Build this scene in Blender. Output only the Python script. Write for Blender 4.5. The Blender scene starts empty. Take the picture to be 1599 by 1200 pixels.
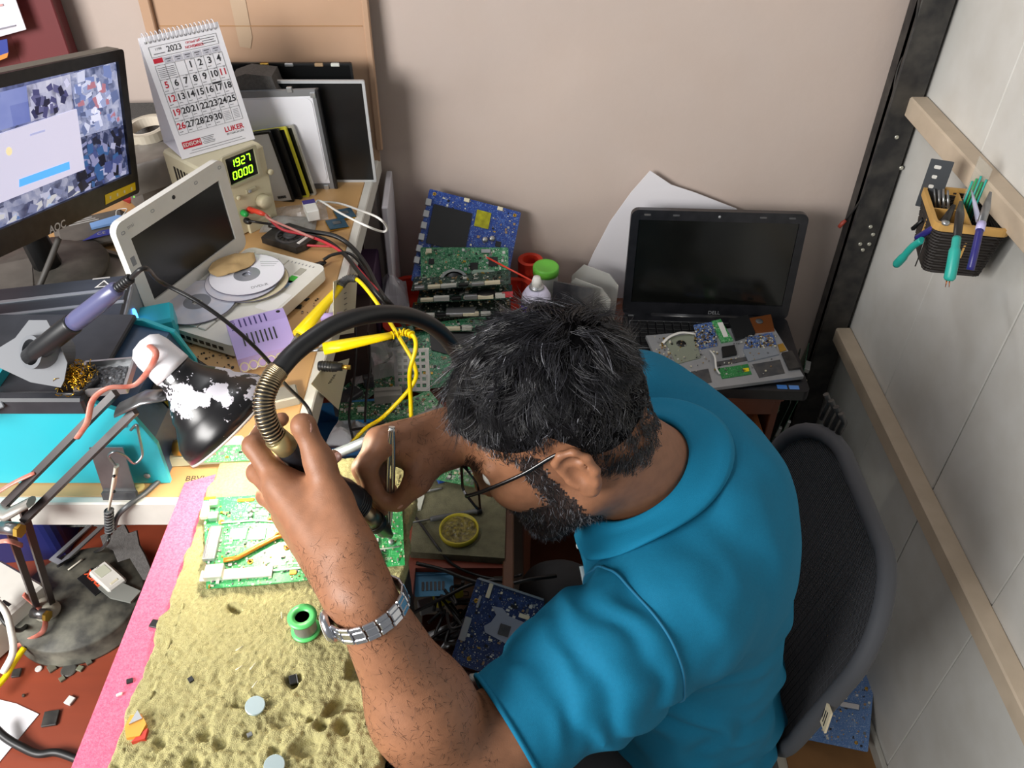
import bpy, bmesh, math, random
import numpy as np
from mathutils import Vector, Matrix

SC = bpy.context.scene
COL = SC.collection
rnd = random.Random(7)
R = math.radians

# ------------------------------------------------------------------ camera
PITCH = R(41)
CAM = Vector((0, 0, 1.85))
cd = bpy.data.cameras.new('camera')
cam = bpy.data.objects.new('camera', cd)
COL.objects.link(cam)
cam.location = CAM
cam.rotation_euler = (R(90) - PITCH, 0, 0)
cd.sensor_width = 36
cd.lens = 1300 / 1599 * 36
cd.clip_start = 0.02
SC.camera = cam

# ------------------------------------------------------------------ light
SC.view_settings.view_transform = 'Standard'
SC.view_settings.look = 'None'
SC.view_settings.gamma = 1
SC.view_settings.use_curve_mapping = False
SC.view_settings.exposure = 0.45
wd = bpy.data.worlds.new('room_air')
SC.world = wd
wd.use_nodes = True
wd.node_tree.nodes['Background'].inputs[0].default_value = (0.95, 0.97, 1.0, 1)
wd.node_tree.nodes['Background'].inputs[1].default_value = 0.17


def area_light(name, loc, target, sx, sy, watt, col):
    ld = bpy.data.lights.new(name, 'AREA')
    ld.shape = 'RECTANGLE'
    ld.size, ld.size_y, ld.energy, ld.color = sx, sy, watt, col
    o = bpy.data.objects.new(name, ld)
    COL.objects.link(o)
    o.location = loc
    o.rotation_euler = (Vector(target) - Vector(loc)).to_track_quat('-Z', 'Y').to_euler()
    return o


area_light('shop_tube_light', (-1.5, -.45, 1.95), (.3, 1.1, 1.0), 1.2, .7, 58, (1.0, .975, .95))
area_light('ceiling_tube_light', (-.75, 1.45, 3.0), (.1, 1.0, .8), 1.2, .12, 7, (.97, .98, 1.0))

# ------------------------------------------------------------------ pixel helpers: a photo pixel to a point on a real plane
FW = Vector((0, math.cos(PITCH), -math.sin(PITCH)))
UP = Vector((0, math.sin(PITCH), math.cos(PITCH)))


def ray(u, v):
    return Vector((1, 0, 0)) * ((u - 799.5) / 1300) + UP * ((600 - v) / 1300) + FW


def P(u, v, z):
    r = ray(u, v)
    return CAM + r * ((z - CAM.z) / r.z)


def PY(u, v, y):
    r = ray(u, v)
    return CAM + r * (y / r.y)


def PX(u, v, x):
    r = ray(u, v)
    return CAM + r * (x / r.x)


def PD(u, v, d):
    return CAM + ray(u, v) * d


# ------------------------------------------------------------------ materials
def lin(h):
    if not isinstance(h, str):
        return tuple(h) if len(h) == 4 else (*h, 1)
    c = [int(h[i:i + 2], 16) / 255 for i in (0, 2, 4)]
    return tuple(((x + .055) / 1.055) ** 2.4 if x > .04045 else x / 12.92 for x in c) + (1,)


MATS = {}


def mat(name, col='808080', rough=.6, metal=0, var=0., vs=30, bump=0, bs=200, dust=0, dcol='8d877c', ds=40,
        emit=0, trans=0, alpha=1, spec=.5, coat=0, col2=None, stretch=None, sub=0):
    if name in MATS:
        return MATS[name]
    m = bpy.data.materials.new(name)
    m.use_nodes = True
    nt = m.node_tree
    b = nt.nodes['Principled BSDF']
    b.inputs['Roughness'].default_value = rough
    b.inputs['Metallic'].default_value = metal
    b.inputs['Specular IOR Level'].default_value = spec
    b.inputs['Coat Weight'].default_value = coat
    b.inputs['Transmission Weight'].default_value = trans
    b.inputs['Alpha'].default_value = alpha
    if sub:
        b.inputs['Subsurface Weight'].default_value = sub
        b.inputs['Subsurface Radius'].default_value = (.006, .002, .001)
        b.inputs['Subsurface Scale'].default_value = 1
    c = lin(col)
    b.inputs['Base Color'].default_value = c
    L = nt.links
    if emit:
        b.inputs['Emission Color'].default_value = c
        b.inputs['Emission Strength'].default_value = emit
    if var or bump or dust:
        tc = nt.nodes.new('ShaderNodeTexCoord')
        src = tc.outputs['Object']
        if stretch:
            mp = nt.nodes.new('ShaderNodeMapping')
            mp.inputs['Scale'].default_value = stretch
            L.new(src, mp.inputs['Vector'])
            src = mp.outputs['Vector']

        def noise(scale, detail=4):
            n = nt.nodes.new('ShaderNodeTexNoise')
            n.inputs['Scale'].default_value = scale
            n.inputs['Detail'].default_value = detail
            L.new(src, n.inputs['Vector'])
            return n.outputs['Fac']
        cur = None
        if var:
            rp = nt.nodes.new('ShaderNodeMapRange')
            rp.inputs[1].default_value = .3
            rp.inputs[2].default_value = .7
            L.new(noise(vs), rp.inputs[0])
            mx = nt.nodes.new('ShaderNodeMix')
            mx.data_type = 'RGBA'
            mx.inputs[6].default_value = c if not col2 else c
            mx.inputs[7].default_value = lin(col2) if col2 else tuple(x * (1 - var) for x in c[:3]) + (1,)
            L.new(rp.outputs[0], mx.inputs[0])
            cur = mx.outputs[2]
        if dust:
            rp = nt.nodes.new('ShaderNodeMapRange')
            rp.inputs[1].default_value = .35
            rp.inputs[2].default_value = .7
            rp.inputs[4].default_value = dust
            L.new(noise(ds, 6), rp.inputs[0])
            mx = nt.nodes.new('ShaderNodeMix')
            mx.data_type = 'RGBA'
            mx.inputs[6].default_value = c
            mx.inputs[7].default_value = lin(dcol)
            if cur:
                L.new(cur, mx.inputs[6])
            L.new(rp.outputs[0], mx.inputs[0])
            cur = mx.outputs[2]
        if cur:
            L.new(cur, b.inputs['Base Color'])
        if bump:
            bp = nt.nodes.new('ShaderNodeBump')
            bp.inputs['Strength'].default_value = bump
            bp.inputs['Distance'].default_value = .002
            L.new(noise(bs, 3), bp.inputs['Height'])
            L.new(bp.outputs[0], b.inputs['Normal'])
    MATS[name] = m
    return m


def pcb_mat(name, base, trace, scale=420):
    """Solder mask with copper runs showing through as a lighter tone, and white silkscreen specks."""
    if name in MATS:
        return MATS[name]
    m = mat(name, base, rough=.35)
    nt = m.node_tree
    L = nt.links
    b = nt.nodes['Principled BSDF']
    tc = nt.nodes.new('ShaderNodeTexCoord')
    vo = nt.nodes.new('ShaderNodeTexVoronoi')
    vo.distance = 'CHEBYCHEV'
    vo.feature = 'F2'
    vo.inputs['Scale'].default_value = scale * .45
    L.new(tc.outputs['Object'], vo.inputs['Vector'])
    wv = nt.nodes.new('ShaderNodeMath')
    wv.operation = 'SINE'
    ml = nt.nodes.new('ShaderNodeMath')
    ml.operation = 'MULTIPLY'
    ml.inputs[1].default_value = 22
    L.new(vo.outputs['Distance'], ml.inputs[0])
    L.new(ml.outputs[0], wv.inputs[0])
    gt = nt.nodes.new('ShaderNodeMath')
    gt.operation = 'GREATER_THAN'
    gt.inputs[1].default_value = .55
    L.new(wv.outputs[0], gt.inputs[0])
    nz = nt.nodes.new('ShaderNodeTexNoise')
    nz.inputs['Scale'].default_value = 60
    L.new(tc.outputs['Object'], nz.inputs['Vector'])
    g2 = nt.nodes.new('ShaderNodeMath')
    g2.operation = 'MULTIPLY'
    L.new(gt.outputs[0], g2.inputs[0])
    L.new(nz.outputs['Fac'], g2.inputs[1])
    mx = nt.nodes.new('ShaderNodeMix')
    mx.data_type = 'RGBA'
    mx.inputs[6].default_value = lin(base)
    mx.inputs[7].default_value = lin(trace)
    L.new(g2.outputs[0], mx.inputs[0])
    v2 = nt.nodes.new('ShaderNodeTexVoronoi')
    v2.inputs['Scale'].default_value = scale * .8
    L.new(tc.outputs['Object'], v2.inputs['Vector'])
    g3 = nt.nodes.new('ShaderNodeMath')
    g3.operation = 'LESS_THAN'
    g3.inputs[1].default_value = .16
    L.new(v2.outputs['Distance'], g3.inputs[0])
    m2 = nt.nodes.new('ShaderNodeMix')
    m2.data_type = 'RGBA'
    m2.inputs[7].default_value = lin('d8ddd2')
    L.new(mx.outputs[2], m2.inputs[6])
    L.new(g3.outputs[0], m2.inputs[0])
    L.new(m2.outputs[2], b.inputs['Base Color'])
    return m


# ------------------------------------------------------------------ mesh builder
def frame(loc, yaw=0., pitch=0., roll=0.):
    return Matrix.Translation(loc) @ Matrix.Rotation(yaw, 4, 'Z') @ Matrix.Rotation(pitch, 4, 'X') @ Matrix.Rotation(roll, 4, 'Y')


def axes(o, x, y):
    x = Vector(x).normalized()
    y = Vector(y)
    y = (y - x * y.dot(x)).normalized()
    z = x.cross(y)
    m = Matrix((x, y, z)).transposed().to_4x4()
    m.translation = o
    return m


def spline(pts, n=8):
    pts = [Vector(p) for p in pts]
    if len(pts) < 3:
        return pts
    q = [pts[0] * 2 - pts[1]] + pts + [pts[-1] * 2 - pts[-2]]
    out = []
    for i in range(1, len(q) - 2):
        a, b, c, d = q[i - 1:i + 3]
        for k in range(n):
            t = k / n
            out.append(.5 * (2 * b + (c - a) * t + (2 * a - 5 * b + 4 * c - d) * t * t + (3 * b - a - 3 * c + d) * t ** 3))
    out.append(pts[-1])
    return out


def rrect(w, h, r=0., n=4, cx=0., cy=0.):
    if r <= 0:
        return [(cx - w / 2, cy - h / 2), (cx + w / 2, cy - h / 2), (cx + w / 2, cy + h / 2), (cx - w / 2, cy + h / 2)]
    out = []
    for (sx, sy, a0) in ((1, -1, -90), (1, 1, 0), (-1, 1, 90), (-1, -1, 180)):
        for k in range(n + 1):
            a = R(a0 + 90 * k / n)
            out.append((cx + sx * (w / 2 - r) + r * math.cos(a), cy + sy * (h / 2 - r) + r * math.sin(a)))
    return out


class MB:
    def __init__(s):
        s.v, s.f, s.m, s.s = [], [], [], []

    def add(s, verts, faces, M=None, mi=0, smooth=False):
        o = len(s.v)
        if M is not None:
            verts = [M @ Vector(p) for p in verts]
        s.v.extend([tuple(p) for p in verts])
        for f in faces:
            s.f.append(tuple(i + o for i in f))
            s.m.append(mi)
            s.s.append(smooth)
        return s

    def box(s, c, size, M=None, mi=0, b=0.):
        h = [x / 2 for x in size]
        b = min(b, min(h) * .9)
        if b <= 0:
            v = [(c[0] + x * h[0], c[1] + y * h[1], c[2] + z * h[2]) for x in (-1, 1) for y in (-1, 1) for z in (-1, 1)]
            f = [(0, 1, 3, 2), (4, 6, 7, 5), (0, 4, 5, 1), (2, 3, 7, 6), (0, 2, 6, 4), (1, 5, 7, 3)]
            return s.add(v, f, M, mi)
        idx, v = {}, []
        for x in (-1, 1):
            for y in (-1, 1):
                for z in (-1, 1):
                    for k in range(3):
                        sg = (x, y, z)
                        idx[(x, y, z, k)] = len(v)
                        v.append(tuple(c[j] + sg[j] * (h[j] if j == k else h[j] - b) for j in range(3)))
        f = []
        for k in range(3):
            i, j = (k + 1) % 3, (k + 2) % 3
            for sg in (-1, 1):
                q = []
                for (p, r) in ((-1, -1), (1, -1), (1, 1), (-1, 1)):
                    t = [0, 0, 0]
                    t[k], t[i], t[j] = sg, p, r
                    q.append(idx[(*t, k)])
                f.append(tuple(q))
        for k in range(3):
            i, j = (k + 1) % 3, (k + 2) % 3
            for p in (-1, 1):
                for r in (-1, 1):
                    a, d = [0, 0, 0], [0, 0, 0]
                    a[k], a[i], a[j] = -1, p, r
                    d[k], d[i], d[j] = 1, p, r
                    f.append((idx[(*a, i)], idx[(*d, i)], idx[(*d, j)], idx[(*a, j)]))
        for x in (-1, 1):
            for y in (-1, 1):
                for z in (-1, 1):
                    f.append(tuple(idx[(x, y, z, k)] for k in range(3)))
        return s.add(v, f, M, mi)

    def prism(s, pts, z0, z1, M=None, mi=0, smooth=False):
        n = len(pts)
        v = [(x, y, z0) for x, y in pts] + [(x, y, z1) for x, y in pts]
        s.add(v, [tuple(range(n))[::-1], tuple(range(n, 2 * n))], M, mi)
        o = len(s.v) - 2 * n
        for i in range(n):
            j = (i + 1) % n
            s.f.append((o + i, o + j, o + n + j, o + n + i))
            s.m.append(mi)
            s.s.append(smooth)
        return s

    def ring(s, outer, inner, z0, z1, M=None, mi=0):
        n = len(outer)
        v = [(x, y, z) for z in (z0, z1) for x, y in outer] + [(x, y, z) for z in (z0, z1) for x, y in inner]
        f = []
        for i in range(n):
            j = (i + 1) % n
            f += [(i, j, n + j, n + i), (2 * n + j, 2 * n + i, 3 * n + i, 3 * n + j), (j, i, 2 * n + i, 2 * n + j), (n + i, n + j, 3 * n + j, 3 * n + i)]
        return s.add(v, f, M, mi)

    def lathe(s, prof, n=24, M=None, mi=0, smooth=True):
        v, f = [], []
        for r, z in prof:
            for k in range(n):
                a = 2 * math.pi * k / n
                v.append((r * math.cos(a), r * math.sin(a), z))
        for i in range(len(prof) - 1):
            for k in range(n):
                j = (k + 1) % n
                f.append((i * n + k, i * n + j, (i + 1) * n + j, (i + 1) * n + k))
        s.add(v, f, M, mi, smooth)
        o = len(s.v) - len(v)
        for i in (0, len(prof) - 1):
            if prof[i][0] > 1e-6:
                s.f.append(tuple(o + i * n + k for k in range(n)))
                s.m.append(mi)
                s.s.append(False)
        return s

    def tube(s, pts, r, n=8, M=None, mi=0, caps=True, smooth=True, flat=1.):
        pts = [Vector(p) for p in pts]
        if M is not None:
            pts = [M @ p for p in pts]
        m = len(pts)
        rr = r if isinstance(r, (list, tuple)) else [r] * m
        t0 = (pts[1] - pts[0]).normalized()
        up = Vector((0, 0, 1)) if abs(t0.z) < .9 else Vector((1, 0, 0))
        nx = t0.cross(up).normalized()
        v = []
        for i, p in enumerate(pts):
            t = (pts[min(i + 1, m - 1)] - pts[max(i - 1, 0)])
            t = t.normalized() if t.length > 1e-9 else t0
            nx = (nx - t * nx.dot(t))
            nx = nx.normalized() if nx.length > 1e-9 else t.orthogonal().normalized()
            ny = t.cross(nx)
            for k in range(n):
                a = 2 * math.pi * k / n
                v.append(p + (nx * math.cos(a) + ny * (math.sin(a) * flat)) * rr[i])
        f = [(i * n + k, i * n + (k + 1) % n, (i + 1) * n + (k + 1) % n, (i + 1) * n + k) for i in range(m - 1) for k in range(n)]
        s.add(v, f, None, mi, smooth)
        if caps:
            o = len(s.v) - len(v)
            for i in (0, m - 1):
                s.f.append(tuple(o + i * n + k for k in range(n)))
                s.m.append(mi)
                s.s.append(False)
        return s

    def cyl(s, a, b, r, r2=None, n=16, M=None, mi=0, smooth=True):
        return s.tube([a, b], [r, r if r2 is None else r2], n, M, mi, True, smooth)

    def ball(s, c, r, n=12, M=None, mi=0, sc=(1, 1, 1)):
        pr = [(max(1e-7, math.sin(math.pi * i / (n // 2 + 1))), -math.cos(math.pi * i / (n // 2 + 1))) for i in range(n // 2 + 2)]
        T = Matrix.Translation(c) @ Matrix.Diagonal((r * sc[0], r * sc[1], r * sc[2], 1))
        return s.lathe(pr, n, T if M is None else M @ T, mi)

    def mesh(s, name, mats):
        me = bpy.data.meshes.new(name)
        me.from_pydata(s.v, [], s.f)
        for m in (mats if isinstance(mats, (list, tuple)) else [mats]):
            me.materials.append(m)
        me.polygons.foreach_set('material_index', s.m)
        me.polygons.foreach_set('use_smooth', s.s)
        bm = bmesh.new()
        bm.from_mesh(me)
        bmesh.ops.recalc_face_normals(bm, faces=bm.faces)
        bm.to_mesh(me)
        bm.free()
        me.update()
        return me

    def build(s, name, mats, parent=None, M=None):
        return link(name, s.mesh(name, mats), parent, M)


def link(name, me, parent=None, M=None):
    o = bpy.data.objects.new(name, me)
    COL.objects.link(o)
    if parent is not None:
        o.parent = parent
    if M is not None:
        o.matrix_local = M
    return o


def tag(o, label, cat, group=None, kind=None):
    o['label'] = label
    if cat:
        o['category'] = cat
    if group:
        o['group'] = group
    if kind:
        o['kind'] = kind
    return o


def thing(name, label, cat, M=None, group=None):
    o = bpy.data.objects.new(name, None)
    o.empty_display_size = .02
    COL.objects.link(o)
    if M is not None:
        o.matrix_world = M if isinstance(M, Matrix) else Matrix.Translation(M)
    return tag(o, label, cat, group)


def solo(name, label, cat, mb, mats, M=None, group=None, kind=None):
    return tag(mb.build(name, mats, None, M), label, cat, group, kind)


def cable(name, label, pts, r, m, cat='cable', n=8, group=None, seg=8):
    return solo(name, label, cat, MB().tube(spline(pts, seg), r, n), m, group=group)


_tx = {}


def text(mb, s, size, M, mi=0, align='CENTER', ext=.0002, bold=0.):
    key = (s, align, bold)
    if key not in _tx:
        cu = bpy.data.curves.new('t', 'FONT')
        cu.body = s
        cu.size = 1
        cu.align_x = align
        cu.align_y = 'CENTER'
        cu.resolution_u = 3
        cu.offset = bold
        o = bpy.data.objects.new('t', cu)
        COL.objects.link(o)
        bpy.context.view_layer.update()
        me = o.evaluated_get(bpy.context.evaluated_depsgraph_get()).to_mesh()
        _tx[key] = ([tuple(v.co) for v in me.vertices], [tuple(p.vertices) for p in me.polygons])
        o.to_mesh_clear()
        bpy.data.objects.remove(o)
        bpy.data.curves.remove(cu)
    v, f = _tx[key]
    T = M @ Matrix.Diagonal((size, size, 1, 1))
    return mb.add([(x, y, ext) for x, y, _ in v], f, T, mi)


# ---- numpy value noise
def _hash(ix, iy, iz):
    h = (ix.astype(np.int64) * 374761393 + iy.astype(np.int64) * 668265263 + iz.astype(np.int64) * 2147483647) & 0x7fffffff
    h = ((h ^ (h >> 13)) * 1274126177) & 0x7fffffff
    return ((h ^ (h >> 16)) & 0xffff) / 65535.


def vnoise(p, scale, oct=1):
    p = np.asarray(p, float)
    tot = 0.
    amp = 1.
    for _ in range(oct):
        q = p * scale
        i = np.floor(q)
        f = q - i
        f = f * f * (3 - 2 * f)
        r = 0.
        for dx in (0, 1):
            for dy in (0, 1):
                for dz in (0, 1):
                    w = (f[..., 0] if dx else 1 - f[..., 0]) * (f[..., 1] if dy else 1 - f[..., 1]) * (f[..., 2] if dz else 1 - f[..., 2])
                    r = r + w * _hash(i[..., 0] + dx, i[..., 1] + dy, i[..., 2] + dz)
        tot = tot + amp * (r - .5)
        scale *= 2.03
        amp *= .5
    return tot

# ================================================================== the setting
Z_T = 0.75      # lower table top
Z_B = 1.07      # raised bench top
XW, YW = 0.815, 1.65
m_plaster = mat('pink plaster', 'c0b1a8', .85, var=.10, vs=3, bump=.25, bs=60, dust=.10, dcol='b59a86', ds=9)
m_panel = mat('painted board', 'd3d2cd', .55, var=.10, vs=5, dust=.28, dcol='b3ada0', ds=14)
m_batten = mat('beige batten', 'c9b8a2', .6, var=.12, vs=12, dust=.25, dcol='a08d74', ds=22)
m_black = mat('black paint', '1d1d1f', .45, var=.2, vs=30, dust=.15, ds=30)
m_maroon = mat('maroon paint', '6d2a2e', .6, var=.15, vs=6)
m_conc = mat('concrete', '8d897c', .9, var=.2, vs=12, bump=.3, bs=80)


def struct(name, mb, m, label=None, cat=None):
    o = mb.build(name, m)
    o['kind'] = 'structure'
    if label:
        tag(o, label, cat)
    return o


struct('wall_back', MB().box((-.3, YW + .04, 1.3), (3.2, .08, 2.6)), m_plaster, 'pale pink plastered back wall behind the workbench', 'wall')
struct('floor', MB().box((-.3, .3, -.03), (3.4, 3.2, .06)), m_conc, 'grey concrete floor under the office chair', 'floor')
# boarded right wall: each board a piece of its own, battens across
wr = bpy.data.objects.new('wall_right', None)
COL.objects.link(wr)
tag(wr, 'dusty white boarded partition wall with beige battens on the right', 'wall', kind='structure')
seams = [1.648, 1.62, 1.357, 1.085, .822, .56, .30, .04, -.22]
for i in range(1, len(seams) - 1):
    y0, y1 = seams[i + 1] + .0012, seams[i] - .0012
    MB().box((XW + .009 + .0008 * (i % 2), (y0 + y1) / 2, 1.0), (.018, y1 - y0, 2.1), b=.0015).build('board', m_panel, wr)
MB().box((XW + .03, .7, 1.0), (.02, 2.0, 2.1)).build('backing', mat('gap dark', '6f6a60', .9), wr)
for zz in (1.186, .62):
    MB().box((XW - .018, .70, zz), (.036, 1.80, .04), b=.003).build('batten', m_batten, wr)
MB().box((XW - .006, .70, .02), (.012, 1.85, .04), b=.002).build('skirting_strip', mat('strip white', 'b9b6ad', .6, var=.2, vs=20), wr)
po = thing('steel_post', 'black steel corner post between plaster wall and white boards', 'post', (.775, 1.61, 0))
pm = MB()
pm.box((.0, -.002, 1.1), (.062, .022, 2.2), b=.002).box((-.026, .015, 1.1), (.010, .045, 2.2), b=.002)
pm.build('post_body', m_black, po)
for (u, v) in ((1400, 214), (1407, 262), (1359, 354), (1363, 366), (1343, 381), (1357, 381), (1347, 390)):
    p = PY(u, v, 1.597)
    MB().lathe([(.0045, 0), (.0045, .002), (.003, .003)], 10, Matrix.Rotation(R(90), 4, 'X')).build('bolt', mat('zinc', 'c9c8bb', .35, metal=.7), po, Matrix.Translation(p - Vector((.775, 1.61, 0))))
cable('wall_wire', 'thin black wire hanging beside the steel post with a red connector',
      [PY(1440, -30, 1.60), PY(1424, 60, 1.60), PY(1402, 108, 1.61), PY(1390, 170, 1.60), PY(1365, 255, 1.60), PY(1345, 310, 1.60), PY(1320, 345, 1.62)], .0022, m_black)
w0 = PY(1321, 344, 1.62)
solo('wire_connector', 'small red plastic connector at the end of the hanging wire', 'connector',
     MB().tube([w0, w0 + Vector((-.006, 0, -.008)), w0 + Vector((-.011, 0, -.018))], [.0035, .005, .004], 8), mat('red plastic dark', 'a34436', .45))

# left background: maroon door leaf, its poster
dr = thing('door_1', 'dark maroon painted door leaf behind the monitor', 'door', (-1.15, YW - .03, 0))
dr['kind'] = 'structure'
MB().box((0, 0, 1.0), (.62, .04, 2.1), b=.002).build('door_panel', m_maroon, dr)
MB().box((.268, -.024, 1.0), (.10, .012, 2.1), b=.002).build('stile', m_maroon, dr)
pl0 = PY(-20, 10, 1.56)
pl = thing('wall_poster', 'white poster with blue and orange corner hung on the maroon door', 'poster', pl0)


def poster(name, px4, y, m, th=.0015):
    v = [PY(u, w, y) - pl0 for u, w in px4]
    n = len(v)
    o_ = Vector((0, th, 0))
    MB().add(v + [p + o_ for p in v], [tuple(range(n)), tuple(range(2 * n - 1, n - 1, -1))] + [(i, (i + 1) % n, n + (i + 1) % n, n + i) for i in range(n)]).build(name, m, pl)


poster('sheet', [(-90, -30), (14, -30), (41, 46), (-90, 82)], 1.561, mat('poster white', 'd6d4de', .6))
poster('blue_emblem', [(-60, 74), (11, 61), (13, 82), (-60, 108)], 1.559, mat('poster blue', '2c3e94', .5))
poster('orange_stripe', [(-60, 108), (13, 82), (11, 90), (-60, 118)], 1.559, mat('poster orange', 'd98a3c', .5))
poster('red_line', [(-60, 20), (4, 6), (5, 9), (-60, 24)], 1.559, mat('print pink', 'c79a9a', .7))
poster('text_line', [(-60, 58), (24, 39), (24, 41), (-60, 61)], 1.559, mat('print grey', '8a8894', .7))

# ================================================================== raised bench on the lower table
m_wood = mat('bench laminate', 'c79d68', .45, var=.16, vs=14, stretch=(1, .12, 1), dust=.14, dcol='a98456', ds=25)
m_edge = mat('white edging', 'd6d4cc', .5, var=.1, vs=20, dust=.15, dcol='a9a596', ds=30)
m_red = mat('red brown table', '8f4028', .5, var=.25, vs=14, stretch=(.2, 1, 1), dust=.22, dcol='6a2f20', ds=60)
XB, YB0, YB1 = -.275, .672, 1.625
be = thing('raised_bench', 'tan laminate raised bench with white edging carrying monitor and instruments', 'bench', (-.8, 1.1, Z_T))
B0 = Vector((-.8, 1.1, Z_T))


def bpart(name, c, size, m, b=.002):
    MB().box(Vector(c) - B0, size, b=b).build(name, m, be)


bpart('top_board', ((-1.35 + XB - .016) / 2, (YB0 + YB1 + .012) / 2, Z_B - .011), (1.35 + XB - .016, YB1 - YB0 - .012, .022), m_wood)
bpart('edging_strip', (XB - .008, (YB0 + YB1) / 2, Z_B - .017), (.016, YB1 - YB0, .038), m_edge)
bpart('edging_strip', ((-1.35 + XB - .017) / 2, YB0 + .006, Z_B - .019), (1.35 + XB - .017, .012, .042), m_edge)
for (x, y) in ((XB - .03, YB0 + .032), (XB - .03, YB1 - .03), (-1.32, YB0 + .05), (-1.32, YB1 - .03)):
    bpart('leg', (x, y, (Z_T + Z_B - .038) / 2), (.04, .04, Z_B - Z_T - .038), m_edge)
bpart('back_panel', ((-1.35 + XB) / 2, YB1 - .004, (Z_T + Z_B - .03) / 2), (1.35 + XB - .08, .006, Z_B - Z_T - .03), mat('dark hardboard', '3a2620', .8))

tb = thing('work_table', 'red brown lower table under the raised bench and the lamp', 'table', (-.6, .9, 0))
T0 = Vector((-.6, .9, 0))
tm = MB()
tm.prism([(x + .6, y - .9) for x, y in ((-1.35, .12), (-.155, .12), (-.155, .815), (.0, .815), (.0, 1.635), (-1.35, 1.635))], Z_T - .022, Z_T)
tm.build('table_top', m_red, tb)
m_brown = mat('brown board', '6b4630', .65, var=.3, vs=18, stretch=(1, 1, .2), dust=.2, dcol='3c2a20', ds=30)
for (x, y) in ((-1.3, .2), (-.2, .16), (-1.3, 1.58), (-.03, 1.58)):
    MB().box(Vector((x, y, (Z_T - .022) / 2)) - T0, (.05, .05, Z_T - .022), b=.003).build('leg', m_brown, tb)
MB().box(Vector((-.006, .66, .66)) - T0, (.018, .62, .20), b=.002).build('side_board', m_brown, tb)
MB().box(Vector((-.084, .565, .615)) - T0, (.138, .50, .012), b=.001).build('drawer_bottom', mat('drawer bottom', '5a3020', .6, var=.3, vs=16, stretch=(1, .2, 1)), tb)
MB().box(Vector((-.084, .318, .66)) - T0, (.138, .012, .09), b=.001).build('drawer_front', m_brown, tb)

# cardboard panel leaning on the back wall
m_card = mat('cardboard', 'b7957a', .8, var=.08, vs=7, dust=.1, dcol='a07a50', ds=16)
cb = thing('cardboard_sheet', 'tall brown corrugated cardboard sheet leaning on the back wall', 'cardboard', axes((-.47, 1.598, Z_B), (1, 0, 0), (0, .06, 1)))
MB().prism([(-.195, 0), (.198, 0), (.204, .28), (.205, .60), (-.205, .60), (-.198, .25)], -.004, .0).build('sheet', m_card, cb)
MB().box((.2, .02 + .28, -.0), (.012, .55, .012), b=.002).build('folded_edge', m_card, cb)
MB().box((-.203, .40, .004), (.02, .40, .014), b=.002).build('folded_edge', m_card, cb)
MB().prism([(-.055, .60), (-.02, .60), (-.019, .245), (-.026, .225), (-.046, .228)], .0005, .0012).build('tape_strip', mat('packing tape', 'b79e84', .3, spec=.5), cb)
MB().box((0, .265, .0006), (.38, .0016, .0016)).build('crease', mat('cardboard crease', 'a37c52', .8), cb)
MB().box((.170, .40, .0006), (.002, .14, .0016)).build('slit', mat('slit dark', '5d4027', .9), cb)

# ================================================================== common materials
m_white = mat('white plastic', 'e2e1dc', .4)
m_offw = mat('aged white plastic', 'e0ded6', .45, var=.05, vs=30, dust=.12, dcol='b8b3a2', ds=40)
m_blk = mat('black plastic', '17181a', .4)
m_blkd = mat('dusty black plastic', '1c1c1d', .5, dust=.35, dcol='5a5650', ds=60)
m_glass = mat('dark glass', '0c0d0d', .12)
m_scr = mat('dusty dark screen', '161716', .25, dust=.25, dcol='3a3b38', ds=18)
m_grey = mat('grey plastic', '8b8d90', .5)
m_dgrey = mat('dark grey plastic', '3b3d42', .5, dust=.2, ds=50)
m_silver = mat('silver metal', 'b9bbbd', .35, metal=.8)
m_steel = mat('brushed steel', '9a9b9c', .32, metal=.9, var=.15, vs=60)
m_gold = mat('brass', 'c9a24a', .3, metal=.9)
m_copper = mat('copper', 'b06a3c', .35, metal=.8)
m_ivory = mat('ivory plastic', 'ddd6ba', .5)
m_print = mat('black print', '26262a', .7)
m_printr = mat('red print', 'c01f35', .6)
m_paper = mat('paper white', 'e6e5ea', .7)
m_yel = mat('yellow plastic', 'f2d400', .35)
m_red_p = mat('red plastic', 'd8402c', .4)
m_green_p = mat('green plastic', '1f9b46', .4)
m_turq = mat('turquoise paint', '2bb2c2', .4, var=.05, vs=8)
m_foam = mat('grey foam', '5b5957', .95, bump=.8, bs=500, var=.3, vs=200)
m_cable = mat('black rubber', '151516', .45)
PAL = [mat('chip black', '1a1a1c', .4), m_silver, m_ivory, mat('cap tan', '9c8262', .5), m_gold, mat('smd white', 'c9cbc4', .5), mat('smd grey', '6c6f70', .5)]


def components(mb, w, h, n, seed, inside=None, z=.0, smin=.0015, smax=.006, weights=(4, 3, 2, 3, 1, 4, 3)):
    r = random.Random(seed)
    for _ in range(n):
        x, y = r.uniform(-w / 2 + .004, w / 2 - .004), r.uniform(-h / 2 + .004, h / 2 - .004)
        if inside and not inside(x, y):
            continue
        a = smin + (smax - smin) * r.random() ** 3
        b = a * r.choice((.5, .6, 1, 1))
        if r.random() < .5:
            a, b = b, a
        mb.box((x, y, z + .0007), (a, b, .0006 + .0016 * r.random()), mi=r.choices(range(7), weights)[0])


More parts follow.
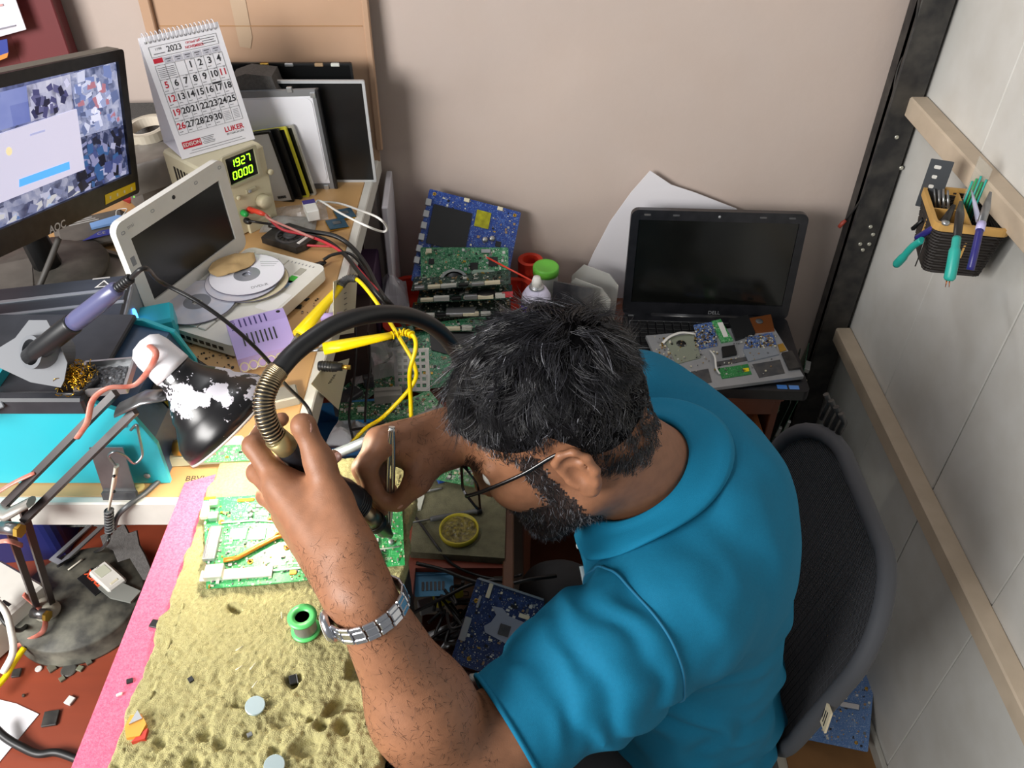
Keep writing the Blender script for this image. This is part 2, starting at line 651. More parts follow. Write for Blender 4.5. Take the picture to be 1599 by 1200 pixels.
def make_pcb(label, M, w, h, base, trace, seed, n=260, chips=(), conns=(), holes=(), outline=None, name='circuit_board', cat='circuit board', inside=None, group=None, smax=.006):
    t = thing(name, label, cat, M, group)
    MB().prism(outline or rrect(w, h, .003, 2), -.0016, 0).build('board', pcb_mat('pcb ' + base, base, trace), t)
    cm = MB()
    components(cm, w, h, n, seed, inside, smax=smax)
    if n:
        c = cm.build('small_components', PAL, t)
        c['kind'] = 'stuff'
    for (x, y, a, b, hh, mi) in chips:
        MB().box((x, y, hh / 2), (a, b, hh), b=min(.0006, hh / 3)).build('chip', PAL[mi], t)
    for (x, y, a, b, hh, mi) in conns:
        MB().box((x, y, hh / 2), (a, b, hh), b=.0006).build('connector', PAL[mi], t)
    for (x, y, r) in holes:
        MB().lathe([(r * .55, .0001), (r * .55, .0006), (r, .0006), (r, .0001)], 12).build('screw_ring', m_gold, t, Matrix.Translation((x, y, 0)))
    return t


# ================================================================== monitor
w_ = Vector((.2026, .957, -.208)).normalized()
s_ = Vector((.113, .188, .976)).normalized()
MO = axes(PD(215, 300, 1.45), w_, s_)
mo = thing('computer_monitor', 'black flat monitor on round stand showing blue camera pictures', 'monitor', MO)
W, H = .40, .236
mb = MB()
mb.ring(rrect(W, H, .006, 3, -W / 2, H / 2), rrect(W - .034, H - .054, .001, 3, -W / 2, H / 2 + .010), -.012, .004)
mb.box((-W / 2, H / 2, -.022), (W - .01, H - .01, .02), b=.005)
mb.box((-W / 2, H / 2 - .01, -.045), (W * .6, H * .65, .03), b=.012)
mb.build('housing', mat('monitor black', '161618', .35, dust=.12, dcol='6a6862', ds=70), mo)
MB().box((-W / 2, H - .001, -.012), (W - .008, .003, .022), b=.001).build('dusty_top', mat('dust on plastic', '7d776d', .8), mo)
MI = MO.inverted()


def scr(u, v):
    n = MO.to_3x3() @ Vector((0, 0, 1))
    r = ray(u, v)
    t = (MO.translation - CAM).dot(n) / r.dot(n)
    q = MI @ (CAM + r * t)
    return (q.x, q.y)


def screen_mat(name, c1, c2, c3, scale, emit=.7):
    m = bpy.data.materials.new(name)
    m.use_nodes = True
    nt = m.node_tree
    b = nt.nodes['Principled BSDF']
    b.inputs['Roughness'].default_value = .3
    b.inputs['Base Color'].default_value = (.01, .01, .01, 1)
    tc = nt.nodes.new('ShaderNodeTexCoord')
    vo = nt.nodes.new('ShaderNodeTexVoronoi')
    vo.distance = 'CHEBYCHEV'
    vo.inputs['Scale'].default_value = scale
    nz = nt.nodes.new('ShaderNodeTexNoise')
    nz.inputs['Scale'].default_value = scale * .5
    nz.inputs['Detail'].default_value = 5
    mx = nt.nodes.new('ShaderNodeMix')
    mx.data_type = 'RGBA'
    mx.inputs[0].default_value = .72
    nt.links.new(tc.outputs['Object'], vo.inputs['Vector'])
    nt.links.new(tc.outputs['Object'], nz.inputs['Vector'])
    nt.links.new(vo.outputs['Color'], mx.inputs[6])
    nt.links.new(nz.outputs['Fac'], mx.inputs[7])
    rp = nt.nodes.new('ShaderNodeValToRGB')
    e = rp.color_ramp.elements
    e[0].position, e[0].color = .32, lin(c1)
    e[1].position, e[1].color = .68, lin(c3)
    k = e.new(.5)
    k.color = lin(c2)
    nt.links.new(mx.outputs[2], rp.inputs[0])
    nt.links.new(rp.outputs[0], b.inputs['Emission Color'])
    b.inputs['Emission Strength'].default_value = emit
    return m


sr = MB().prism(rrect(W - .034, H - .054, 0, 1, -W / 2, H / 2 + .010), -.003, -.001).build('screen', screen_mat('scr base', '2c3350', '6a73a6', 'a6aacb', 60, .6), mo)


def tile(name, pts, m, lift):
    q = [scr(*p) for p in pts]
    x0, x1, y0, y1 = -W + .018, -.018, .038, H - .018
    q = [(min(max(x, x0), x1), min(max(y, y0), y1)) for x, y in q]
    MB().prism(q, -.001, -.001 + lift).build(name, m, sr)


tile('camera_picture', [(-60, 160), (42, 134), (48, 190), (-60, 222)], screen_mat('scr blue', '4a5aa8', '7a86c6', '9aa4d8', 14), .0003)
tile('camera_picture', [(42, 134), (110, 116), (116, 172), (50, 190)], screen_mat('scr shelves', '1b1b30', 'b9b9d4', 'd8d6e6', 60), .0003)
tile('camera_picture', [(110, 116), (181, 97), (193, 195), (126, 215)], screen_mat('scr shop', '4a5478', '9aa0c2', 'c8c9de', 75), .0003)
tile('camera_picture', [(126, 215), (193, 195), (206, 278), (100, 330)], screen_mat('scr clutter', '14182e', '39436a', '9a9cbc', 90), .0003)
tile('camera_picture', [(-80, 345), (131, 262), (128, 318), (-60, 408)], screen_mat('scr clutter two', '3a3f5e', '7e84a4', 'b4b4c8', 70), .0003)


def bits(name, quad_, n, cols, seed, smin, smax, lift=.00045):
    r_ = random.Random(seed)
    q = [Vector(scr(*p)) for p in quad_]
    mb_ = MB()
    x0, x1, y0, y1 = -W + .019, -.019, .039, H - .019
    for _ in range(n):
        a_, b_ = r_.random(), r_.random()
        c_ = (q[0] * (1 - a_) + q[1] * a_) * (1 - b_) + (q[3] * (1 - a_) + q[2] * a_) * b_
        w_1, h_1, an = r_.uniform(smin, smax), r_.uniform(smin, smax) * .8, r_.uniform(-.5, .5)
        pts = []
        for sx, sy in ((-1, -1), (1, -1), (1, 1), (-1, 1)):
            dx, dy = sx * w_1 * r_.uniform(.6, 1), sy * h_1 * r_.uniform(.6, 1)
            pts.append((min(max(c_.x + dx * math.cos(an) - dy * math.sin(an), x0), x1), min(max(c_.y + dx * math.sin(an) + dy * math.cos(an), y0), y1), -.001 + lift + .00002 * _))
        mb_.add(pts, [(0, 1, 2, 3)], None, r_.randrange(len(cols)))
    ob = mb_.build(name, [mat('scr bit ' + c, c, .3, emit=.75) for c in cols], sr)
    ob['kind'] = 'stuff'


bits('picture_details', [(48, 140), (105, 124), (112, 168), (54, 184)], 26, ['1c1c34', '2a2c50', 'b9b9d4', '40406a', '55557c'], 1, .004, .012)
bits('picture_details', [(114, 122), (178, 105), (188, 190), (128, 208)], 60, ['b9bdd4', '8a94b8', '5a668e', 'a06a78', 'c8cade', '6a78a8', '4a5478'], 2, .004, .012)
bits('picture_details', [(130, 222), (190, 204), (202, 272), (110, 318)], 80, ['14182e', '222a4a', '7a7ca0', '3a4474', '9a9cb8', '2c5080', '0e1020'], 3, .004, .014)
bits('picture_details', [(-40, 350), (125, 280), (124, 312), (-30, 395)], 44, ['a4a6bc', '6a7090', '3e4462', '8fa0c0', 'b0b0b4', '4f6a9a'], 4, .004, .013)
tile('dialog_box', [(-80, 235), (118, 170), (131, 264), (-60, 340)], mat('dialog white', 'cbc8de', .3, emit=.62), .0030)
tile('dialog_button', [(28, 280), (106, 252), (107, 264), (28, 292)], mat('dialog blue', '4d9be6', .3, emit=.9), .0034)
tile('dialog_text', [(45, 209), (68, 202), (68, 205), (45, 212)], mat('dialog grey', 'a9acd0', .3, emit=.6), .0034)
MB().ball((scr(12, 236)[0], scr(12, 236)[1], .0022), .006, 10, sc=(1, 1, .1)).build('dialog_icon', mat('icon cream', 'd6c79c', .3, emit=.8), sr)
lg = MB()
text(lg, 'AOC', .017, Matrix.Translation((*scr(86, 354), .0042)), bold=.02)
lg.build('logo', mat('logo silver', 'd5d7d8', .3), mo)
ys = MB().prism([scr(160, 304), scr(207, 284), scr(208, 296), scr(161, 319)], .0042, .0048).build('sticker', m_yel, mo)
sm = MB()
for k in range(4):
    q = scr(168 + 11 * k, 308 - 4.6 * k)
    sm.box((q[0], q[1], .0052), (.004, .005, .0003))
sm.build('sticker_print', mat('sticker pale', 'f0efc4', .6), ys)
q = scr(206, 307)
MB().ball((q[0], q[1], .004), .0012, 8).build('power_light', mat('led green', '60d040', .3, emit=2), mo)
bc = MI @ Vector((-.785, 1.145, Z_B))
base = MB().lathe([(0, .0), (.098, 0), (.102, .006), (.100, .012), (.06, .018), (0, .019)], 48, MI @ frame((-.775, 1.165, Z_B + .0105)))
base.build('stand_base', mat('dusty stand', '4a4742', .6, dust=.3, dcol='6f6a61', ds=60), mo)
nk = MB()
nk.tube([MI @ Vector((-.765, 1.165, Z_B + .024)), MI @ Vector((-.76, 1.15, Z_B + .10)), Vector((-W / 2 - .04, .05, -.03))], [.022, .02, .022], 10)
nk.build('stand_neck', m_blk, mo)

# ================================================================== netbook
NX = Vector((.405, .914, 0)).normalized()
NB = axes((-.497, 1.122, Z_B), NX, (-.914, .405, 0))     # x along the hinge, y towards the hinge, z up
nb = thing('white_netbook', 'small white netbook opened flat with discs on its keyboard', 'laptop', NB)
NW, ND = .236, .158
MB().prism(rrect(NW, ND, .016, 5, 0, -ND / 2), .004, .024).build('base', m_offw, nb)
MB().prism(rrect(.05, .035, .002, 2, .0, -ND + .022), .024, .0243).build('touchpad', mat('touchpad', 'e9e8e4', .3), nb)
for r_ in range(5):
    n = (13, 13, 12, 12, 8)[r_]
    for k in range(n):
        wd_ = .21 / n
        if r_ == 4 and k == 3:
            continue
        MB().box((-.105 + wd_ * (k + .5) + (wd_ if r_ == 4 and False else 0), -.016 - .0165 * r_, .0255), (wd_ - .0016, .0145, .003), b=.0008).build('key', m_offw, nb)
MB().box((.0, -.016 - .0165 * 4, .0255), (.05, .0145, .003), b=.0008).build('space_bar', m_offw, nb)
for k in range(9):
    MB().box((-NW / 2 - .0002, -.03 - .012 * k, .013), (.0008, .008, .006)).build('side_vent', m_blk, nb)
for (x, c) in ((.062, '35b83a'), (.086, 'a9a79a'), (.048, '8fb0d8')):
    MB().prism(rrect(.02, .012, .001, 2, x, -ND + .032), .0241, .0246).build('sticker', mat('nb sticker ' + c, c, .4), nb)
gm = MB()
for k in range(8):
    gm.box((NW / 2 - .03 + .0, -ND + .02 + .0, .0243), (.0001, .0001, .0001)) if False else gm.box((NW / 2 - .012, -ND + .02 + .007 * k, .0243), (.004, .0012, .0006))
gm.build('speaker_slots', m_grey, nb)
# lid: plane from hinge, leaning back
LB = Matrix.Translation((0, .010, .022)) @ Matrix.Rotation(R(90 - 3), 4, 'X')
lid = MB()
LW, LH = NW, .162
lid.ring(rrect(LW, LH, .016, 5, 0, LH / 2), rrect(LW - .042, LH - .052, .0, 5, 0, LH / 2 - .002) if False else rrect(LW - .042, LH - .056, .0005, 5, 0, LH / 2 - .002), 0, .006, LB)
lid.prism(rrect(LW, LH, .016, 5, 0, LH / 2), -.006, 0, LB)
lo = lid.build('lid', m_offw, nb)
MB().prism(rrect(LW - .043, LH - .057, 0, 1, 0, LH / 2 - .002), .0, .0035, LB).build('screen', m_scr, lo)
MB().lathe([(.0032, .006), (.0032, .0066), (0, .0066)], 12, LB @ Matrix.Translation((0, LH - .012, 0))).build('webcam', m_blk, lo)
for (x, y) in ((-LW / 2 + .012, LH - .016), (LW / 2 - .012, LH - .012), (-.045, LH - .012), (.05, LH - .012)):
    MB().ring(rrect(.007, .005, .002, 3, x, y), rrect(.0055, .0035, .0015, 3, x, y), .006, .0065, LB).build('screw_cap', m_grey, lo)
tx = MB()
text(tx, 'msi', .009, LB @ Matrix.Translation((-LW / 2 + .028, LH - .013, .006)))
tx.build('logo', m_grey, lo)
MB().prism(rrect(.008, .014, 0, 1, -LW / 2 + .011, LH * .62), .006, .0063, LB).build('label_sticker', m_grey, lo)
MB().cyl((-.09, .004, .021), (.09, .004, .021), .007, n=12).build('hinge', m_offw, nb)


# ================================================================== discs on the netbook
def disc(label, c, top, tilt=(0, 0), grp='discs lying on the netbook'):
    t = thing('compact_disc', label, 'disc', frame(c, 0, tilt[0], tilt[1]), grp)
    n = 40

    def circ(r):
        return [(r * math.cos(2 * math.pi * k / n), r * math.sin(2 * math.pi * k / n)) for k in range(n)]
    MB().ring(circ(.059), circ(.021), 0, .0013).build('disc_body', top, t)
    MB().ring(circ(.021), circ(.0075), 0, .0012).build('clear_hub', mat('disc hub', 'b9bcc6', .15, metal=.5, alpha=.8), t)
    MB().ring(circ(.0595), circ(.0588), 0, .0014).build('rim', mat('disc rim', '6d6a78', .3), t)
    return t


m_cds = mat('disc silver', 'dcd5da', .25, metal=.12, var=.15, vs=25, col2='bfc6d8')
m_cdw = mat('disc white print', 'e3e2ea', .35)
m_cdc = mat('disc cream', 'd8cfae', .35, metal=.2)
zk = Z_B + .029
disc('silver disc lying alone on the left of the netbook keyboard', (P(308, 472, zk).x, P(308, 472, zk).y, zk), m_cds)
pc = P(384, 428, zk + .01)
disc('cream disc, lowest of the small stack on the netbook', (pc.x + .008, pc.y - .006, zk), m_cdc)
disc('silver disc in the middle of the stack on the netbook', (pc.x - .004, pc.y - .008, zk + .003), m_cds)
dw = disc('white printed disc on top of the stack, under a brown paper scrap', (pc.x, pc.y + .004, zk + .006), m_cdw)
tx = MB()
text(tx, 'DVD-R', .009, frame((.028, -.034, .0014), R(25)))
for k in range(3):
    tx.box((.028, .036 - .006 * k, .0015), (.03 - .004 * k, .001, .0002))
tx.build('print', m_grey, dw)
# brown paper scrap (crumpled leaf-shaped sheet)
g = MB()
n = 14
vv, ff = [], []
for i in range(n + 1):
    for j in range(n + 1):
        s, t = i / n * 2 - 1, j / n * 2 - 1
        wv = (1 - s * s) ** .5 * .9 + .1
        x, y = s * .040, t * .027 * wv
        z = .003 + .004 * (1 - t * t) + .004 * float(vnoise(np.array([[x, y, 0]]), 60, 2)[0])
        vv.append((x, y, z))
for i in range(n):
    for j in range(n):
        a = i * (n + 1) + j
        ff.append((a, a + 1, a + n + 2, a + n + 1))
k0 = len(vv)
vv += [(x, y, z - .0008) for x, y, z in vv]
ff += [tuple(q + k0 for q in f[::-1]) for f in list(ff)]
g.add(vv, ff, None, 0, True)
pp = P(362, 411, zk + .012)
solo('paper_scrap', 'crumpled brown paper scrap lying on the white disc', 'paper', g, mat('kraft paper', 'b99b6c', .8, var=.15, vs=60), frame((pp.x, pp.y, zk + .0076), R(42)))

# ================================================================== bench power supply and desk calendar
fx = Vector((.65, .76, 0)).normalized()                   # along the front panel
PS = axes((-.435, 1.367, Z_B), fx, (-.76, .65, 0))         # x right along front, y back, z up; origin front right bottom
ps = thing('bench_power_supply', 'beige bench power supply with green digits under the calendar', 'power supply', PS)
m_beige = mat('beige enamel', 'cbc3a4', .45, dust=.12, dcol='9d957a', ds=40)
PW, PH, PDp = .128, .147, .11
MB().box((-PW / 2, PDp / 2, PH / 2), (PW, PDp, PH), b=.004).build('case', m_beige, ps)
fr = MB().box((-PW / 2, -.003, PH / 2), (PW - .004, .006, PH - .004), b=.002).build('front_panel', m_beige, ps)
PSI = PS.inverted()


def psu(u, v, off=-.007):
    nn = PS.to_3x3() @ Vector((0, 1, 0))
    r = ray(u, v)
    o = PS @ Vector((0, off, 0))
    return PSI @ (CAM + r * ((o - CAM).dot(nn) / r.dot(nn)))


win = [psu(*p) for p in ((354, 250), (389, 231), (400, 268), (363, 290))]
c0 = sum(win, Vector()) / 4
ww, wh = .058, .048
FP = Matrix.Translation(c0) @ Matrix.Rotation(R(90), 4, 'X')
MB().ring(rrect(ww + .012, wh + .010, .004, 3), rrect(ww, wh, .001, 3), -.001, .004, FP).build('display_frame', mat('beige dark', 'a9a287', .5), ps)
dp = MB().prism(rrect(ww, wh), 0, .0008, FP).build('display_window', m_glass, ps)
# seven-segment digits built stroke by stroke
SEG = {'0': 'abcdef', '1': 'bc', '2': 'abged', '7': 'abc', '9': 'abcdfg', '.': '', '-': 'g'}


def seven(mb, s, x, y, w, h, T):
    for ch in s:
        if ch == '.':
            mb.box((x - w * .22, y - h / 2, .0012), (.0016, .0016, .0004), T)
            continue
        for sg in SEG[ch]:
            hx, hy, t = w / 2, h / 2, .0018
            cx, cy, a, b = {'a': (0, hy, w, t), 'g': (0, 0, w, t), 'd': (0, -hy, w, t), 'f': (-hx, hy / 2, t, hy), 'b': (hx, hy / 2, t, hy), 'e': (-hx, -hy / 2, t, hy), 'c': (hx, -hy / 2, t, hy)}[sg]
            mb.box((x + cx + cy * .12, y + cy, .0012), (a * .9, b * .92, .0004), T)
        x += w * 1.62
    return mb


dg = MB()
seven(dg, '19.27', -.016, .0105, .0066, .0125, FP)
seven(dg, '0.000', -.016, -.0105, .0066, .0125, FP)
dg.build('digits', mat('led digits', '8cff1e', .4, emit=2.6), dp)
for (u, v, r_, h_, m_, nm) in ((409, 313, .013, .016, m_beige, 'knob'), (421, 268, .005, .006, m_beige, 'small_knob'), (372, 309, .004, .004, m_beige, 'small_knob')):
    q = psu(u, v)
    MB().lathe([(r_, 0), (r_, h_ * .8), (r_ * .85, h_), (0, h_)], 20, Matrix.Translation(q) @ Matrix.Rotation(R(90), 4, 'X')).build(nm, m_, ps)
q = psu(392, 297)
MB().box((q.x, q.y, q.z), (.022, .004, .009), b=.0015).build('switch_plate', mat('beige dark', '', .5), ps)
MB().box((q.x - .004, q.y - .002, q.z), (.006, .004, .005), b=.001).build('rocker_switch', m_grey, ps)
for (u, v, c, nm) in ((379, 332, m_green_p, 'green_terminal'), (384, 344, m_blk, 'black_terminal'), (389, 327, m_red_p, 'red_terminal')):
    q = psu(u, v)
    MB().lathe([(.0055, 0), (.006, .004), (.005, .010), (.0035, .013), (0, .013)], 14, Matrix.Translation(q) @ Matrix.Rotation(R(90), 4, 'X')).build(nm, c, ps)
q = psu(405, 345)
MB().box((q.x, q.y, q.z - .006), (.05, .006, .02), b=.002).build('foot_bezel', m_beige, ps)
for k in range(6):
    MB().box((-PW - .0004, .03 + .010 * k, .10), (.001, .005, .05)).build('side_vent', m_blk, ps)
q = PS @ psu(391, 327, -.018)
solo('red_test_plug', 'red banana plug pushed into the power supply terminal', 'plug', MB().tube([q, q + Vector((.022, -.012, -.001)), q + Vector((.03, -.016, -.002))], [.0045, .0045, .0025], 10), m_red_p)
CPLUG = q + Vector((.03, -.016, -.002))

CO = axes(P(342.5, 233, Z_B + PH + .001), (.79, .61, 0), (-.19, .22, .94))
cl = thing('desk_calendar', 'white spiral desk calendar page for November standing on the power supply', 'calendar', CO)
CW, CH = .131, .192
cy_ = lambda t: CH * t
MB().prism(rrect(CW, CH, 0, 1, 0, CH / 2), -.0012, 0).build('page', m_paper, cl)
zb = (CO.to_3x3().inverted() @ Vector((0, 0, 1)))
# back leaf of the easel and the stand bottom, leaning away behind
back = MB()
bt = Vector((0, CH, -.003))
gd = CO.inverted().to_3x3() @ Vector((-.61 * .085, .79 * .085, 0))
bb = Vector((0, 0, -.001)) + gd
hx = Vector((CW / 2, 0, 0))
for (p, q2) in (((bt, bb), 0), ((Vector((0, .004, -.0014)), bb), 0)):
    a, b = p
    o_ = Vector((0, 0, -.001))
    back.add([a - hx, a + hx, b + hx, b - hx, a - hx + o_, a + hx + o_, b + hx + o_, b - hx + o_], [(0, 1, 2, 3), (7, 6, 5, 4), (0, 4, 5, 1), (1, 5, 6, 2), (2, 6, 7, 3), (3, 7, 4, 0)])
back.build('easel_back', m_paper, cl)
for k in range(1, 4):
    MB().prism(rrect(CW - .001 * k, CH - .002 * k, 0, 1, 0, CH / 2), -.0012 - .0011 * k, -.0013 - .0011 * (k - 1)).build('page', m_paper, cl)
for k in range(17):
    x = -CW / 2 + .008 + k * (CW - .016) / 16
    pts = [(x, CH - .007 + .0085 * math.sin(a) + .004, -.004 + .0075 * math.cos(a)) for a in [R(-60 + 30 * j) for j in range(12)]]
    MB().tube(pts, .0008, 5).build('spiral_wire', mat('wire white', 'd9d9de', .3), cl)
pk, pr = MB(), MB()


def ct(mb, s, x, y, size, b=0.):
    text(mb, s, size, Matrix.Translation((x, y, .0002)), bold=b)


def rule(mb, x, y, w, h):
    mb.box((x, y, .0003), (w, h, .0002))


gx0, gx1, gy1, gy0 = -.056, .056, .158, .038
cwid = (gx1 - gx0) / 7
rows = 5
hy = .0105
rh = (gy1 - hy - gy0) / 5
for (y) in [.176, .160]:
    rule(pk, 0, y, .112, .0005)
for x in (-.056, .056):
    rule(pk, x, .168, .0005, .016)
for i in range(6):
    rule(pk, 0, gy0 + rh * i, gx1 - gx0, .0004)
for i in range(8):
    rule(pk, gx0 + cwid * i, (gy0 + gy1 - hy) / 2, .0004, gy1 - hy - gy0)
for k in range(17):
    x = -CW / 2 + .008 + k * (CW - .016) / 16
    pk.box((x, CH - .009, .0003), (.003, .003, .0002))
ct(pk, '2023', -.017, .168, .0125, .008)
ct(pk, '1199', -.042, .171, .0055)
for k in range(3):
    rule(pk, .040, .172 - .0035 * k, .024 - .004 * (k % 2), .0009)
ct(pr, 'NOVEMBER', .0155, .1645, .0060, .015)
ct(pr, 'നവംബർ', .0155, .1715, .0058, .015)
rule(pk, -.042, .1645, .018, .0009)
hd = MB()
for k in range(7):
    x = gx0 + cwid * (k + .5)
    if k:
        hd.box((x, .1530, .0002), (cwid - .0016, .0092, .0002))
        rule(pk, x, .1545, .009, .0012)
        rule(pk, x, .1510, .005, .0009)
    else:
        pr.box((x, .1545, .0003), (cwid - .001, .0072, .0002))
hd.build('weekday_boxes', mat('calendar grey', 'bdbcc6', .7), cl)
d = 1
for r_ in range(5):
    for c_ in range(7):
        if r_ == 0 and c_ < 3:
            continue
        if d > 30:
            break
        x, y = gx0 + cwid * (c_ + .5), gy1 - hy - rh * (r_ + .5) + .002
        ct(pr if (c_ == 0 or d == 11) else pk, str(d), x, y, .0142, .022)
        rule(pk, x - .003, y - rh * .40, .006, .0007)
        rule(pk, x + .004, y + rh * .36, .004, .0006)
        d += 1
for k in range(6):
    rule(pk, gx0 + cwid, gy1 - hy - rh * .2 - .0028 * k, cwid * 1.7, .0006)
    rule(pk, gx0 + cwid * 5.5, gy0 + rh * .8 - .0026 * k, cwid * .7, .0005)
    rule(pk, gx0 + cwid * 6.5, gy0 + rh * .8 - .0026 * k, cwid * .6, .0005)
rule(pk, gx0 + cwid * 5.5, gy1 - hy - rh * 2 - .0008, cwid - .002, .003)
ct(pr, 'LUKER', .036, .027, .0115, .025)
ct(pk, 'BY FORCH USA', .036, .0195, .0045)
pr.box((-.041, .0205, .0003), (.032, .0115, .0003))
wh_ = MB()
ct(wh_, 'EDISON', -.041, .0205, .0085, .012)
for v_ in range(len(wh_.v)):
    wh_.v[v_] = (wh_.v[v_][0], wh_.v[v_][1], .0010)
ct(wh_, '', 0, 0, .01)
for k in range(5):
    rule(pk, -.012, .0255 - .0026 * k, .022 - .003 * (k % 3), .0007)
rule(pk, 0, .010, .09, .0006)
rule(pk, 0, .006, .10, .0005)
pk.build('black_print', m_print, cl)
pr.build('red_print', m_printr, cl)
wh_.build('white_lettering', m_white, cl)

# ================================================================== screens and panels stored at the back of the bench
def panel(name, label, cat, xr, y, w, h, th, lean, m_face, m_rim, rim=.005, yaw=0., shift=0.):
    M = Matrix.Translation((xr, y, Z_B + .0005)) @ Matrix.Rotation(yaw, 4, 'Z') @ Matrix.Rotation(R(90) - lean, 4, 'X') @ Matrix.Shear('XY', 4, (0, 0)) if False else Matrix.Translation((xr, y, Z_B + .0005)) @ Matrix.Rotation(yaw, 4, 'Z') @ Matrix.Rotation(R(90) - lean, 4, 'X') @ Matrix.Rotation(shift, 4, 'Z')
    t = thing(name, label, cat, M)
    MB().ring(rrect(w, h, .003, 2, -w / 2, h / 2), rrect(w - 2 * rim, h - 2 * rim, .001, 2, -w / 2, h / 2), 0, th).build('rim', m_rim, t)
    MB().prism(rrect(w - 2 * rim, h - 2 * rim, .001, 2, -w / 2, h / 2), .0004, th - .001).build('face', m_face, t)
    return t


m_lcd = mat('lcd black', '121314', .28, var=.1, vs=20)
m_sil2 = mat('pale aluminium', 'c3c6c8', .45, metal=.3)
t = panel('lcd_panel', 'bare black lcd panel with pale aluminium rim at right of the stored screens', 'screen panel', -.268, 1.512, .355, .205, .006, R(-2), m_lcd, m_sil2, .005)
t = panel('lcd_panel', 'thin dark lcd panel standing hindmost against the cardboard', 'screen panel', -.295, 1.558, .35, .222, .006, R(-3), m_lcd, m_blk, .004)
for (x, c_) in ((-.03, PAL[5]), (-.06, PAL[3]), (-.115, PAL[1]), (-.16, PAL[4])):
    MB().box((x, .219, .004), (.016, .006, .008), b=.001).build('board_clip', c_, t)
t = panel('lcd_panel', 'lcd panel showing its white backing sheet beside the grey foam wedge', 'screen panel', -.342, 1.486, .25, .2, .006, R(-2), mat('white backing', 'e9eaf0', .35), mat('grey frame', '85878a', .5, metal=.4), .012, shift=R(2))
MB().prism(rrect(.225, .168, .012, 4, -.127, .10), .0055, .0062).build('backing_sheet', mat('white backing', '', .4), t)
for (x, y) in ((-.01, .19), (-.02, .004), (-.05, .201), (-.09, .004)):
    MB().box((x, y, .006), (.010, .010, .006), b=.001).build('mounting_tab', m_silver, t)
MB().box((-.002, .1, .003), (.006, .2, .010), b=.001).build('dark_edge', m_blk, t)
specs = [(-.414, 1.432, 'small drive panel with a pale label, foremost of the leaning stack', mat('label pale', 'e6e8ec', .4), m_blk),
         (-.401, 1.442, 'black small panel second in the leaning stack beside the power supply', m_lcd, m_blk),
         (-.389, 1.450, 'small panel with a yellow edge in the leaning stack', m_lcd, mat('yellow edge', 'd9d23a', .4)),
         (-.377, 1.458, 'small clear framed panel, hindmost of the leaning stack', m_lcd, mat('clear frame', 'b5b3a8', .25, metal=.3))]
for (x, y, lb, f_, r_) in specs:
    t = panel('drive_panel', lb, 'panel', x, y, .125, .138, .006, R(4), f_, r_, .004, yaw=R(-8), shift=R(11))
    if 'pale label' in lb:
        bm_ = MB()
        for k in range(14):
            bm_.box((-.03 + .0012 * k + .0004 * (k % 3), .012, .0055), (.0007 + .0004 * (k % 2), .005, .0006))
        bm_.build('barcode', m_print, t)
g = MB().prism([(-.05, 0), (.034, 0), (.042, .03), (.03, .055), (.026, .075), (-.02, .08), (-.05, .07)], 0, .05)
solo('foam_wedge', 'torn grey foam wedge stuck between calendar and stored panels', 'foam', g, m_foam, Matrix.Translation((-.455, 1.53, 1.215)) @ Matrix.Rotation(R(90), 4, 'X'))
bl = MB().box((0, 0, .06), (.17, .09, .12), b=.008)
solo('foam_block', 'dark grey foam block at the back behind the monitor edge', 'foam', bl, m_foam, frame((-.735, 1.57, Z_B), R(3)))
# pile left of the calendar: grey box, folded bag, tape roll
pq_ = P(236, 246, Z_B + .105)
solo('grey_carton', 'dusty dark grey carton under the tape roll', 'box', MB().box((0, 0, .049), (.11, .10, .098), b=.003), mat('dusty carton', '5b5650', .8, dust=.4, dcol='77716a', ds=30), frame((pq_.x - .008, pq_.y + .028, Z_B + .0005), R(40)))
g = MB()
vv, ff = [], []
n = 16
for i in range(n + 1):
    for j in range(n + 1):
        x, y = (i / n - .5) * .13, (j / n - .5) * .11
        z = .006 + .007 * float(vnoise(np.array([[x, y, 3.]]), 28, 3)[0]) - .9 * max(0, y + .02 - .07) + (.0 if j > 3 else -.010 * (3 - j) ** 1.3)
        vv.append((x, y, z))
for i in range(n):
    for j in range(n):
        a = i * (n + 1) + j
        ff.append((a, a + 1, a + n + 2, a + n + 1))
k0 = len(vv)
vv += [(x, y, z - .002) for x, y, z in vv]
ff += [tuple(q + k0 for q in f[::-1]) for f in list(ff)]
g.add(vv, ff, None, 0, True)
solo('plastic_bag', 'folded grey plastic bag draped under the tape roll', 'bag', g, mat('grey film', '837d76', .35, var=.2, vs=40), frame((pq_.x, pq_.y + .016, Z_B + .101), R(38)))
tr = thing('tape_roll', 'roll of clear tape lying on the grey bag behind the monitor', 'tape roll', frame((P(232, 203, Z_B + .118).x, P(232, 203, Z_B + .118).y, Z_B + .110), 0, R(6), R(-5)))
circ = lambda r, n=32: [(r * math.cos(2 * math.pi * k / n), r * math.sin(2 * math.pi * k / n)) for k in range(n)]
MB().ring(circ(.042), circ(.035), 0, .018).build('tape', mat('clear tape', 'b9b1a0', .2, spec=.7), tr)
MB().ring(circ(.035), circ(.031), 0, .0182).build('core', mat('card core', 'cfc6b6', .7), tr)
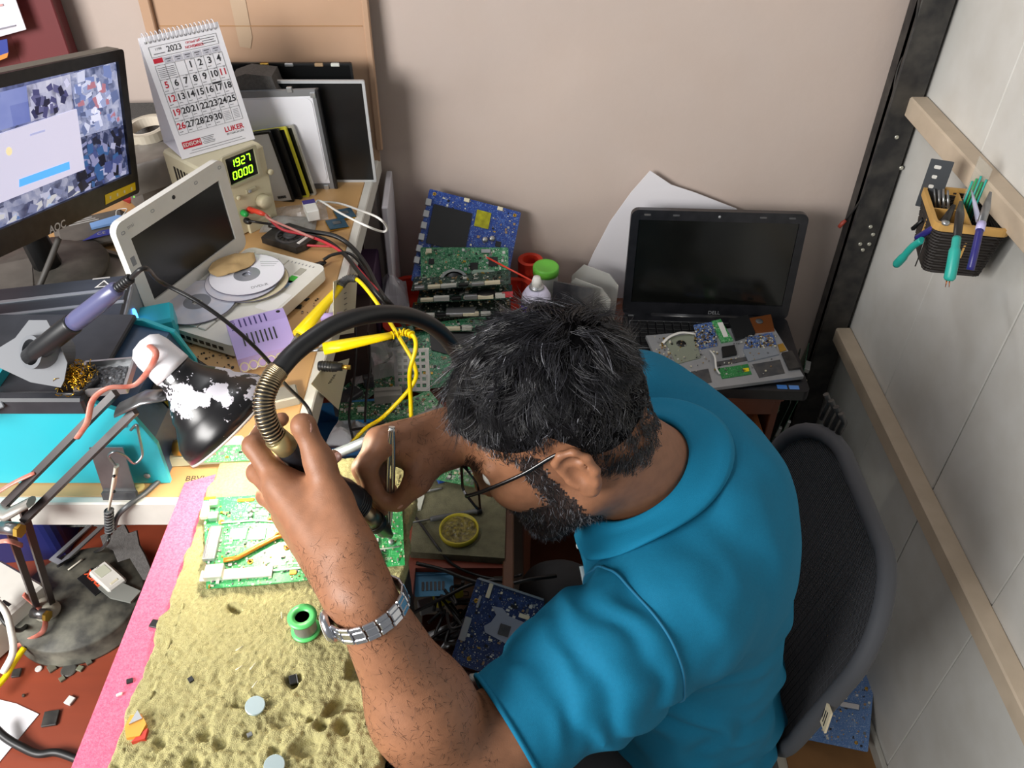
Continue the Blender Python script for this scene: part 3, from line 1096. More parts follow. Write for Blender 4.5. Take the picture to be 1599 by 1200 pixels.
# dusty pouch with blue band, face mask, red packet under the monitor
po_ = thing('dusty_pouch', 'dusty grey pouch with a blue printed band under the monitor', 'pouch', frame((P(150, 372, Z_B).x, P(150, 372, Z_B).y, Z_B + .001), R(28)))
MB().box((0, 0, .012), (.125, .10, .024), b=.01).build('pouch_body', mat('dusty grey cloth', '56514c', .8, dust=.35, dcol='6f6961', ds=50), po_)
MB().prism([(-.02, -.048), (.06, -.048), (.06, -.030), (.01, -.028)], .0245, .0252).build('blue_band', mat('band blue', '2f3c96', .5), po_)
tx = MB()
text(tx, 'CE', .012, frame((.012, -.038, .0255)))
for k in range(3):
    tx.box((-.01, .018 + .007 * k, .0245), (.05 - .01 * k, .0016, .0008))
tx.build('print', mat('print pale', 'a9a7a4', .7), po_)
q = P(168, 346, Z_B + .03)
mk = thing('face_mask', 'light blue folded face mask on the dusty pouch', 'mask', frame((q.x, q.y, Z_B + .027), R(35)))
MB().prism([(-.03, -.008), (.02, -.014), (.03, .0), (.02, .012), (-.028, .010)], 0, .004).build('mask_body', mat('mask blue', '7ea6dd', .8), mk)
MB().tube(spline([(.028, .006, .003), (.04, .02, .006), (.025, .026, .006), (.018, .012, .004)], 6), .0008, 5).build('ear_loop', m_white, mk)
q = P(212, 305, Z_B + .02)
solo('red_packet', 'red plastic packet squeezed behind the netbook lid', 'packet', MB().box((0, 0, .03), (.06, .03, .06), b=.012), mat('red film', '9c2a2f', .35), frame((q.x - .01, q.y + .02, Z_B), R(50)))
q = P(232, 293, Z_B + .03)
solo('clear_packet', 'crumpled clear plastic packet beside the red packet', 'packet', MB().box((0, 0, .035), (.05, .03, .07), b=.013), mat('cloudy film', 'a39a94', .25, alpha=.75), frame((q.x + .005, q.y + .03, Z_B), R(62)))
solo('grey_tray', 'flat grey plastic tray under the monitor stand', 'tray', MB().ring(rrect(.25, .20, .03), rrect(.236, .186, .024), .0005, .010).box((0, 0, .002), (.235, .185, .003)), mat('tray grey', '8a857b', .5, dust=.3, ds=40), frame((-.735, 1.12, Z_B), R(66)))

# ================================================================== soldering station at the bench front
YS0, YS1 = .706, .872
st = thing('soldering_station', 'turquoise soldering station with black top and built-in iron stand', 'soldering station', (-.62, .79, Z_B))
S0 = Vector((-.62, .79, Z_B))
TX = Matrix.Rotation(R(90), 4, 'X')
prof = [(-1.05, .002), (-.428, .002), (-.426, .07), (-.442, .117), (-.478, .136), (-1.05, .136)]


def side(y0, y1, pr, name, m, M=None):
    mb = MB()
    n = len(pr)
    v = [Vector((x, y, Z_B + z)) - S0 for y in (y0, y1) for x, z in pr]
    mb.add(v, [tuple(range(n)), tuple(range(2 * n - 1, n - 1, -1))] + [(i, (i + 1) % n, n + (i + 1) % n, n + i) for i in range(n)])
    return mb.build(name, m, st)


side(YS0, YS0 + .006, prof, 'side_panel', m_turq)
side(YS1 - .006, YS1, prof, 'side_panel', m_turq)
m_slate = mat('slate blue panel', '3c5878', .4, var=.2, vs=30)
side(YS0 + .006, YS1 - .006, [(x - .006, z) for x, z in prof[1:]][:3] + [(-.49, .13), (-1.04, .13), (-1.04, .002)], 'front_panel', m_slate)
m_stop = mat('black top', '25282e', .5, dust=.25, dcol='4b4d52', ds=40)
tp = MB()
tp.box(Vector((-.76, (YS0 + YS1) / 2 + .004, Z_B + .140)) - S0, (.55, YS1 - YS0 - .012, .008), b=.002)
tp.build('top_plate', m_stop, st)
MB().box(Vector((-.765, YS0 - .002, Z_B + .139)) - S0, (.56, .016, .024), b=.003).build('front_lip', m_stop, st)
for (u, v) in ((193, 664), (230, 743)):
    q = PY(u, v, YS0 - .0005) - S0
    MB().lathe([(.004, 0), (.0042, .001), (.003, .002), (0, .002)], 12, Matrix.Translation(q) @ TX).build('screw', m_silver, st)
# display on the sloping front, red digits
dM = Matrix.Translation(Vector((-.4335, .80, Z_B + .094)) - S0) @ Matrix.Rotation(R(90), 4, 'Z') @ Matrix.Rotation(R(68), 4, 'X')
ds_ = MB().prism(rrect(.08, .036, .003), .0, .003, dM).build('display', m_glass, st)
tx = MB()
seven(tx, '200', -.012, 0, .008, .016, dM @ Matrix.Translation((0, 0, .002)))
tx.build('digits', mat('led red', 'ff2038', .4, emit=2.5), ds_)
q = Vector((-.4265, .742, Z_B + .028)) - S0
cn = MB()
cn.lathe([(.0105, 0), (.0105, .012), (.009, .0125), (.009, .0135), (.0105, .014), (.0105, .026), (.006, .0262), (0, .0262)], 20, Matrix.Translation(q) @ Matrix.Rotation(R(90), 4, 'Y'))
cn.build('socket', m_gold, st)
# stand bracket, funnel, brass wool, tip tray on the top plate
ZT = Z_B + .144
bk = thing('iron_holder', 'grey metal iron holder plate with a round funnel on the station', 'holder', (P(75, 545, ZT).x, P(75, 545, ZT).y, ZT))
b0 = Vector(bk.location)
up_ = Vector((0, .10, .05))
c1 = P(62, 548, ZT + .05)
mB = axes(Vector((c1.x, c1.y, ZT + .048)) - b0, (1, 0, 0), (0, .62, .78))
MB().prism([(-.05, -.016), (-.012, -.034), (.022, -.040), (.026, -.032), (.030, -.012), (.022, .008), (.008, .036), (-.012, .036), (-.028, .016), (-.048, .004)], -.0015, 0, mB).build('plate', mat('grey sheet metal', '62656a', .6), bk)
MB().ring(circ(.019), circ(.0145), -.03, .012, mB @ Matrix.Rotation(R(-25), 4, 'Y')).build('funnel', mat('grey sheet metal', '', .4), bk)
for k in (0, 1, 2):
    MB().box((-.085 - .004 * k, -.004 - .016 * k, 0), (.06, .007, .003), mB @ Matrix.Rotation(R(12 + 6 * k), 4, 'Z'), b=.001).build('prong', mat('grey sheet metal', '', .4), bk)
MB().box((0, .0, -.035), (.02, .004, .06), Matrix.Translation(mB.translation) @ Matrix.Rotation(R(20), 4, 'X')).build('support', m_stop, bk)
# iron
i0 = P(60, 548, ZT + .055)
i1 = P(192, 444, ZT + .155)
ax = (i1 - i0).normalized()
il = (i1 - i0).length
ir = thing('soldering_iron', 'soldering iron with violet grey grip resting in the holder', 'soldering iron', i0)
T_ = Vector((0, 0, 1)).rotation_difference(ax).to_matrix().to_4x4()
MB().lathe([(0, -.05), (.0025, -.045), (.003, -.02), (.0105, -.018), (.0115, 0), (.0115, il * .42), (.0105, il * .44)], 20, T_).build('black_collar', m_blk, ir)
MB().lathe([(.0098, il * .43), (.0105, il * .5), (.0098, il * .8), (.0085, il * .93), (.006, il * .95)], 20, T_).build('grip', mat('violet grey', '55577a', .3), ir)
for k in range(6):
    MB().lathe([(.0048, il * .94 + .004 * k), (.0055, il * .94 + .004 * k + .001), (.0055, il * .94 + .004 * k + .0025), (.0042, il * .94 + .004 * k + .004)], 12, T_).build('strain_relief', m_blk, ir)
ie = i0 + ax * (il * .95 + .02)
cable('iron_cable', 'thin black cord arching from the soldering iron over the netbook',
      [ie, ie + ax * .02 + Vector((.005, 0, .002)), P(250, 440, 1.31), P(310, 472, 1.285), P(365, 512, 1.25), P(415, 560, 1.2), P(445, 600, 1.15), P(482, 640, 1.085), PX(492, 690, -.255), PX(505, 740, -.245)], .0026, m_cable)
# brass wool: tangled strands in a dark cup
bw = thing('brass_wool', 'tangle of golden brass wool below the iron holder', 'brass wool', (P(118, 588, ZT + .015).x, P(118, 588, ZT + .015).y, ZT))
MB().lathe([(.024, .0), (.026, .010), (.024, .012), (.022, .004), (0, .003)], 6, Matrix.Diagonal((1, 1.15, 1, 1))).build('cup', m_blk, bw)
r_ = random.Random(3)
mb = MB()
for k in range(150):
    c = Vector((r_.gauss(0, .009), r_.gauss(0, .011), .012 + abs(r_.gauss(0, .006))))
    rr = r_.uniform(.002, .005)
    ax1 = Vector((r_.gauss(0, 1), r_.gauss(0, 1), r_.gauss(0, 1))).normalized()
    o1 = ax1.orthogonal().normalized()
    o2 = ax1.cross(o1)
    a0 = r_.uniform(0, 6)
    mb.tube([c + (o1 * math.cos(a0 + t * .8) + o2 * math.sin(a0 + t * .8)) * rr + ax1 * t * .0006 for t in range(6)], .0007, 3, caps=False, flat=.3)
o = mb.build('strands', mat('brass wool', 'd7a52e', .25, metal=.9), bw)
o['kind'] = 'stuff'
ty = thing('tip_tray', 'open square metal tray with grey solder dross beside the brass wool', 'tray', frame((P(168, 594, ZT).x, P(168, 594, ZT).y, ZT), R(8)))
MB().ring(rrect(.058, .056, .002), rrect(.052, .05, .001), 0, .010).build('rim', m_silver, ty)
MB().box((0, 0, .0015), (.053, .051, .003)).build('bottom', m_silver, ty)
n = 26
mb = MB()
vv, ff = [], []
xs = np.array([((i / n - .5) * .042, (j / n - .5) * .038, 0.) for i in range(n + 1) for j in range(n + 1)])
hz = .0035 + .004 * np.clip(vnoise(xs, 260, 3) + .25, 0, 1)
vv = [(x, y, z) for (x, y, _), z in zip(xs, hz)]
for i in range(n):
    for j in range(n):
        a = i * (n + 1) + j
        ff.append((a, a + n + 1, a + n + 2, a + 1))
mb.add(vv, ff)
o = mb.build('solder_dross', mat('dross', '6e7074', .4, metal=.5, var=.5, vs=300), ty)
o['kind'] = 'stuff'

# grey instrument box with blue light behind the station
gb = thing('grey_instrument', 'dark grey metal instrument box with warning triangle and blue light', 'instrument', frame((-.645, .955, Z_B), R(12)))
MB().box((0, 0, .05), (.20, .115, .098), b=.004).build('case', mat('dark brushed metal', '4b5058', .4, metal=.5, var=.35, vs=20, stretch=(.06, 1, 1)), gb)
for k in range(2):
    MB().box((0, -.016 + .034 * k, .0995), (.196, .006, .002)).build('ridge', mat('pale ridge', '9b9fa6', .4, metal=.4), gb)
fp = MB().box((.101, 0, .05), (.006, .112, .092), b=.002).build('front_panel', mat('dusty clear panel', '7e8186', .3), gb)
MB().lathe([(.0115, 0), (.0115, .002), (0, .003)], 12, Matrix.Translation((.104, -.012, .068)) @ Matrix.Rotation(R(90), 4, 'Y') @ Matrix.Diagonal((1.3, .7, 1, 1))).build('blue_light', mat('blue led', '4a9aff', .3, emit=3.0), gb)
wt = MB().add([(.052, .028, .0998), (.075, .028, .0998), (.063, .046, .0998)], [(0, 1, 2)]).build('warning_triangle', m_white, gb)
MB().add([(.056, .030, .1000), (.071, .030, .1000), (.063, .042, .1000)], [(0, 1, 2)]).box((.0633, .034, .1003), (.0012, .007, .0004)).build('triangle_inset', m_dgrey, wt)
tx = MB()
text(tx, '高温', .010, frame((.064, .05, .0999), R(0))) if False else tx.box((.058, .052, .0998), (.024, .003, .0004))
tx.build('print_line', mat('print pale', '', .7), gb)
MB().cyl((.104, -.03, .03), (.122, -.03, .03), .009, n=14).build('socket', m_silver, gb)
q = gb.matrix_world @ Vector((.122, -.03, .03)) if False else frame((-.645, .955, Z_B), R(12)) @ Vector((.118, -.03, .03))
cable('instrument_cord', 'black cord with plug leaving the grey instrument under the lamp', [q, q + Vector((.03, -.003, .002)), q + Vector((.07, -.03, -.01)), P(300, 560, Z_B + .012), P(345, 590, Z_B + .006), P(385, 625, Z_B + .004)], [.0075] * 17 + [.0035] * 24, m_cable)
q = P(236, 523, Z_B + .03)
solo('turquoise_box', 'small turquoise plastic box corner behind the lamp cap', 'box', MB().box((0, 0, .03), (.07, .05, .06), b=.004), m_turq, frame((q.x, q.y + .01, Z_B), R(20)))
q = P(208, 485, Z_B + .05)
solo('white_adapter', 'small white plug adapter between grey instrument and netbook', 'adapter', MB().box((0, 0, .02), (.03, .035, .04), b=.004), m_offw, frame((q.x, q.y + .03, Z_B), R(20)))
q = P(190, 552, Z_B + .02)
solo('striped_pouch', 'yellow and black striped packet standing before the grey instrument', 'packet', MB().box((0, 0, .03), (.03, .008, .06), b=.002), mat('yellow black stripe', 'b8b020', .4, var=.9, vs=200, stretch=(1, .01, .01)), frame((q.x + .012, q.y + .0, Z_B), R(30)))
# black bag and wire at far left behind the station
cable('monitor_cord', 'grey dusty cord running down from the monitor to the bench', [P(92, 372, 1.17), P(75, 415, 1.14), P(58, 455, 1.11), P(35, 500, 1.085), P(5, 520, 1.08)], .0045, mat('dusty cord', '4c4946', .6))
q = P(20, 470, Z_B)
solo('dusty_carton', 'dusty brown grey carton flap at the left edge of the bench', 'box', MB().box((0, 0, .015), (.12, .13, .03), b=.002), mat('dusty carton', '', .8), frame((q.x - .02, q.y, Z_B), R(25)))
q = P(8, 580, ZT)
solo('small_gauge', 'small turquoise rimmed black gauge at the left edge on the station', 'gauge', MB().ring(rrect(.05, .06, .003), rrect(.042, .052, .002), 0, .012).box((0, 0, .003), (.043, .053, .006), mi=1), [m_turq, m_blk], frame((q.x - .018, q.y, ZT), R(0)))

# things in front of the turquoise panel: steel plate, S hook, iron clip
q = PY(175, 710, YS0 - .012)
sp = thing('steel_plate', 'thin grey steel plate leaning on the turquoise panel', 'metal plate', axes((q.x, YS0 - .022, Z_B + .004), (1, 0, 0), (.30, .16, 1)))
MB().prism(rrect(.040, .075, .001, 2, -.004, .036), 0, .0015).build('plate', m_steel, sp)
MB().prism(rrect(.042, .012, .001, 2, -.004, .002), 0, .006).build('dark_foot', m_dgrey, sp)
hk = [PY(u, v, y) for u, v, y in ((187, 690, .700), (196, 678, .698), (208, 690, .690), (222, 712, .684), (220, 738, .680), (205, 752 - 30, .676), (192, 712, .672), (178, 708, .668), (171, 716, .666), (180, 728, .664))]
hk = [PY(u, v, y) for u, v, y in ((204, 672, .702), (213, 664, .700), (217, 680, .696), (222, 705, .690), (220, 716, .686), (209, 724, .682), (195, 712, .678), (180, 706, .674), (170, 712, .672), (176, 722, .670), (182, 730, .668))]
cable('wire_hook', 'bent steel wire hook hanging over the turquoise panel', hk, .0016, m_steel, cat='hook')
ck = thing('crocodile_clip', 'pale crocodile clip hanging from the wire hook', 'clip', PY(182, 728, .668))
c0 = PY(182, 728, .668)
MB().tube([Vector((0, 0, 0)), PY(178, 755, .664) - c0, PY(172, 785, .660) - c0, PY(170, 797, .659) - c0], [.005, .0052, .0034, .0026], 8, flat=.5).build('clip_body', mat('bone plastic', 'c9bfae', .4), ck)
for (u, v) in ((178, 744), (178, 768)):
    MB().ball(PY(u, v, .6605) - c0, .002, 8).build('clip_hole', m_blk, ck)
sr_ = [PY(170 + .15 * k, 798 + 4.4 * k, .657) for k in range(9)]
MB().tube([p - c0 for p in sr_], [.0052 - .0002 * k for k in range(9)], 10).build('sleeve', m_blk, ck)
for k in range(8):
    p = sr_[k] - c0
    MB().lathe([(.0048, -.0008), (.0062, 0), (.0048, .0008)], 12, Matrix.Translation(p)).build('sleeve_ring', m_dgrey, ck)
cable('clip_cord', 'thin black cord from the clip sleeve down to the lamp base', [sr_[-1], PY(166, 850, .655), P(150, 862, .79), P(120, 868, .785), P(90, 885, .80)], .0022, m_cable)
cable('twin_cable', 'dark twin cord leaving under the station over the bench edge', [P(248, 752, Z_B + .004), P(225, 772, Z_B + .004), P(200, 790, Z_B + .004), PY(184, 806, .664), PY(178, 826, .662)], .0032, mat('grey cord', '4e5052', .4))
q = P(215, 762, Z_B)
solo('cream_disc', 'small round cream disc under the station front edge', 'disc', MB().lathe([(.0085, 0), (.0085, .0015), (0, .0016)], 20), mat('cream', 'd3bd7c', .6), frame((q.x, q.y, Z_B)))
g = MB().prism([(-.03, .022), (-.012, .03), (.006, .04), (.012, .026), (.024, .03), (.027, .008), (.034, -.006), (.05, -.05), (.03, -.045), (.012, -.012), (-.006, -.018), (-.012, .0), (-.026, .006)], 0, .004)
q = P(178, 832, Z_T + .14)
solo('foam_scrap', 'ragged dark grey foam scrap hanging behind the lamp base', 'foam', g, m_foam, axes((q.x, q.y, Z_T + .10), (1, 0, 0), (-.15, .55, .8)))

# ================================================================== desk lamp
lb = P(128, 944, Z_T + .02)
LBc = Vector((-.655, .738, Z_T))
la = thing('desk_lamp', 'black swing arm desk lamp with paint worn white on its shade', 'lamp', LBc)
m_lampb = mat('dusty lamp base', '33332f', .6, dust=.8, dcol='7c7a6c', ds=35)
m_lampk = mat('lamp black', '151415', .3, dust=.06, ds=90)
MB().lathe([(0, 0), (.098, 0), (.098, .004), (.094, .008), (.0945, .030), (.092, .034), (0, .036)], 64).build('base', m_lampb, la)
p0 = P(75, 955, Z_T + .036) - LBc
MB().lathe([(.018, 0), (.018, .003), (.012, .006), (.010, .022), (0, .022)], 20, Matrix.Translation((p0.x, p0.y, .035))).build('pivot', mat('pale cap', 'b9b5a4', .5), la)
E_ = PD(22, 802, .98) - LBc
A_ = PD(196, 628, .92) - LBc
G_ = PD(262, 606, .925) - LBc
b_ = Vector((p0.x, p0.y, .050))
m_bar = mat('brown black bar', '2a2020', .35)
sd = Vector((.010, .004, .004))
for s in (-1, 1):
    MB().tube([b_ + sd * s, E_ + sd * s], .0058, 4, smooth=False).build('lower_arm', m_bar, la)
    MB().tube([E_ + Vector((.009, -.004, -.010)) * s, A_ + Vector((.009, -.004, -.010)) * s], .0055, 4, smooth=False).build('upper_arm', m_bar, la)
for p in (b_, E_ + Vector((.004, -.006, -.004))):
    MB().cyl(p + Vector((-.012, -.012, 0)), p + Vector((.012, -.016, .002)), .008, n=14).build('joint_bolt', m_steel, la)
    MB().cyl(p + Vector((.010, -.018, .002)), p + Vector((.015, -.019, .002)), .0085, n=6, smooth=False).build('nut', m_gold, la)
MB().tube([E_ + Vector((-.03, .0, .012)), E_ + Vector((.0, -.008, .008)), E_ + Vector((.035, -.008, .03))], [.009, .011, .009], 8, flat=.5).build('elbow_plate', mat('pale steel', 'a9a49c', .4, metal=.5), la)
MB().tube([A_ + Vector((-.012, 0, -.012)), (A_ + G_) / 2 + Vector((0, -.006, .002)), G_ + Vector((.004, -.012, 0))], [.013, .013, .010], 10, flat=.25).build('bracket', m_steel, la)
# shade: axis pointing down to the right over the circuit board
ax = Vector((.646, -.219, -.724)).normalized()
sc = PD(232, 545, .90) - LBc
TS = Matrix.Translation(sc) @ Vector((0, 0, 1)).rotation_difference(ax).to_matrix().to_4x4()
prof = [(.0215, .030), (.0225, .045), (.0265, .060), (.035, .075), (.0415, .088), (.043, .096), (.050, .108), (.058, .122), (.061, .135), (.0615, .148)]
prof = [(r * (1.0 if z < .05 else 1.02), .030 + (z - .030) * .76) for r, z in prof]
inner = [(r - .0016, z) for r, z in prof[::-1]]
m_shade = mat('worn black paint', '131214', .3)
nt = m_shade.node_tree
tc = nt.nodes.new('ShaderNodeTexCoord')
nz = nt.nodes.new('ShaderNodeTexNoise')
nz.inputs['Scale'].default_value = 17
nz.inputs['Detail'].default_value = 9
nz.inputs['Roughness'].default_value = .62
mp = nt.nodes.new('ShaderNodeMapping')
mp.inputs['Location'].default_value = (.35, .12, .22)
nt.links.new(tc.outputs['Object'], mp.inputs['Vector'])
nt.links.new(mp.outputs['Vector'], nz.inputs['Vector'])
gt = nt.nodes.new('ShaderNodeMath')
gt.operation = 'GREATER_THAN'
gt.inputs[1].default_value = .555
nt.links.new(nz.outputs['Fac'], gt.inputs[0])
mx = nt.nodes.new('ShaderNodeMix')
mx.data_type = 'RGBA'
mx.inputs[6].default_value = lin('131214')
mx.inputs[7].default_value = lin('d9d6df')
nt.links.new(gt.outputs[0], mx.inputs[0])
nt.links.new(mx.outputs[2], nt.nodes['Principled BSDF'].inputs['Base Color'])
MB().lathe(prof + inner, 64, TS).build('shade', [m_shade], la)
MB().lathe([(.0575, .1195), (.0630, .1195), (.0630, .1225), (.0575, .1225), (.0575, .1195)], 64, TS).build('shade_rim', mat('shade rim', 'c9c2b8', .4), la)
MB().lathe([(0, -.012), (.012, -.010), (.019, -.004), (.0215, .006), (.0225, .028), (.0228, .034), (.0, .034)], 32, TS).build('cap', mat('cap white', 'e9e8ec', .35), la)
MB().lathe([(0.004, .034), (.012, .045), (.02, .062), (.024, .076), (.021, .090), (.010, .098), (0, .100)], 24, TS).build('bulb', mat('bulb glow', 'fff4e0', .4, emit=6.0), la)
ld = bpy.data.lights.new('lamp_bulb_light', 'POINT')
ld.energy = 6.5
ld.color = (1.0, .92, .76)
ld.shadow_soft_size = .018
lo = bpy.data.objects.new('lamp_bulb_light', ld)
COL.objects.link(lo)
lo.parent = la
lo.matrix_local = Matrix.Translation(TS @ Vector((0, 0, .116)))
# ribbon wire along the arms
m_rib = mat('pink ribbon wire', 'cf9384', .3, var=.5, vs=60, col2='c2604e')
MB().tube(spline([TS @ Vector((-.01, 0, -.008)), TS @ Vector((-.03, -.008, .01)), PD(213, 600, .90) - LBc, PD(170, 606, .89) - LBc, PD(145, 625, .895) - LBc, PD(136, 660, .90) - LBc, PD(120, 685, .915) - LBc], 8), .0034, 8, flat=.45).build('ribbon_wire', m_rib, la)
MB().tube(spline([PD(55, 738, .955) - LBc, PD(20, 755, .955) - LBc, PD(-20, 780, .96) - LBc], 6), .0035, 8, flat=.45).build('ribbon_wire', m_rib, la)
MB().tube(spline([PD(-20, 850, 1.02) - LBc, PD(12, 845, 1.0) - LBc, PD(34, 852, 1.02) - LBc], 6), .0036, 8, flat=.5).build('ribbon_wire', m_rib, la)
MB().tube(spline([b_ + Vector((-.012, -.008, .04)), b_ + Vector((.003, -.012, .0)), P(68, 985, Z_T + .045) - LBc, P(45, 1000, Z_T + .03) - LBc, P(25, 1010, Z_T + .02) - LBc], 8), .0042, 8, flat=.45).build('ribbon_wire', m_rib, la)

# things on the lamp base
ZL = Z_T + .0345
q = P(168, 901, ZL + .008)
tmr = thing('pocket_timer', 'small white pocket timer lying on the lamp base', 'timer', frame((q.x, q.y, ZL + .0005), R(-38)))
MB().box((0, 0, .006), (.056, .030, .012), b=.003).build('case', m_offw, tmr)
MB().prism(rrect(.02, .017, .001, 2, -.011, 0), .012, .0126).build('display', mat('lcd pale', 'c6c9b4', .3), tmr)
tx = MB()
text(tx, 'OK', .005, frame((-.024, 0, .012), R(90)))
tx.build('print', m_print, tmr)
MB().box((.02, 0, .0123), (.004, .012, .0008), b=.0002).build('button', m_ivory, tmr)
q = P(145, 908, ZL)
bx = thing('black_carton', 'small black carton with orange lettering under grey tape on lamp base', 'box', frame((q.x, q.y, ZL + .0005), R(-38)))
MB().box((.004, 0, .0015), (.05, .026, .003), b=.0005).build('card', m_blk, bx)
tx = MB()
text(tx, 'VEMEX', .0150, frame((.004, .004, .0031), R(180)), bold=.03)
tx.build('lettering', mat('orange print', 'e2552c', .5), bx)
q = P(186, 925, ZL)
solo('grey_tape', 'piece of dull grey tape stuck across the lamp base edge', 'tape', MB().prism([(-.03, -.010), (.0, -.016), (.034, -.010), (.034, .012), (.004, .012), (-.026, .012)], .0, .0035), mat('dull grey tape', '7e807a', .6), frame((q.x, q.y, ZL + .0036), R(-24)))
q = P(118, 884, ZL)
solo('cotton_bud', 'tiny white swab lying on the lamp base', 'swab', MB().tube([(-.012, 0, .002), (.006, 0, .002), (.013, 0, .002)], [.0012, .0012, .002], 8), mat('swab', 'c3beae', .7), frame((q.x, q.y, ZL + .0005), R(55)))

# ================================================================== work pad: dark box, pink foam sheet, torn sponge
ZP = 1.074
m_void = mat('black film', '1c1c1b', .35, dust=.3, dcol='4a463a', ds=60)
solo('pad_crate', 'dark plastic wrapped crate carrying the sponge work pad', 'crate', MB().box((-.262, .43, (Z_T + 1.067) / 2), (.262, .44, 1.067 - Z_T - .002), b=.004), m_void)
m_pink = mat('pink foam', 'db5478', .85, var=.12, vs=420, bump=.4, bs=700, col2='e67690')
solo('pink_foam_sheet', 'pink foam sheet sticking out left under the sponge pad', 'foam sheet',
     MB().prism([(-.409, .20), (-.20, .20), (-.20, .735), (-.335, .735), (-.409, .704)], 1.0705, 1.0745), m_pink)
NXg, NYg = 150, 300
X0, X1, Y0, Y1 = -.372, -.118, .205, .738
gx, gy = np.meshgrid(np.linspace(0, 1, NXg), np.linspace(0, 1, NYg), indexing='ij')
px = X0 + gx * (X1 - X0)
py = Y0 + gy * (Y1 - Y0)
p3 = np.stack([px, py, np.zeros_like(px)], -1)
ed = .008 * vnoise(p3 + 7, 60, 4)
px = px + ed * (np.abs(gx - .5) > .42) * 1.0
rough_ = np.clip((0.53 - py) / .22, 0.10, 1.0)
hz = .0125 + .0016 * vnoise(p3, 40, 3) + rough_ * (.005 * np.abs(vnoise(p3 + 3, 55, 4)) * -1.4 + .0036 * vnoise(p3 + 9, 240, 2)) + .0026 * vnoise(p3 + 5, 420, 2)


def pit(u, v, r, d, rx=1., ang=0.):
    global hz
    c = P(u, v, 1.086)
    ca, sa = math.cos(ang), math.sin(ang)
    dx, dy = px - c.x, py - c.y
    a, b = (dx * ca + dy * sa) / rx, -dx * sa + dy * ca
    q = np.sqrt(a * a + b * b) / r * (1 + .35 * vnoise(p3 + 11, 120, 2))
    hz = hz - d * np.clip(1.25 - q, 0, .6) / .6


for a in ((560, 1040, .010, .012, 1.4, .9), (366, 952, .004, .008, 2, -.5), (457, 1062, .008, .011), (376, 1098, .006, .006, 1.5, 0), (450, 1120, .009, .006, 1.6, .5), (520, 1105, .006, .010, 2., 1.0), (536, 1134, .007, .010), (503, 1133, .006, .010), (486, 1124, .003, .008), (545, 1098, .010, .006, 1.5, 0),
          (480, 1165, .010, .008, 1.4, .7), (320, 1150, .006, .007), (525, 985, .004, .008, 3, -.2), (535, 995, .004, .008), (390, 1148, .005, .006), (300, 1190, .008, .008), (430, 1175, .006, .006), (345, 1160, .006, .006), (250, 1160, .006, .006)):
    pit(*a)
edge = np.minimum(np.minimum(gx, 1 - gx) * (X1 - X0), np.minimum(gy, 1 - gy) * (Y1 - Y0))
hz = hz * np.clip(edge / .004 + .35, 0, 1)
zz = ZP + .001 + np.clip(hz, .0006, None)
mb = MB()
vv = np.stack([px, py, zz], -1).reshape(-1, 3)
idx = np.arange(NXg * NYg).reshape(NXg, NYg)
ff = np.stack([idx[:-1, :-1], idx[1:, :-1], idx[1:, 1:], idx[:-1, 1:]], -1).reshape(-1, 4)
me = bpy.data.meshes.new('sponge_pad')
bd = list(idx[:, 0]) + list(idx[-1, 1:]) + list(idx[-2::-1, -1]) + list(idx[0, -2:0:-1])
nb0 = len(vv)
low = vv[bd].copy()
low[:, 2] = ZP + .0006
ff2 = [(bd[(k + 1) % len(bd)], bd[k], nb0 + k, nb0 + (k + 1) % len(bd)) for k in range(len(bd))]
me.from_pydata(np.concatenate([vv, low]).tolist(), [], ff.tolist() + ff2 + [tuple(range(nb0 + len(bd) - 1, nb0 - 1, -1))])
me.polygons.foreach_set('use_smooth', [True] * len(me.polygons))
me.materials.append(mat('olive sponge', 'b5ad78', .95, var=.25, vs=320, bump=.8, bs=900, dust=.25, dcol='8a8358', ds=25))
tag(link('sponge_pad', me), 'thick olive yellow sponge pad with torn burnt surface', 'sponge pad')

ZS = 1.0885
# ------------------------------------------------ green motherboard being repaired
gpx = [(318, 778), (330, 778), (470, 768), (627, 776), (632, 882), (600, 885), (545, 893), (508, 900), (470, 907), (410, 913), (322, 919)]
gc = P(475, 840, ZS + .004)
gy_ = R(5)
GM = frame((gc.x, gc.y, ZS + .0045), gy_)
GI = GM.inverted()


def gl(u, v):
    q = GI @ P(u, v, ZS + .0045)
    return (q.x, q.y)


go = [gl(*p) for p in gpx][::-1]


def in_poly(x, y, po=go):
    r = False
    j = len(po) - 1
    for i in range(len(po)):
        if (po[i][1] > y) != (po[j][1] > y) and x < (po[j][0] - po[i][0]) * (y - po[i][1]) / (po[j][1] - po[i][1]) + po[i][0]:
            r = not r
        j = i
    return r


gb_ = thing('laptop_motherboard', 'bright green laptop motherboard under repair on the sponge pad', 'circuit board', GM)
MB().prism(go, -.0016, 0).build('board', pcb_mat('pcb bright green', '2f9c55', '7fd08c', 300), gb_)
cm = MB()
components(cm, .25, .13, 620, 5, lambda x, y: in_poly(x, y), smin=.0010, smax=.0040, weights=(1, 2, 3, 2, 1, 4, 2))
cm.build('small_components', PAL, gb_)['kind'] = 'stuff'
m_gp = mat('pale green strip', 'cfe6cf', .4)


def gbox(name, u, v, du, dv, h, m, ang=0., b=.0006):
    a, c = gl(u, v)
    MB().box((a, c, h / 2 + .0002), (du, dv, h), Matrix.Translation((a, c, 0)) @ Matrix.Rotation(ang, 4, 'Z') @ Matrix.Translation((-a, -c, 0)), b=b).build(name, m, gb_)


def gstrip(name, pts, r, m, flat=.5, z=.0014):
    MB().tube([(*gl(*p), z) for p in pts], r, 6, flat=flat).build(name, m, gb_)


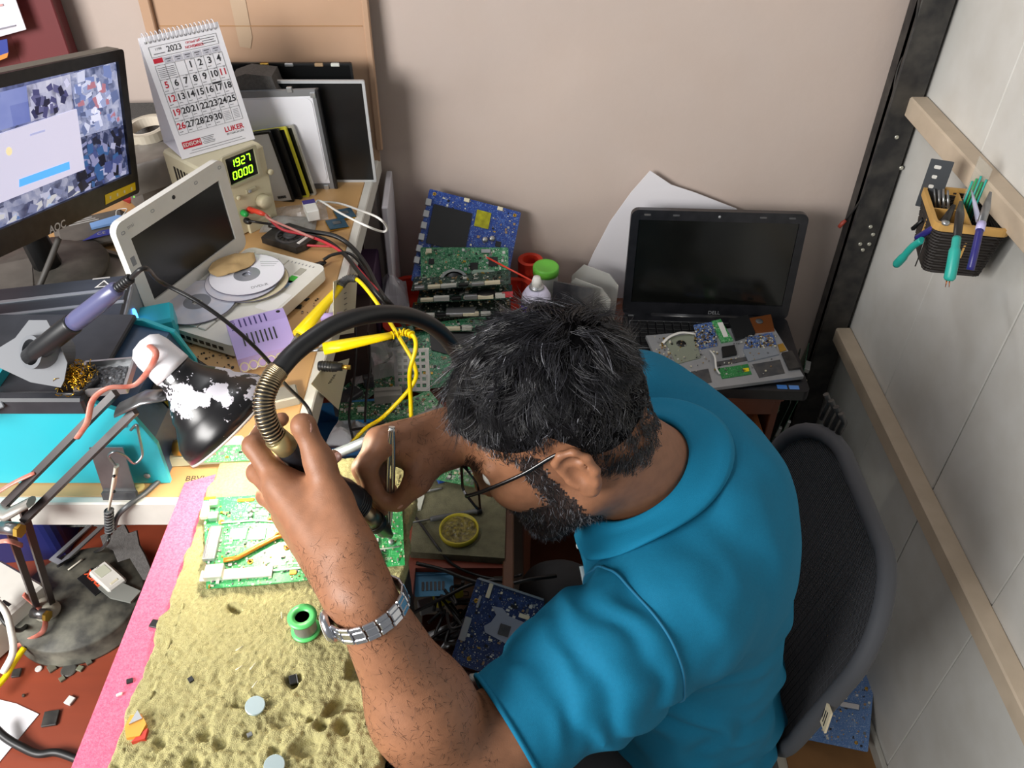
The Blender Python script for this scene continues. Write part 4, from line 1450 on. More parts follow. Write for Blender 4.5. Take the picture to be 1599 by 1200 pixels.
gstrip('foam_strip', [(346, 818), (400, 814), (452, 818), (500, 812)], .0012, m_gp)
gstrip('foam_strip', [(395, 896), (450, 890), (510, 884), (545, 880)], .0012, m_gp)
gstrip('foam_strip', [(565, 870), (590, 860), (624, 855)], .0012, m_gp)
m_orange = mat('copper orange', 'd98c34', .3, metal=.5)
gstrip('heat_pipe', [(350, 878), (372, 874), (405, 856), (432, 842), (462, 835)], .0034, m_orange, .6, .0030)
gbox('fin_stack', 333, 852, .014, .046, .006, m_silver)
for k in range(7):
    a, c = gl(329 + 2.0 * k - 2, 852)
    MB().box((a, c, .0066), (.0006, .045, .0014)).build('fin', m_steel, gb_)
gbox('edge_socket', 322, 800, .008, .024, .006, m_ivory)
gbox('edge_socket', 335, 790, .011, .009, .007, m_silver)
gbox('edge_socket', 335, 810, .011, .010, .007, m_silver)
gbox('port_shield', 370, 898, .078, .014, .003, mat('bright tin', 'e6e2d6', .25, metal=.6), R(0))
gbox('port_block', 336, 898, .020, .018, .008, mat('bright tin', '', .3))
gbox('orange_tab', 384, 782, .020, .005, .0016, m_orange)
gbox('orange_tab', 328, 779, .014, .004, .0016, m_orange)
gbox('orange_tab', 458, 895, .008, .006, .0012, m_orange)
gbox('ram_slot', 475, 836, .030, .006, .004, m_white, R(-6))
gbox('ram_slot', 470, 852, .024, .005, .003, m_silver, R(-6))
gbox('grey_connector', 591, 873, .008, .018, .004, m_grey, R(4))
gbox('chip', 405, 791, .008, .006, .0012, PAL[6])
gbox('chip', 415, 804, .008, .006, .0012, PAL[6])
gbox('chip', 585, 845, .010, .006, .0014, PAL[5])
gbox('chip', 372, 835, .020, .017, .0010, mat('chip green', '6ab884', .4))
gbox('chip', 402, 835, .020, .017, .0010, mat('chip green', '', .4))
for (u, v) in ((391, 799), (392, 807), (424, 799), (493, 888), (587, 852), (611, 849)):
    a, c = gl(u, v)
    MB().lathe([(.0032, 0), (.0032, .004), (.0028, .0046), (0, .0046)], 14, Matrix.Translation((a, c, 0))).build('capacitor', m_silver, gb_)
for (u, v) in ((346, 816), (422, 813), (434, 835), (448, 856), (391, 878)):
    a, c = gl(u, v)
    MB().lathe([(.0016, 0), (.0016, .0008), (.0034, .0008), (.0034, 0)], 14, Matrix.Translation((a, c, 0))).build('screw_ring', m_orange, gb_)
tx = MB()
text(tx, 'DIA', .005, frame((*gl(607, 873), .0001)))
for k in range(4):
    tx.box((*gl(357, 835 + 7 * k), .0004), (.007, .0014, .0003))
for k in range(9):
    tx.box((*gl(412 + 10 * k, 884 - .8 * k), .0004), (.0045, .002, .0003))
tx.build('silkscreen', m_white, gb_)

# ------------------------------------------------ small things on the pad
sp = thing('solder_spool', 'small green spool of solder wire standing on the sponge', 'solder spool', frame((P(478, 985, ZS).x, P(478, 985, ZS).y, ZS)))
m_spg = mat('spool green', '58c46a', .35)
MB().lathe([(.0075, .0005), (.0150, .0005), (.0150, .0025), (.0075, .0025), (.0075, .0005)], 36).build('flange', m_spg, sp)
MB().lathe([(.0075, .024), (.0150, .024), (.0150, .0260), (.0075, .0260), (.0075, .024)], 36).build('flange', m_spg, sp)
MB().lathe([(.0075, .001), (.0085, .001), (.0085, .0255), (.0075, .0255), (.0075, .001)], 28).build('core', mat('spool green dark', '2f9a48', .4), sp)
prf = []
for k in range(14):
    prf += [(.0112, .0028 + .0015 * k), (.0118, .00355 + .0015 * k)]
MB().lathe([(.0088, .0028)] + prf + [(.0088, .0238)], 28).build('solder_wire', m_silver, sp)
for (u, v, lb) in ((398, 1102, 'silver coin cell lying on the sponge below the solder spool'), (428, 1195, 'silver coin cell on the sponge at the bottom edge')):
    q = P(u, v, ZS + .003)
    t = thing('coin_cell', lb, 'battery', frame((q.x, q.y, ZS + .0005), 0, R(5), R(6)), 'coin cells on the sponge')
    MB().lathe([(.0085, 0), (.0095, .0006), (.0095, .0028), (.009, .0032), (0, .0032)], 32, smooth=False).build('can', mat('cell steel', 'b9cbcd', .35, metal=.5), t)
    MB().lathe([(.0080, -.0006), (.0080, 0.0)], 24).build('cap', m_silver, t)
q = P(458, 1063, 1.081)
solo('usb_socket', 'tiny black socket sunk in a hole of the sponge', 'socket', MB().box((0, 0, .004), (.007, .009, .008), b=.0006).box((.004, 0, .004), (.001, .009, .006), mi=1), [m_blk, m_silver], frame((q.x, q.y, 1.079), R(20), R(15)))
for (u, v, a, b, ang, lb) in ((253, 976, .012, .009, -12, 'flat dark chip on the pink foam edge beside the sponge'), (212, 1065, .006, .005, 20, 'little dark chip on the pink foam below the flat chip'), (298, 1062, .005, .006, 40, 'black speck chip on the sponge left of the coin cell'), (390, 1148, .005, .004, 30, 'grey cube chip on the sponge under the coin cell')):
    pk_ = u < 260
    q = P(u - (9 if pk_ else 0), v, 1.0746 if pk_ else ZS)
    z0 = 1.0746 if pk_ else ZS - .001
    solo('loose_chip', lb, 'chip', MB().box((0, 0, .0012), (a, b, .0024), b=.0003), PAL[0] if u != 390 else PAL[6], frame((q.x, q.y, z0), R(ang)), group='loose chips on the pad')
q = P(187, 1086, 1.075)
solo('white_bead', 'tiny white connector bead on the pink foam', 'bead', MB().box((0, 0, .0015), (.006, .0025, .003), b=.0006), m_white, frame((q.x, q.y, 1.0746), R(25)))
q = P(213, 1140, 1.088)
t = thing('orange_wrapper', 'crumpled orange and red wrapper at the pink foam edge', 'wrapper', frame((q.x, q.y, 1.0865), R(20)))
MB().prism([(-.008, -.008), (.004, -.010), (.010, .0), (.006, .012), (-.004, .014), (-.009, .004)], 0, .006).build('orange_side', mat('orange foil', 'e29a3a', .35), t)
MB().prism([(-.004, -.013), (.008, -.014), (.011, -.004), (.002, -.008)], 0, .005).build('red_side', mat('red foil', 'c23a2a', .35), t)
MB().prism([(-.005, .004), (.003, .016), (.007, .006)], .006, .008).build('silver_side', m_silver, t)
for (u, v) in ((374, 1044), (398, 1070), (374, 1014), (395, 1042), (440, 962)):
    q = P(u, v, ZS)
    solo('wire_clipping', {374: 'tiny pale wire clipping on the sponge above the left chip', 398: 'tiny pale wire clipping just above the coin cell', 395: 'tiny pale wire clipping midway to the spool', 440: 'tiny pale wire clipping left of the solder spool'}[u] + (' higher up' if v == 1014 else ''), 'wire clipping', MB().cyl((-.004, 0, .001), (.004, 0, .001), .0006, n=5), m_ivory, frame((q.x, q.y, ZS), R(25 + u)), group='wire clippings on the sponge')

# ------------------------------------------------ green and white boards stacked at the bench corner behind the lamp
q = P(305, 712, Z_B)
nbk = thing('pale_box', 'pale grey green plastic box lying behind the lamp shade', 'box', frame((P(318, 722, Z_B).x, P(318, 722, Z_B).y + .01, Z_B), R(5)))
MB().box((0, 0, .010), (.10, .035, .020), b=.003).build('body', mat('pale green grey', 'b9bda5', .5), nbk)
make_pcb('small green board on the pale box by the lamp', frame((P(355, 708, Z_B + .022).x, P(355, 708, Z_B + .022).y, Z_B + .0225), R(3)), .07, .028, '3fa458', '9ad09a', 21, 60, group=None)
tx = MB()
text(tx, 'BBVL x', .012, frame((P(312, 748, Z_B).x, P(312, 748, Z_B).y, Z_B + .0004), R(2)))
tag(tx.build('bench_inscription', m_print), 'black handwritten letters on the bench front edge', 'writing')

# ------------------------------------------------ hot air handle, hose
S_ = PD(452, 702, .80)
T_ = PD(611, 838, .938)
ax = (T_ - S_).normalized()
L_ = (T_ - S_).length
hg = thing('hot_air_handle', 'black hot air rework handle with steel nozzle held over the board', 'hot air tool', Matrix.Translation(S_) @ Vector((0, 0, 1)).rotation_difference(ax).to_matrix().to_4x4())
MB().lathe([(0, -.012), (.009, -.010), (.0125, 0), (.0135, .02), (.013, .06), (.014, L_ * .40), (.0175, L_ * .46), (.0185, L_ * .54), (.018, L_ * .63), (.013, L_ * .64), (0, L_ * .64)], 32).build('grip', mat('rubber black', '1d1f24', .4), hg)
for k in range(5):
    z = L_ * .545 + .0034 * k
    MB().lathe([(.0184, z), (.0192, z + .0008), (.0192, z + .0018), (.0184, z + .0026)], 32).build('cooling_ring', m_blk, hg)
MB().lathe([(.0115, L_ * .63), (.0115, L_ * .80), (.0095, L_ * .81), (.009, L_ * .92), (.005, L_ * .965), (.004, L_ * .99), (.0032, L_ * .99), (.0034, L_ * .94), (0, L_ * .94)], 24).build('nozzle', mat('burnt steel', '8a7f68', .3, metal=.9), hg)
MB().lathe([(.012, L_ * .80), (.0125, L_ * .805), (.0125, L_ * .84), (.012, L_ * .845)], 24).build('nozzle_clamp', mat('burnt dark steel', '3a3835', .35, metal=.8), hg)
HI = hg.matrix_world.inverted() if False else (Matrix.Translation(S_) @ Vector((0, 0, 1)).rotation_difference(ax).to_matrix().to_4x4()).inverted()
sprp = spline([PD(452, 702, .80), PD(436, 690, .79), PD(418, 660, .775), PD(412, 625, .77), PD(424, 593, .775), PD(436, 578, .78)], 14)
MB().lathe([(.0115, -.022), (.0118, -.004), (.0105, -.001), (.0, .0)], 20).build('ferrule', mat('dull brass', 'a39468', .4, metal=.7), hg)
hpts = [HI @ p for p in sprp]
MB().tube(hpts, .0086, 12).build('hose_end', m_cable, hg)
# coil spring around the hose end
cp = []
nn = Vector((1, 0, 0))
turns = 30
tot = len(hpts) - 1
for k in range(turns * 10 + 1):
    t = .16 * tot + (k / (turns * 10)) * tot * .84
    i = min(int(t), tot - 1)
    c = hpts[i].lerp(hpts[i + 1], t - i)
    tg = (hpts[i + 1] - hpts[i]).normalized()
    nn = (nn - tg * nn.dot(tg)).normalized()
    a = 2 * math.pi * k / 10
    cp.append(c + (nn * math.cos(a) + tg.cross(nn) * math.sin(a)) * .0098)
MB().tube(cp, .0010, 5).build('coil_spring', mat('spring steel', 'a8987a', .3, metal=.9), hg)
hose = spline([PD(436, 578, .78), PD(455, 556, .785), PD(480, 535, .795), PD(520, 509, .81), PD(565, 494, .83), PD(610, 490, .86), PD(650, 497, .90), PD(685, 517, .95), PD(712, 550, 1.01), PD(738, 600, 1.10), PD(755, 650, 1.22), PD(760, 700, 1.36)], 8)
solo('air_hose', 'thick black air hose arching from the hot air handle behind the head', 'hose', MB().tube(hose, .0092, 16), m_cable)
solo('steel_rod', 'round grey steel rod lying behind both hands', 'rod', MB().cyl(P(515, 713, 1.085), P(690, 640, 1.085), .0068, n=16), mat('matt steel', '9fa6a8', .35, metal=.6))

# ================================================================== the person: smooth implicit body, meshed with surface nets
class Field:
    def __init__(s):
        s.p, s.n = [], []

    def cap(s, a, b, ra, rb=None, k=.012, neg=False):
        a, b = np.array(a, float), np.array(b, float)
        rb = ra if rb is None else rb
        ab = b - a
        L2 = max(ab @ ab, 1e-12)

        def f(q):
            t = np.clip(((q - a) @ ab) / L2, 0, 1)
            return np.linalg.norm(q - a - t[:, None] * ab, axis=1) - (ra + (rb - ra) * t)
        (s.n if neg else s.p).append((f, (a + b) / 2, math.sqrt(L2) / 2 + max(ra, rb), k))
        return s

    def ell(s, c, rad, k=.012, rot=None, neg=False):
        c, rad = np.array(c, float), np.array(rad, float)

        def f(q):
            l = q - c
            if rot is not None:
                l = l @ rot
            k0 = np.linalg.norm(l / rad, axis=1)
            k1 = np.linalg.norm(l / rad ** 2, axis=1)
            return np.where(k1 > 1e-9, k0 * (k0 - 1) / np.maximum(k1, 1e-9), -rad.min())
        (s.n if neg else s.p).append((f, c, rad.max(), k))
        return s

    def __call__(s, q, P_=None, N_=None):
        d = np.full(len(q), 1.0)
        for (f, c, r, k) in (s.p if P_ is None else P_):
            e = f(q)
            h = np.clip(.5 + .5 * (d - e) / k, 0, 1)
            d = d * (1 - h) + e * h - k * h * (1 - h)
        for (f, c, r, k) in (s.n if N_ is None else N_):
            e = -f(q)
            h = np.clip(.5 - .5 * (d - e) / k, 0, 1)
            d = d * (1 - h) + e * h + k * h * (1 - h)
        return d


def mesh_field(F, lo, hi, vox, post=None, B=12, cut=None):
    lo, hi = np.array(lo, float), np.array(hi, float)
    nb = np.ceil((hi - lo) / (vox * B)).astype(int)
    n = nb * B
    G = np.empty(n, np.float32)
    rad = B * vox * .87
    pc = np.array([p[1] for p in F.p])
    pr_ = np.array([p[2] for p in F.p])
    off = (np.stack(np.meshgrid(*[np.arange(B)] * 3, indexing='ij'), -1).reshape(-1, 3)) * vox
    for i in range(nb[0]):
        for j in range(nb[1]):
            for k in range(nb[2]):
                o = lo + np.array([i, j, k]) * B * vox
                c = o + B * vox / 2
                Pa = [F.p[m_] for m_ in np.nonzero(((pc - c) ** 2).sum(1) < (pr_ + rad + .05) ** 2)[0]]
                sl = (slice(i * B, i * B + B), slice(j * B, j * B + B), slice(k * B, k * B + B))
                if not Pa:
                    G[sl] = 1
                    continue
                Na = [p for p in F.n if np.linalg.norm(p[1] - c) < p[2] + rad + .03]
                dc = F(c[None], Pa, Na)[0]
                if cut:
                    dc = cut(c[None], np.array([dc]))[0]
                if abs(dc) > rad + (.02 if post else .008):
                    G[sl] = dc
                    continue
                q = off + o
                v = F(q, Pa, Na)
                if post:
                    nr_ = np.abs(v) < .020
                    if nr_.any():
                        v[nr_] = post(q[nr_], v[nr_])
                if cut:
                    v = cut(q, v)
                G[sl] = v.reshape(B, B, B)
    s = G < 0
    c8 = [s[a:n[0] - 1 + a, b:n[1] - 1 + b, c:n[2] - 1 + c] for a in (0, 1) for b in (0, 1) for c in (0, 1)]
    cnt = sum(x.astype(np.int8) for x in c8)
    mix = (cnt > 0) & (cnt < 8)
    ci = np.argwhere(mix)
    vid = np.full(mix.shape, -1, np.int64)
    vid[mix] = np.arange(len(ci))
    acc = np.zeros((len(ci), 3))
    num = np.zeros(len(ci))
    for ax in range(3):
        for u in (0, 1):
            for w in (0, 1):
                a = [0, 0, 0]
                oth = [x for x in range(3) if x != ax]
                a[oth[0]], a[oth[1]] = u, w
                b = list(a)
                b[ax] = 1
                ia, ib = ci + a, ci + b
                ga, gb2 = G[tuple(ia.T)], G[tuple(ib.T)]
                m = (ga < 0) != (gb2 < 0)
                t = np.where(m, ga / np.where(m, ga - gb2, 1), 0)
                pt = np.array(a, float) + np.zeros((len(ci), 3))
                pt[:, ax] = t
                acc[m] += pt[m]
                num[m] += 1
    V = lo + (ci + acc / num[:, None]) * vox
    Fs = []
    for ax in range(3):
        o1, o2 = [x for x in range(3) if x != ax]
        sa = [slice(1, n[d] - 1) for d in range(3)]
        sb = list(sa)
        sa[ax] = slice(0, n[ax] - 2)
        sb[ax] = slice(1, n[ax] - 1)
        A, Bq = s[tuple(sa)], s[tuple(sb)]
        e = np.argwhere(A != Bq)
        base = e.copy()
        base[:, o1] += 1
        base[:, o2] += 1
        fl = A[tuple(e.T)]

        def cell(d1, d2):
            q = base.copy()
            q[:, o1] -= d1
            q[:, o2] -= d2
            return vid[tuple(q.T)]
        qd = np.stack([cell(1, 1), cell(0, 1), cell(0, 0), cell(1, 0)], 1)
        flip = fl if ax != 1 else ~fl
        qd[~flip] = qd[~flip][:, ::-1]
        Fs.append(qd)
    Fs = np.concatenate(Fs)
    Fs = Fs[(Fs >= 0).all(1)]
    return V, Fs


def np_mesh(name, V, Fs, mats, parent=None, midx=None, relax=0):
    V = np.array(V)
    if relax:
        e = np.concatenate([Fs[:, [0, 1]], Fs[:, [1, 2]], Fs[:, [2, 3]], Fs[:, [3, 0]]])
        e = np.concatenate([e, e[:, ::-1]])
        deg = np.bincount(e[:, 0], minlength=len(V)).astype(float)
        for _ in range(relax):
            S = np.stack([np.bincount(e[:, 0], weights=V[e[:, 1], k], minlength=len(V)) for k in range(3)], 1) / np.maximum(deg, 1)[:, None]
            V = V * .5 + S * .5
    me = bpy.data.meshes.new(name)
    nF, w = Fs.shape
    me.vertices.add(len(V))
    me.vertices.foreach_set('co', V.astype(np.float32).ravel())
    me.loops.add(nF * w)
    me.loops.foreach_set('vertex_index', Fs.astype(np.int32).ravel())
    me.polygons.add(nF)
    me.polygons.foreach_set('loop_start', np.arange(0, nF * w, w, dtype=np.int32))
    me.polygons.foreach_set('use_smooth', np.ones(nF, bool))
    for m in mats if isinstance(mats, list) else [mats]:
        me.materials.append(m)
    if midx is not None:
        me.polygons.foreach_set('material_index', midx.astype(np.int32))
    me.update(calc_edges=True)
    me.validate()
    return link(name, me, parent)


# ---- head frame (x forward, y to his left, z up)
HO = np.array([.0475, .6475, 1.221])
hf = np.array([-.8563, -.0747, -.5111])
hu = np.array([-.5164, .1369, .8453])
hf /= np.linalg.norm(hf)
hu -= hf * (hu @ hf)
hu /= np.linalg.norm(hu)
HRm = np.stack([hf, np.cross(hu, hf), hu], 1)
hw = lambda x, y, z: HO + HRm @ np.array([x, y, z])
PDn = lambda u, v, d: np.array(PD(u, v, d))
B = Field()
# skull, face
B.ell(hw(-.012, 0, .028), (.097, .076, .088), .02, HRm)
B.ell(hw(.030, 0, -.02), (.066, .060, .075), .03, HRm)
B.cap(hw(.052, 0, -.055), hw(.068, 0, -.092), .036, .024, .025)
for s in (-1, 1):
    B.cap(hw(.0, .050 * s, -.058), hw(.060, .016 * s, -.094), .020, .019, .025)
    B.ell(hw(.060, .036 * s, -.018), (.026, .024, .024), .02, HRm)
    B.cap(hw(.080, .012 * s, .024), hw(.066, .048 * s, .022), .011, .009, .012)
B.cap(hw(.088, 0, .014), hw(.107, 0, -.024), .0075, .0115, .010)
for s in (-1, 1):
    B.ell(hw(.097, .012 * s, -.028), (.010, .008, .007), .006, HRm)
    B.ell(hw(.094, .033 * s, .004), (.013, .016, .011), .008, HRm, neg=True)
B.ell(hw(.087, 0, -.052), (.010, .022, .006), .006, HRm)
B.ell(hw(.085, 0, -.063), (.010, .019, .007), .006, HRm)
# ears: plate, rim, lobe, hollow
for s in (-1, 1):
    eo = lambda x, z, y=.0: hw(-.016 + x, (.076 + y) * s, -.006 + z)
    er = HRm @ np.array([[math.cos(R(12)), 0, math.sin(R(12))], [0, 1, 0], [-math.sin(R(12)), 0, math.cos(R(12))]])
    B.ell(eo(-.004, .0, .006), (.017, .006, .030), .006, er)
    pts = [(.010, .010, .004), (.010, .024, .008), (.0, .033, .012), (-.014, .031, .014), (-.022, .018, .014), (-.022, .0, .013), (-.014, -.016, .010), (-.006, -.026, .006), (.004, -.024, .003)]
    for a, b in zip(pts, pts[1:]):
        B.cap(eo(a[0], a[1], a[2]), eo(b[0], b[1], b[2]), .0042, .0042, .004)
    B.ell(eo(-.003, -.024, .006), (.009, .005, .009), .005, er)
    B.cap(eo(-.013, .014, .011), eo(-.010, -.008, .010), .003, .003, .004)
    B.cap(eo(.009, -.004, .005), eo(.006, -.012, .006), .004, .004, .004)
    B.ell(eo(-.001, .002, .016), (.0095, .010, .016), .003, er, neg=True)
    B.ell(eo(-.006, .022, .018), (.010, .008, .007), .003, er, neg=True)
# neck and hidden trunk
NBs = np.array([.175, .688, 1.10])
B.cap(hw(-.035, 0, -.045), NBs, .056, .064, .03)
B.cap(hw(-.01, 0, -.06), NBs + np.array([-.035, 0, -.02]), .046, .05, .03)
B.cap((.2, .60, 1.02), (.2, .79, 1.02), .075, .075, .05)
B.cap((.215, .69, .98), (.27, .72, .56), .09, .10, .05)
# ---- arms
LS, LE, LWr = np.array([.172, .515, 1.075]), np.array([-.058, .372, 1.022]), PDn(568, 935, .735)
B.cap(LS, LE, .058, .045, .03)
mid = LE * .62 + LWr * .38
B.cap(LE, mid, .043, .0455, .03)
B.cap(mid, LWr, .0455, .0275, .03)
RS, RE, RW = np.array([.172, .86, 1.075]), np.array([.0, .93, 1.0]), PDn(712, 680, .925)
B.cap(RS, RE, .058, .045, .03)
B.cap(RE, RW, .044, .027, .03)


def finger(js, rs, k=.006):
    q = [PDn(*j) for j in js]
    for i in range(len(q) - 1):
        B.cap(q[i], q[i + 1], rs[i], rs[i + 1], k)
    return q


# left hand round the hot air handle
hk_ = .012
lm = {'i': (438, 757, .790), 'm': (446, 782, .812), 'r': (452, 806, .835), 'p': (464, 828, .853)}
for kx, rr in (('i', .0165), ('m', .017), ('r', .016), ('p', .015)):
    B.cap(LWr + (PDn(*lm[kx]) - LWr) * .12, PDn(*lm[kx]), .021, rr, .02)
B.cap(PDn(545, 868, .752), PDn(505, 790, .785), .024, .022, .02)
finger([lm['i'], (396, 697, .800), (414, 668, .842), (440, 655, .846)], [.0125, .0102, .0092, .0075])
finger([lm['m'], (402, 738, .850), (444, 722, .888), (486, 716, .880), (522, 714, .862)], [.0125, .0105, .0095, .0088, .0075])
finger([lm['r'], (416, 775, .885), (462, 757, .912), (505, 750, .893)], [.012, .010, .009, .0075])
finger([lm['p'], (438, 806, .90), (474, 790, .922), (512, 784, .905)], [.0105, .009, .0082, .007])
tq = finger([(548, 850, .748), (520, 782, .772), (499, 722, .776), (475, 668, .775)], [.020, .0158, .0125, .0108], .012)
B.ell(PDn(473, 664, .773), (.0105, .0105, .0105), .008)
B.cap(PDn(500, 775, .80), PDn(450, 765, .80), .017, .014, .02)
# right hand pinching the tweezers
rmc = {'i': (600, 690, .885), 'm': (592, 690, .908), 'r': (600, 692, .93), 'p': (612, 700, .945)}
for kx, rr in (('i', .0155), ('m', .016), ('r', .015), ('p', .014)):
    B.cap(RW + (PDn(*rmc[kx]) - RW) * .15, PDn(*rmc[kx]), .021, rr, .02)
finger([rmc['i'], (572, 728, .878), (582, 764, .895), (601, 786, .906)], [.0135, .0112, .0098, .0078])
finger([rmc['m'], (566, 732, .905), (578, 772, .918), (599, 796, .922)], [.0135, .0112, .0098, .0080])
finger([rmc['r'], (574, 734, .935), (594, 768, .945), (612, 784, .94)], [.012, .010, .009, .0075])
finger([rmc['p'], (590, 735, .955), (606, 764, .962), (620, 776, .955)], [.0105, .009, .008, .007])
rq = finger([(700, 690, .922), (672, 718, .905), (652, 752, .900), (622, 786, .906)], [.020, .0162, .0128, .0100], .012)
B.cap(PDn(690, 700, .925), PDn(625, 700, .912), .020, .018, .02)

V, Fq = mesh_field(B, (-.36, .30, .44), (.36, 1.06, 1.42), .0026)
m_skin = mat('skin', '95664a', .5, var=.18, vs=90, bump=.12, bs=900, sub=.0, spec=.4)
m_stub = mat('stubbled skin', '3a2a24', .6, var=.4, vs=400)
m_lip = mat('lip', '6e3d36', .5)
L = (V - HO) @ HRm
fl = L[Fq].mean(1)
near = (np.linalg.norm(fl, axis=1) < .142) & (fl[:, 0] < .104)
bn = (np.random.RandomState(3).rand(len(fl)) - .5) * .007
x, y, z = fl[:, 0] + bn, np.abs(fl[:, 1]), fl[:, 2] + bn
beard = near & (((z < -.040 + .22 * np.clip(x - .02, 0, .1) * 0) & (x > .004) & (z > -.135) & (x < .12)) | ((y > .052) & (x > .010) & (x < .034) & (z < .03) & (z > -.06))) & ~((x > .03) & (z > -.048) & (y < .045)) & ~((y < .02) & (z > -.07) & (z < -.045) & (x > .08))
mous = near & (z < -.036) & (z > -.05) & (x > .078) & (y < .03)
brow = (np.linalg.norm(fl, axis=1) < .102) & near & (z > .026) & (z < .035) & (x > .055) & (y > .012) & (y < .05)
lips = near & (z < -.047) & (z > -.067) & (x > .086) & (y < .022)
mid_ = np.zeros(len(Fq), int)
mid_[beard | mous] = 1
mid_[lips] = 2
pe = np_mesh('person', V, Fq, [m_skin, m_stub, m_lip], None, mid_, relax=1)
tag(pe, 'man in a blue polo shirt bent over the board, soldering with tweezers', 'person')
BODY = (V, Fq, L)


# nails
def nail(c, n_, fwd, w, l, nm='fingernail'):
    n_ = (n_ / np.linalg.norm(n_))
    M = axes(Vector(c), Vector(np.cross(fwd, n_)), Vector(fwd))
    MB().ball((0, 0, 0), 1, 12, M @ Matrix.Diagonal((w, l, .0012, 1))).build(nm, mat('nail', 'c08f80', .3), pe)


vd = lambda p: (np.array(CAM) - p) / np.linalg.norm(np.array(CAM) - p)
c = PDn(476, 667, .775)
nail(c + vd(c) * .0108, vd(c), tq[3] - tq[2], .0068, .0085)
c = PDn(524, 714, .862)
nail(c + vd(c) * .0070 + np.array([.002, 0, 0]), vd(c) + np.array([.6, 0, 0]), PDn(522, 714, .862) - PDn(486, 716, .88), .005, .0062)
c = rq[3]
nail(c + vd(c) * .0092, vd(c), rq[3] - rq[2], .006, .0075)
c = PDn(601, 785, .906)
nail(c + vd(c) * .0074, vd(c), PDn(601, 786, .906) - PDn(582, 764, .895), .0048, .006)

# ---- eyes
for s in (-1, 1):
    MB().ball((0, 0, 0), .0115, 16, Matrix.Translation(Vector(hw(.077, .032 * s, .003)))).build('eyeball', m_white, pe)

# ---------------------------------------------------------------- clothing
Sh = Field()
Sh.cap((.195, .585, 1.035), (.195, .795, 1.035), .098, .098, .06)
Sh.cap((.225, .625, 1.02), (.275, .64, .60), .112, .128, .06)
Sh.cap((.225, .77, 1.02), (.275, .79, .60), .112, .128, .06)
Sh.cap((.245, .69, 1.04), (.235, .69, .92), .105, .115, .06)
Sh.cap((.275, .715, .62), (.285, .72, .48), .15, .15, .06)
Sh.cap(NBs + np.array([.005, 0, -.035]), NBs + np.array([.02, 0, -.09]), .074, .09, .05)
Sh.cap((.175, .525, 1.06), (.085, .468, 1.048), .080, .074, .04)
slE = np.array([-.004, .402, 1.036])
Sh.cap((.085, .468, 1.048), slE, .074, .058, .03)
Sh.cap((.175, .86, 1.06), (.06, .905, 1.02), .080, .068, .04)
dirL = (LE - LS) / np.linalg.norm(LE - LS)
Sh.cap(slE, slE + dirL * .04, .058, .057, .02)
Sh.cap(slE - dirL * .025, slE + dirL * .09, .0505, .0525, .003, neg=True)
ndir = hw(-.02, 0, -.05) - NBs
ndir = ndir / np.linalg.norm(ndir)
Sh.cap(NBs + ndir * .012, NBs + ndir * .2, .068, .10, .006, neg=True)


def wrinkle(q, v):
    # folds: bands across the sleeve, drape lines down the side and back
    t = (q - np.array([.085, .468, 1.048])) @ dirL
    ws = np.exp(-((q - np.array([.09, .47, 1.05])) ** 2).sum(1) / .010)
    w = .0062 * np.sin(t * 130 + 8 * vnoise(q, 14, 2)) * ws
    d2 = q @ np.array([.35, .55, .75])
    wb = np.clip((1.02 - q[:, 2]) / .2, 0, 1) * np.clip((q[:, 0] - .05) / .1, 0, 1)
    w = w + .0055 * np.sin(d2 * 75 + 9 * vnoise(q + 5, 9, 2)) * wb
    w = w + .007 * vnoise(q + 2, 16, 2)
    tp = (q - slE) @ dirL
    nearm = np.linalg.norm(q - slE, axis=1) < .13
    w = w * np.where(nearm, np.clip(-tp / .035, 0, 1), 1)
    return v + w


def hemcut(q, v):
    tp = (q - slE) @ dirL
    return np.where(((q - slE) ** 2).sum(1) < .0169, np.maximum(v, tp), v)


V2, F2 = mesh_field(Sh, (-.08, .32, .44), (.50, 1.06, 1.22), .0034, wrinkle, cut=hemcut)
m_shirt = mat('teal polo cloth', '106d8f', .8, var=.08, vs=300, bump=.25, bs=1500, spec=.2)
nt = m_shirt.node_tree
shb = np_mesh('polo_shirt', V2, F2, m_shirt, pe, relax=2)
# collar: stand and folded leaf around the neck
m_collar = mat('collar rib', '127aa0', .8, var=.12, vs=900, stretch=(1, 1, 1), bump=.3, bs=1200, spec=.2)
nz_ = Vector(ndir)
ex = Vector((-1, 0, -.55))
ex = (ex - nz_ * ex.dot(nz_)).normalized()
ey = nz_.cross(ex)
cb = MB()
NA = 56
cs_s = np.linspace(-.13, .10, 300)


def neck_pt(a, rad, off=0.):
    cd_ = np.array(ex * math.cos(a) + ey * math.sin(a))
    q = NBs[None] + np.array(nz_)[None] * cs_s[:, None] + cd_[None] * rad
    v = Sh(q, None, [])
    i = np.nonzero(v < off)[0]
    return Vector(q[i[-1]]) if len(i) else Vector(q[0])


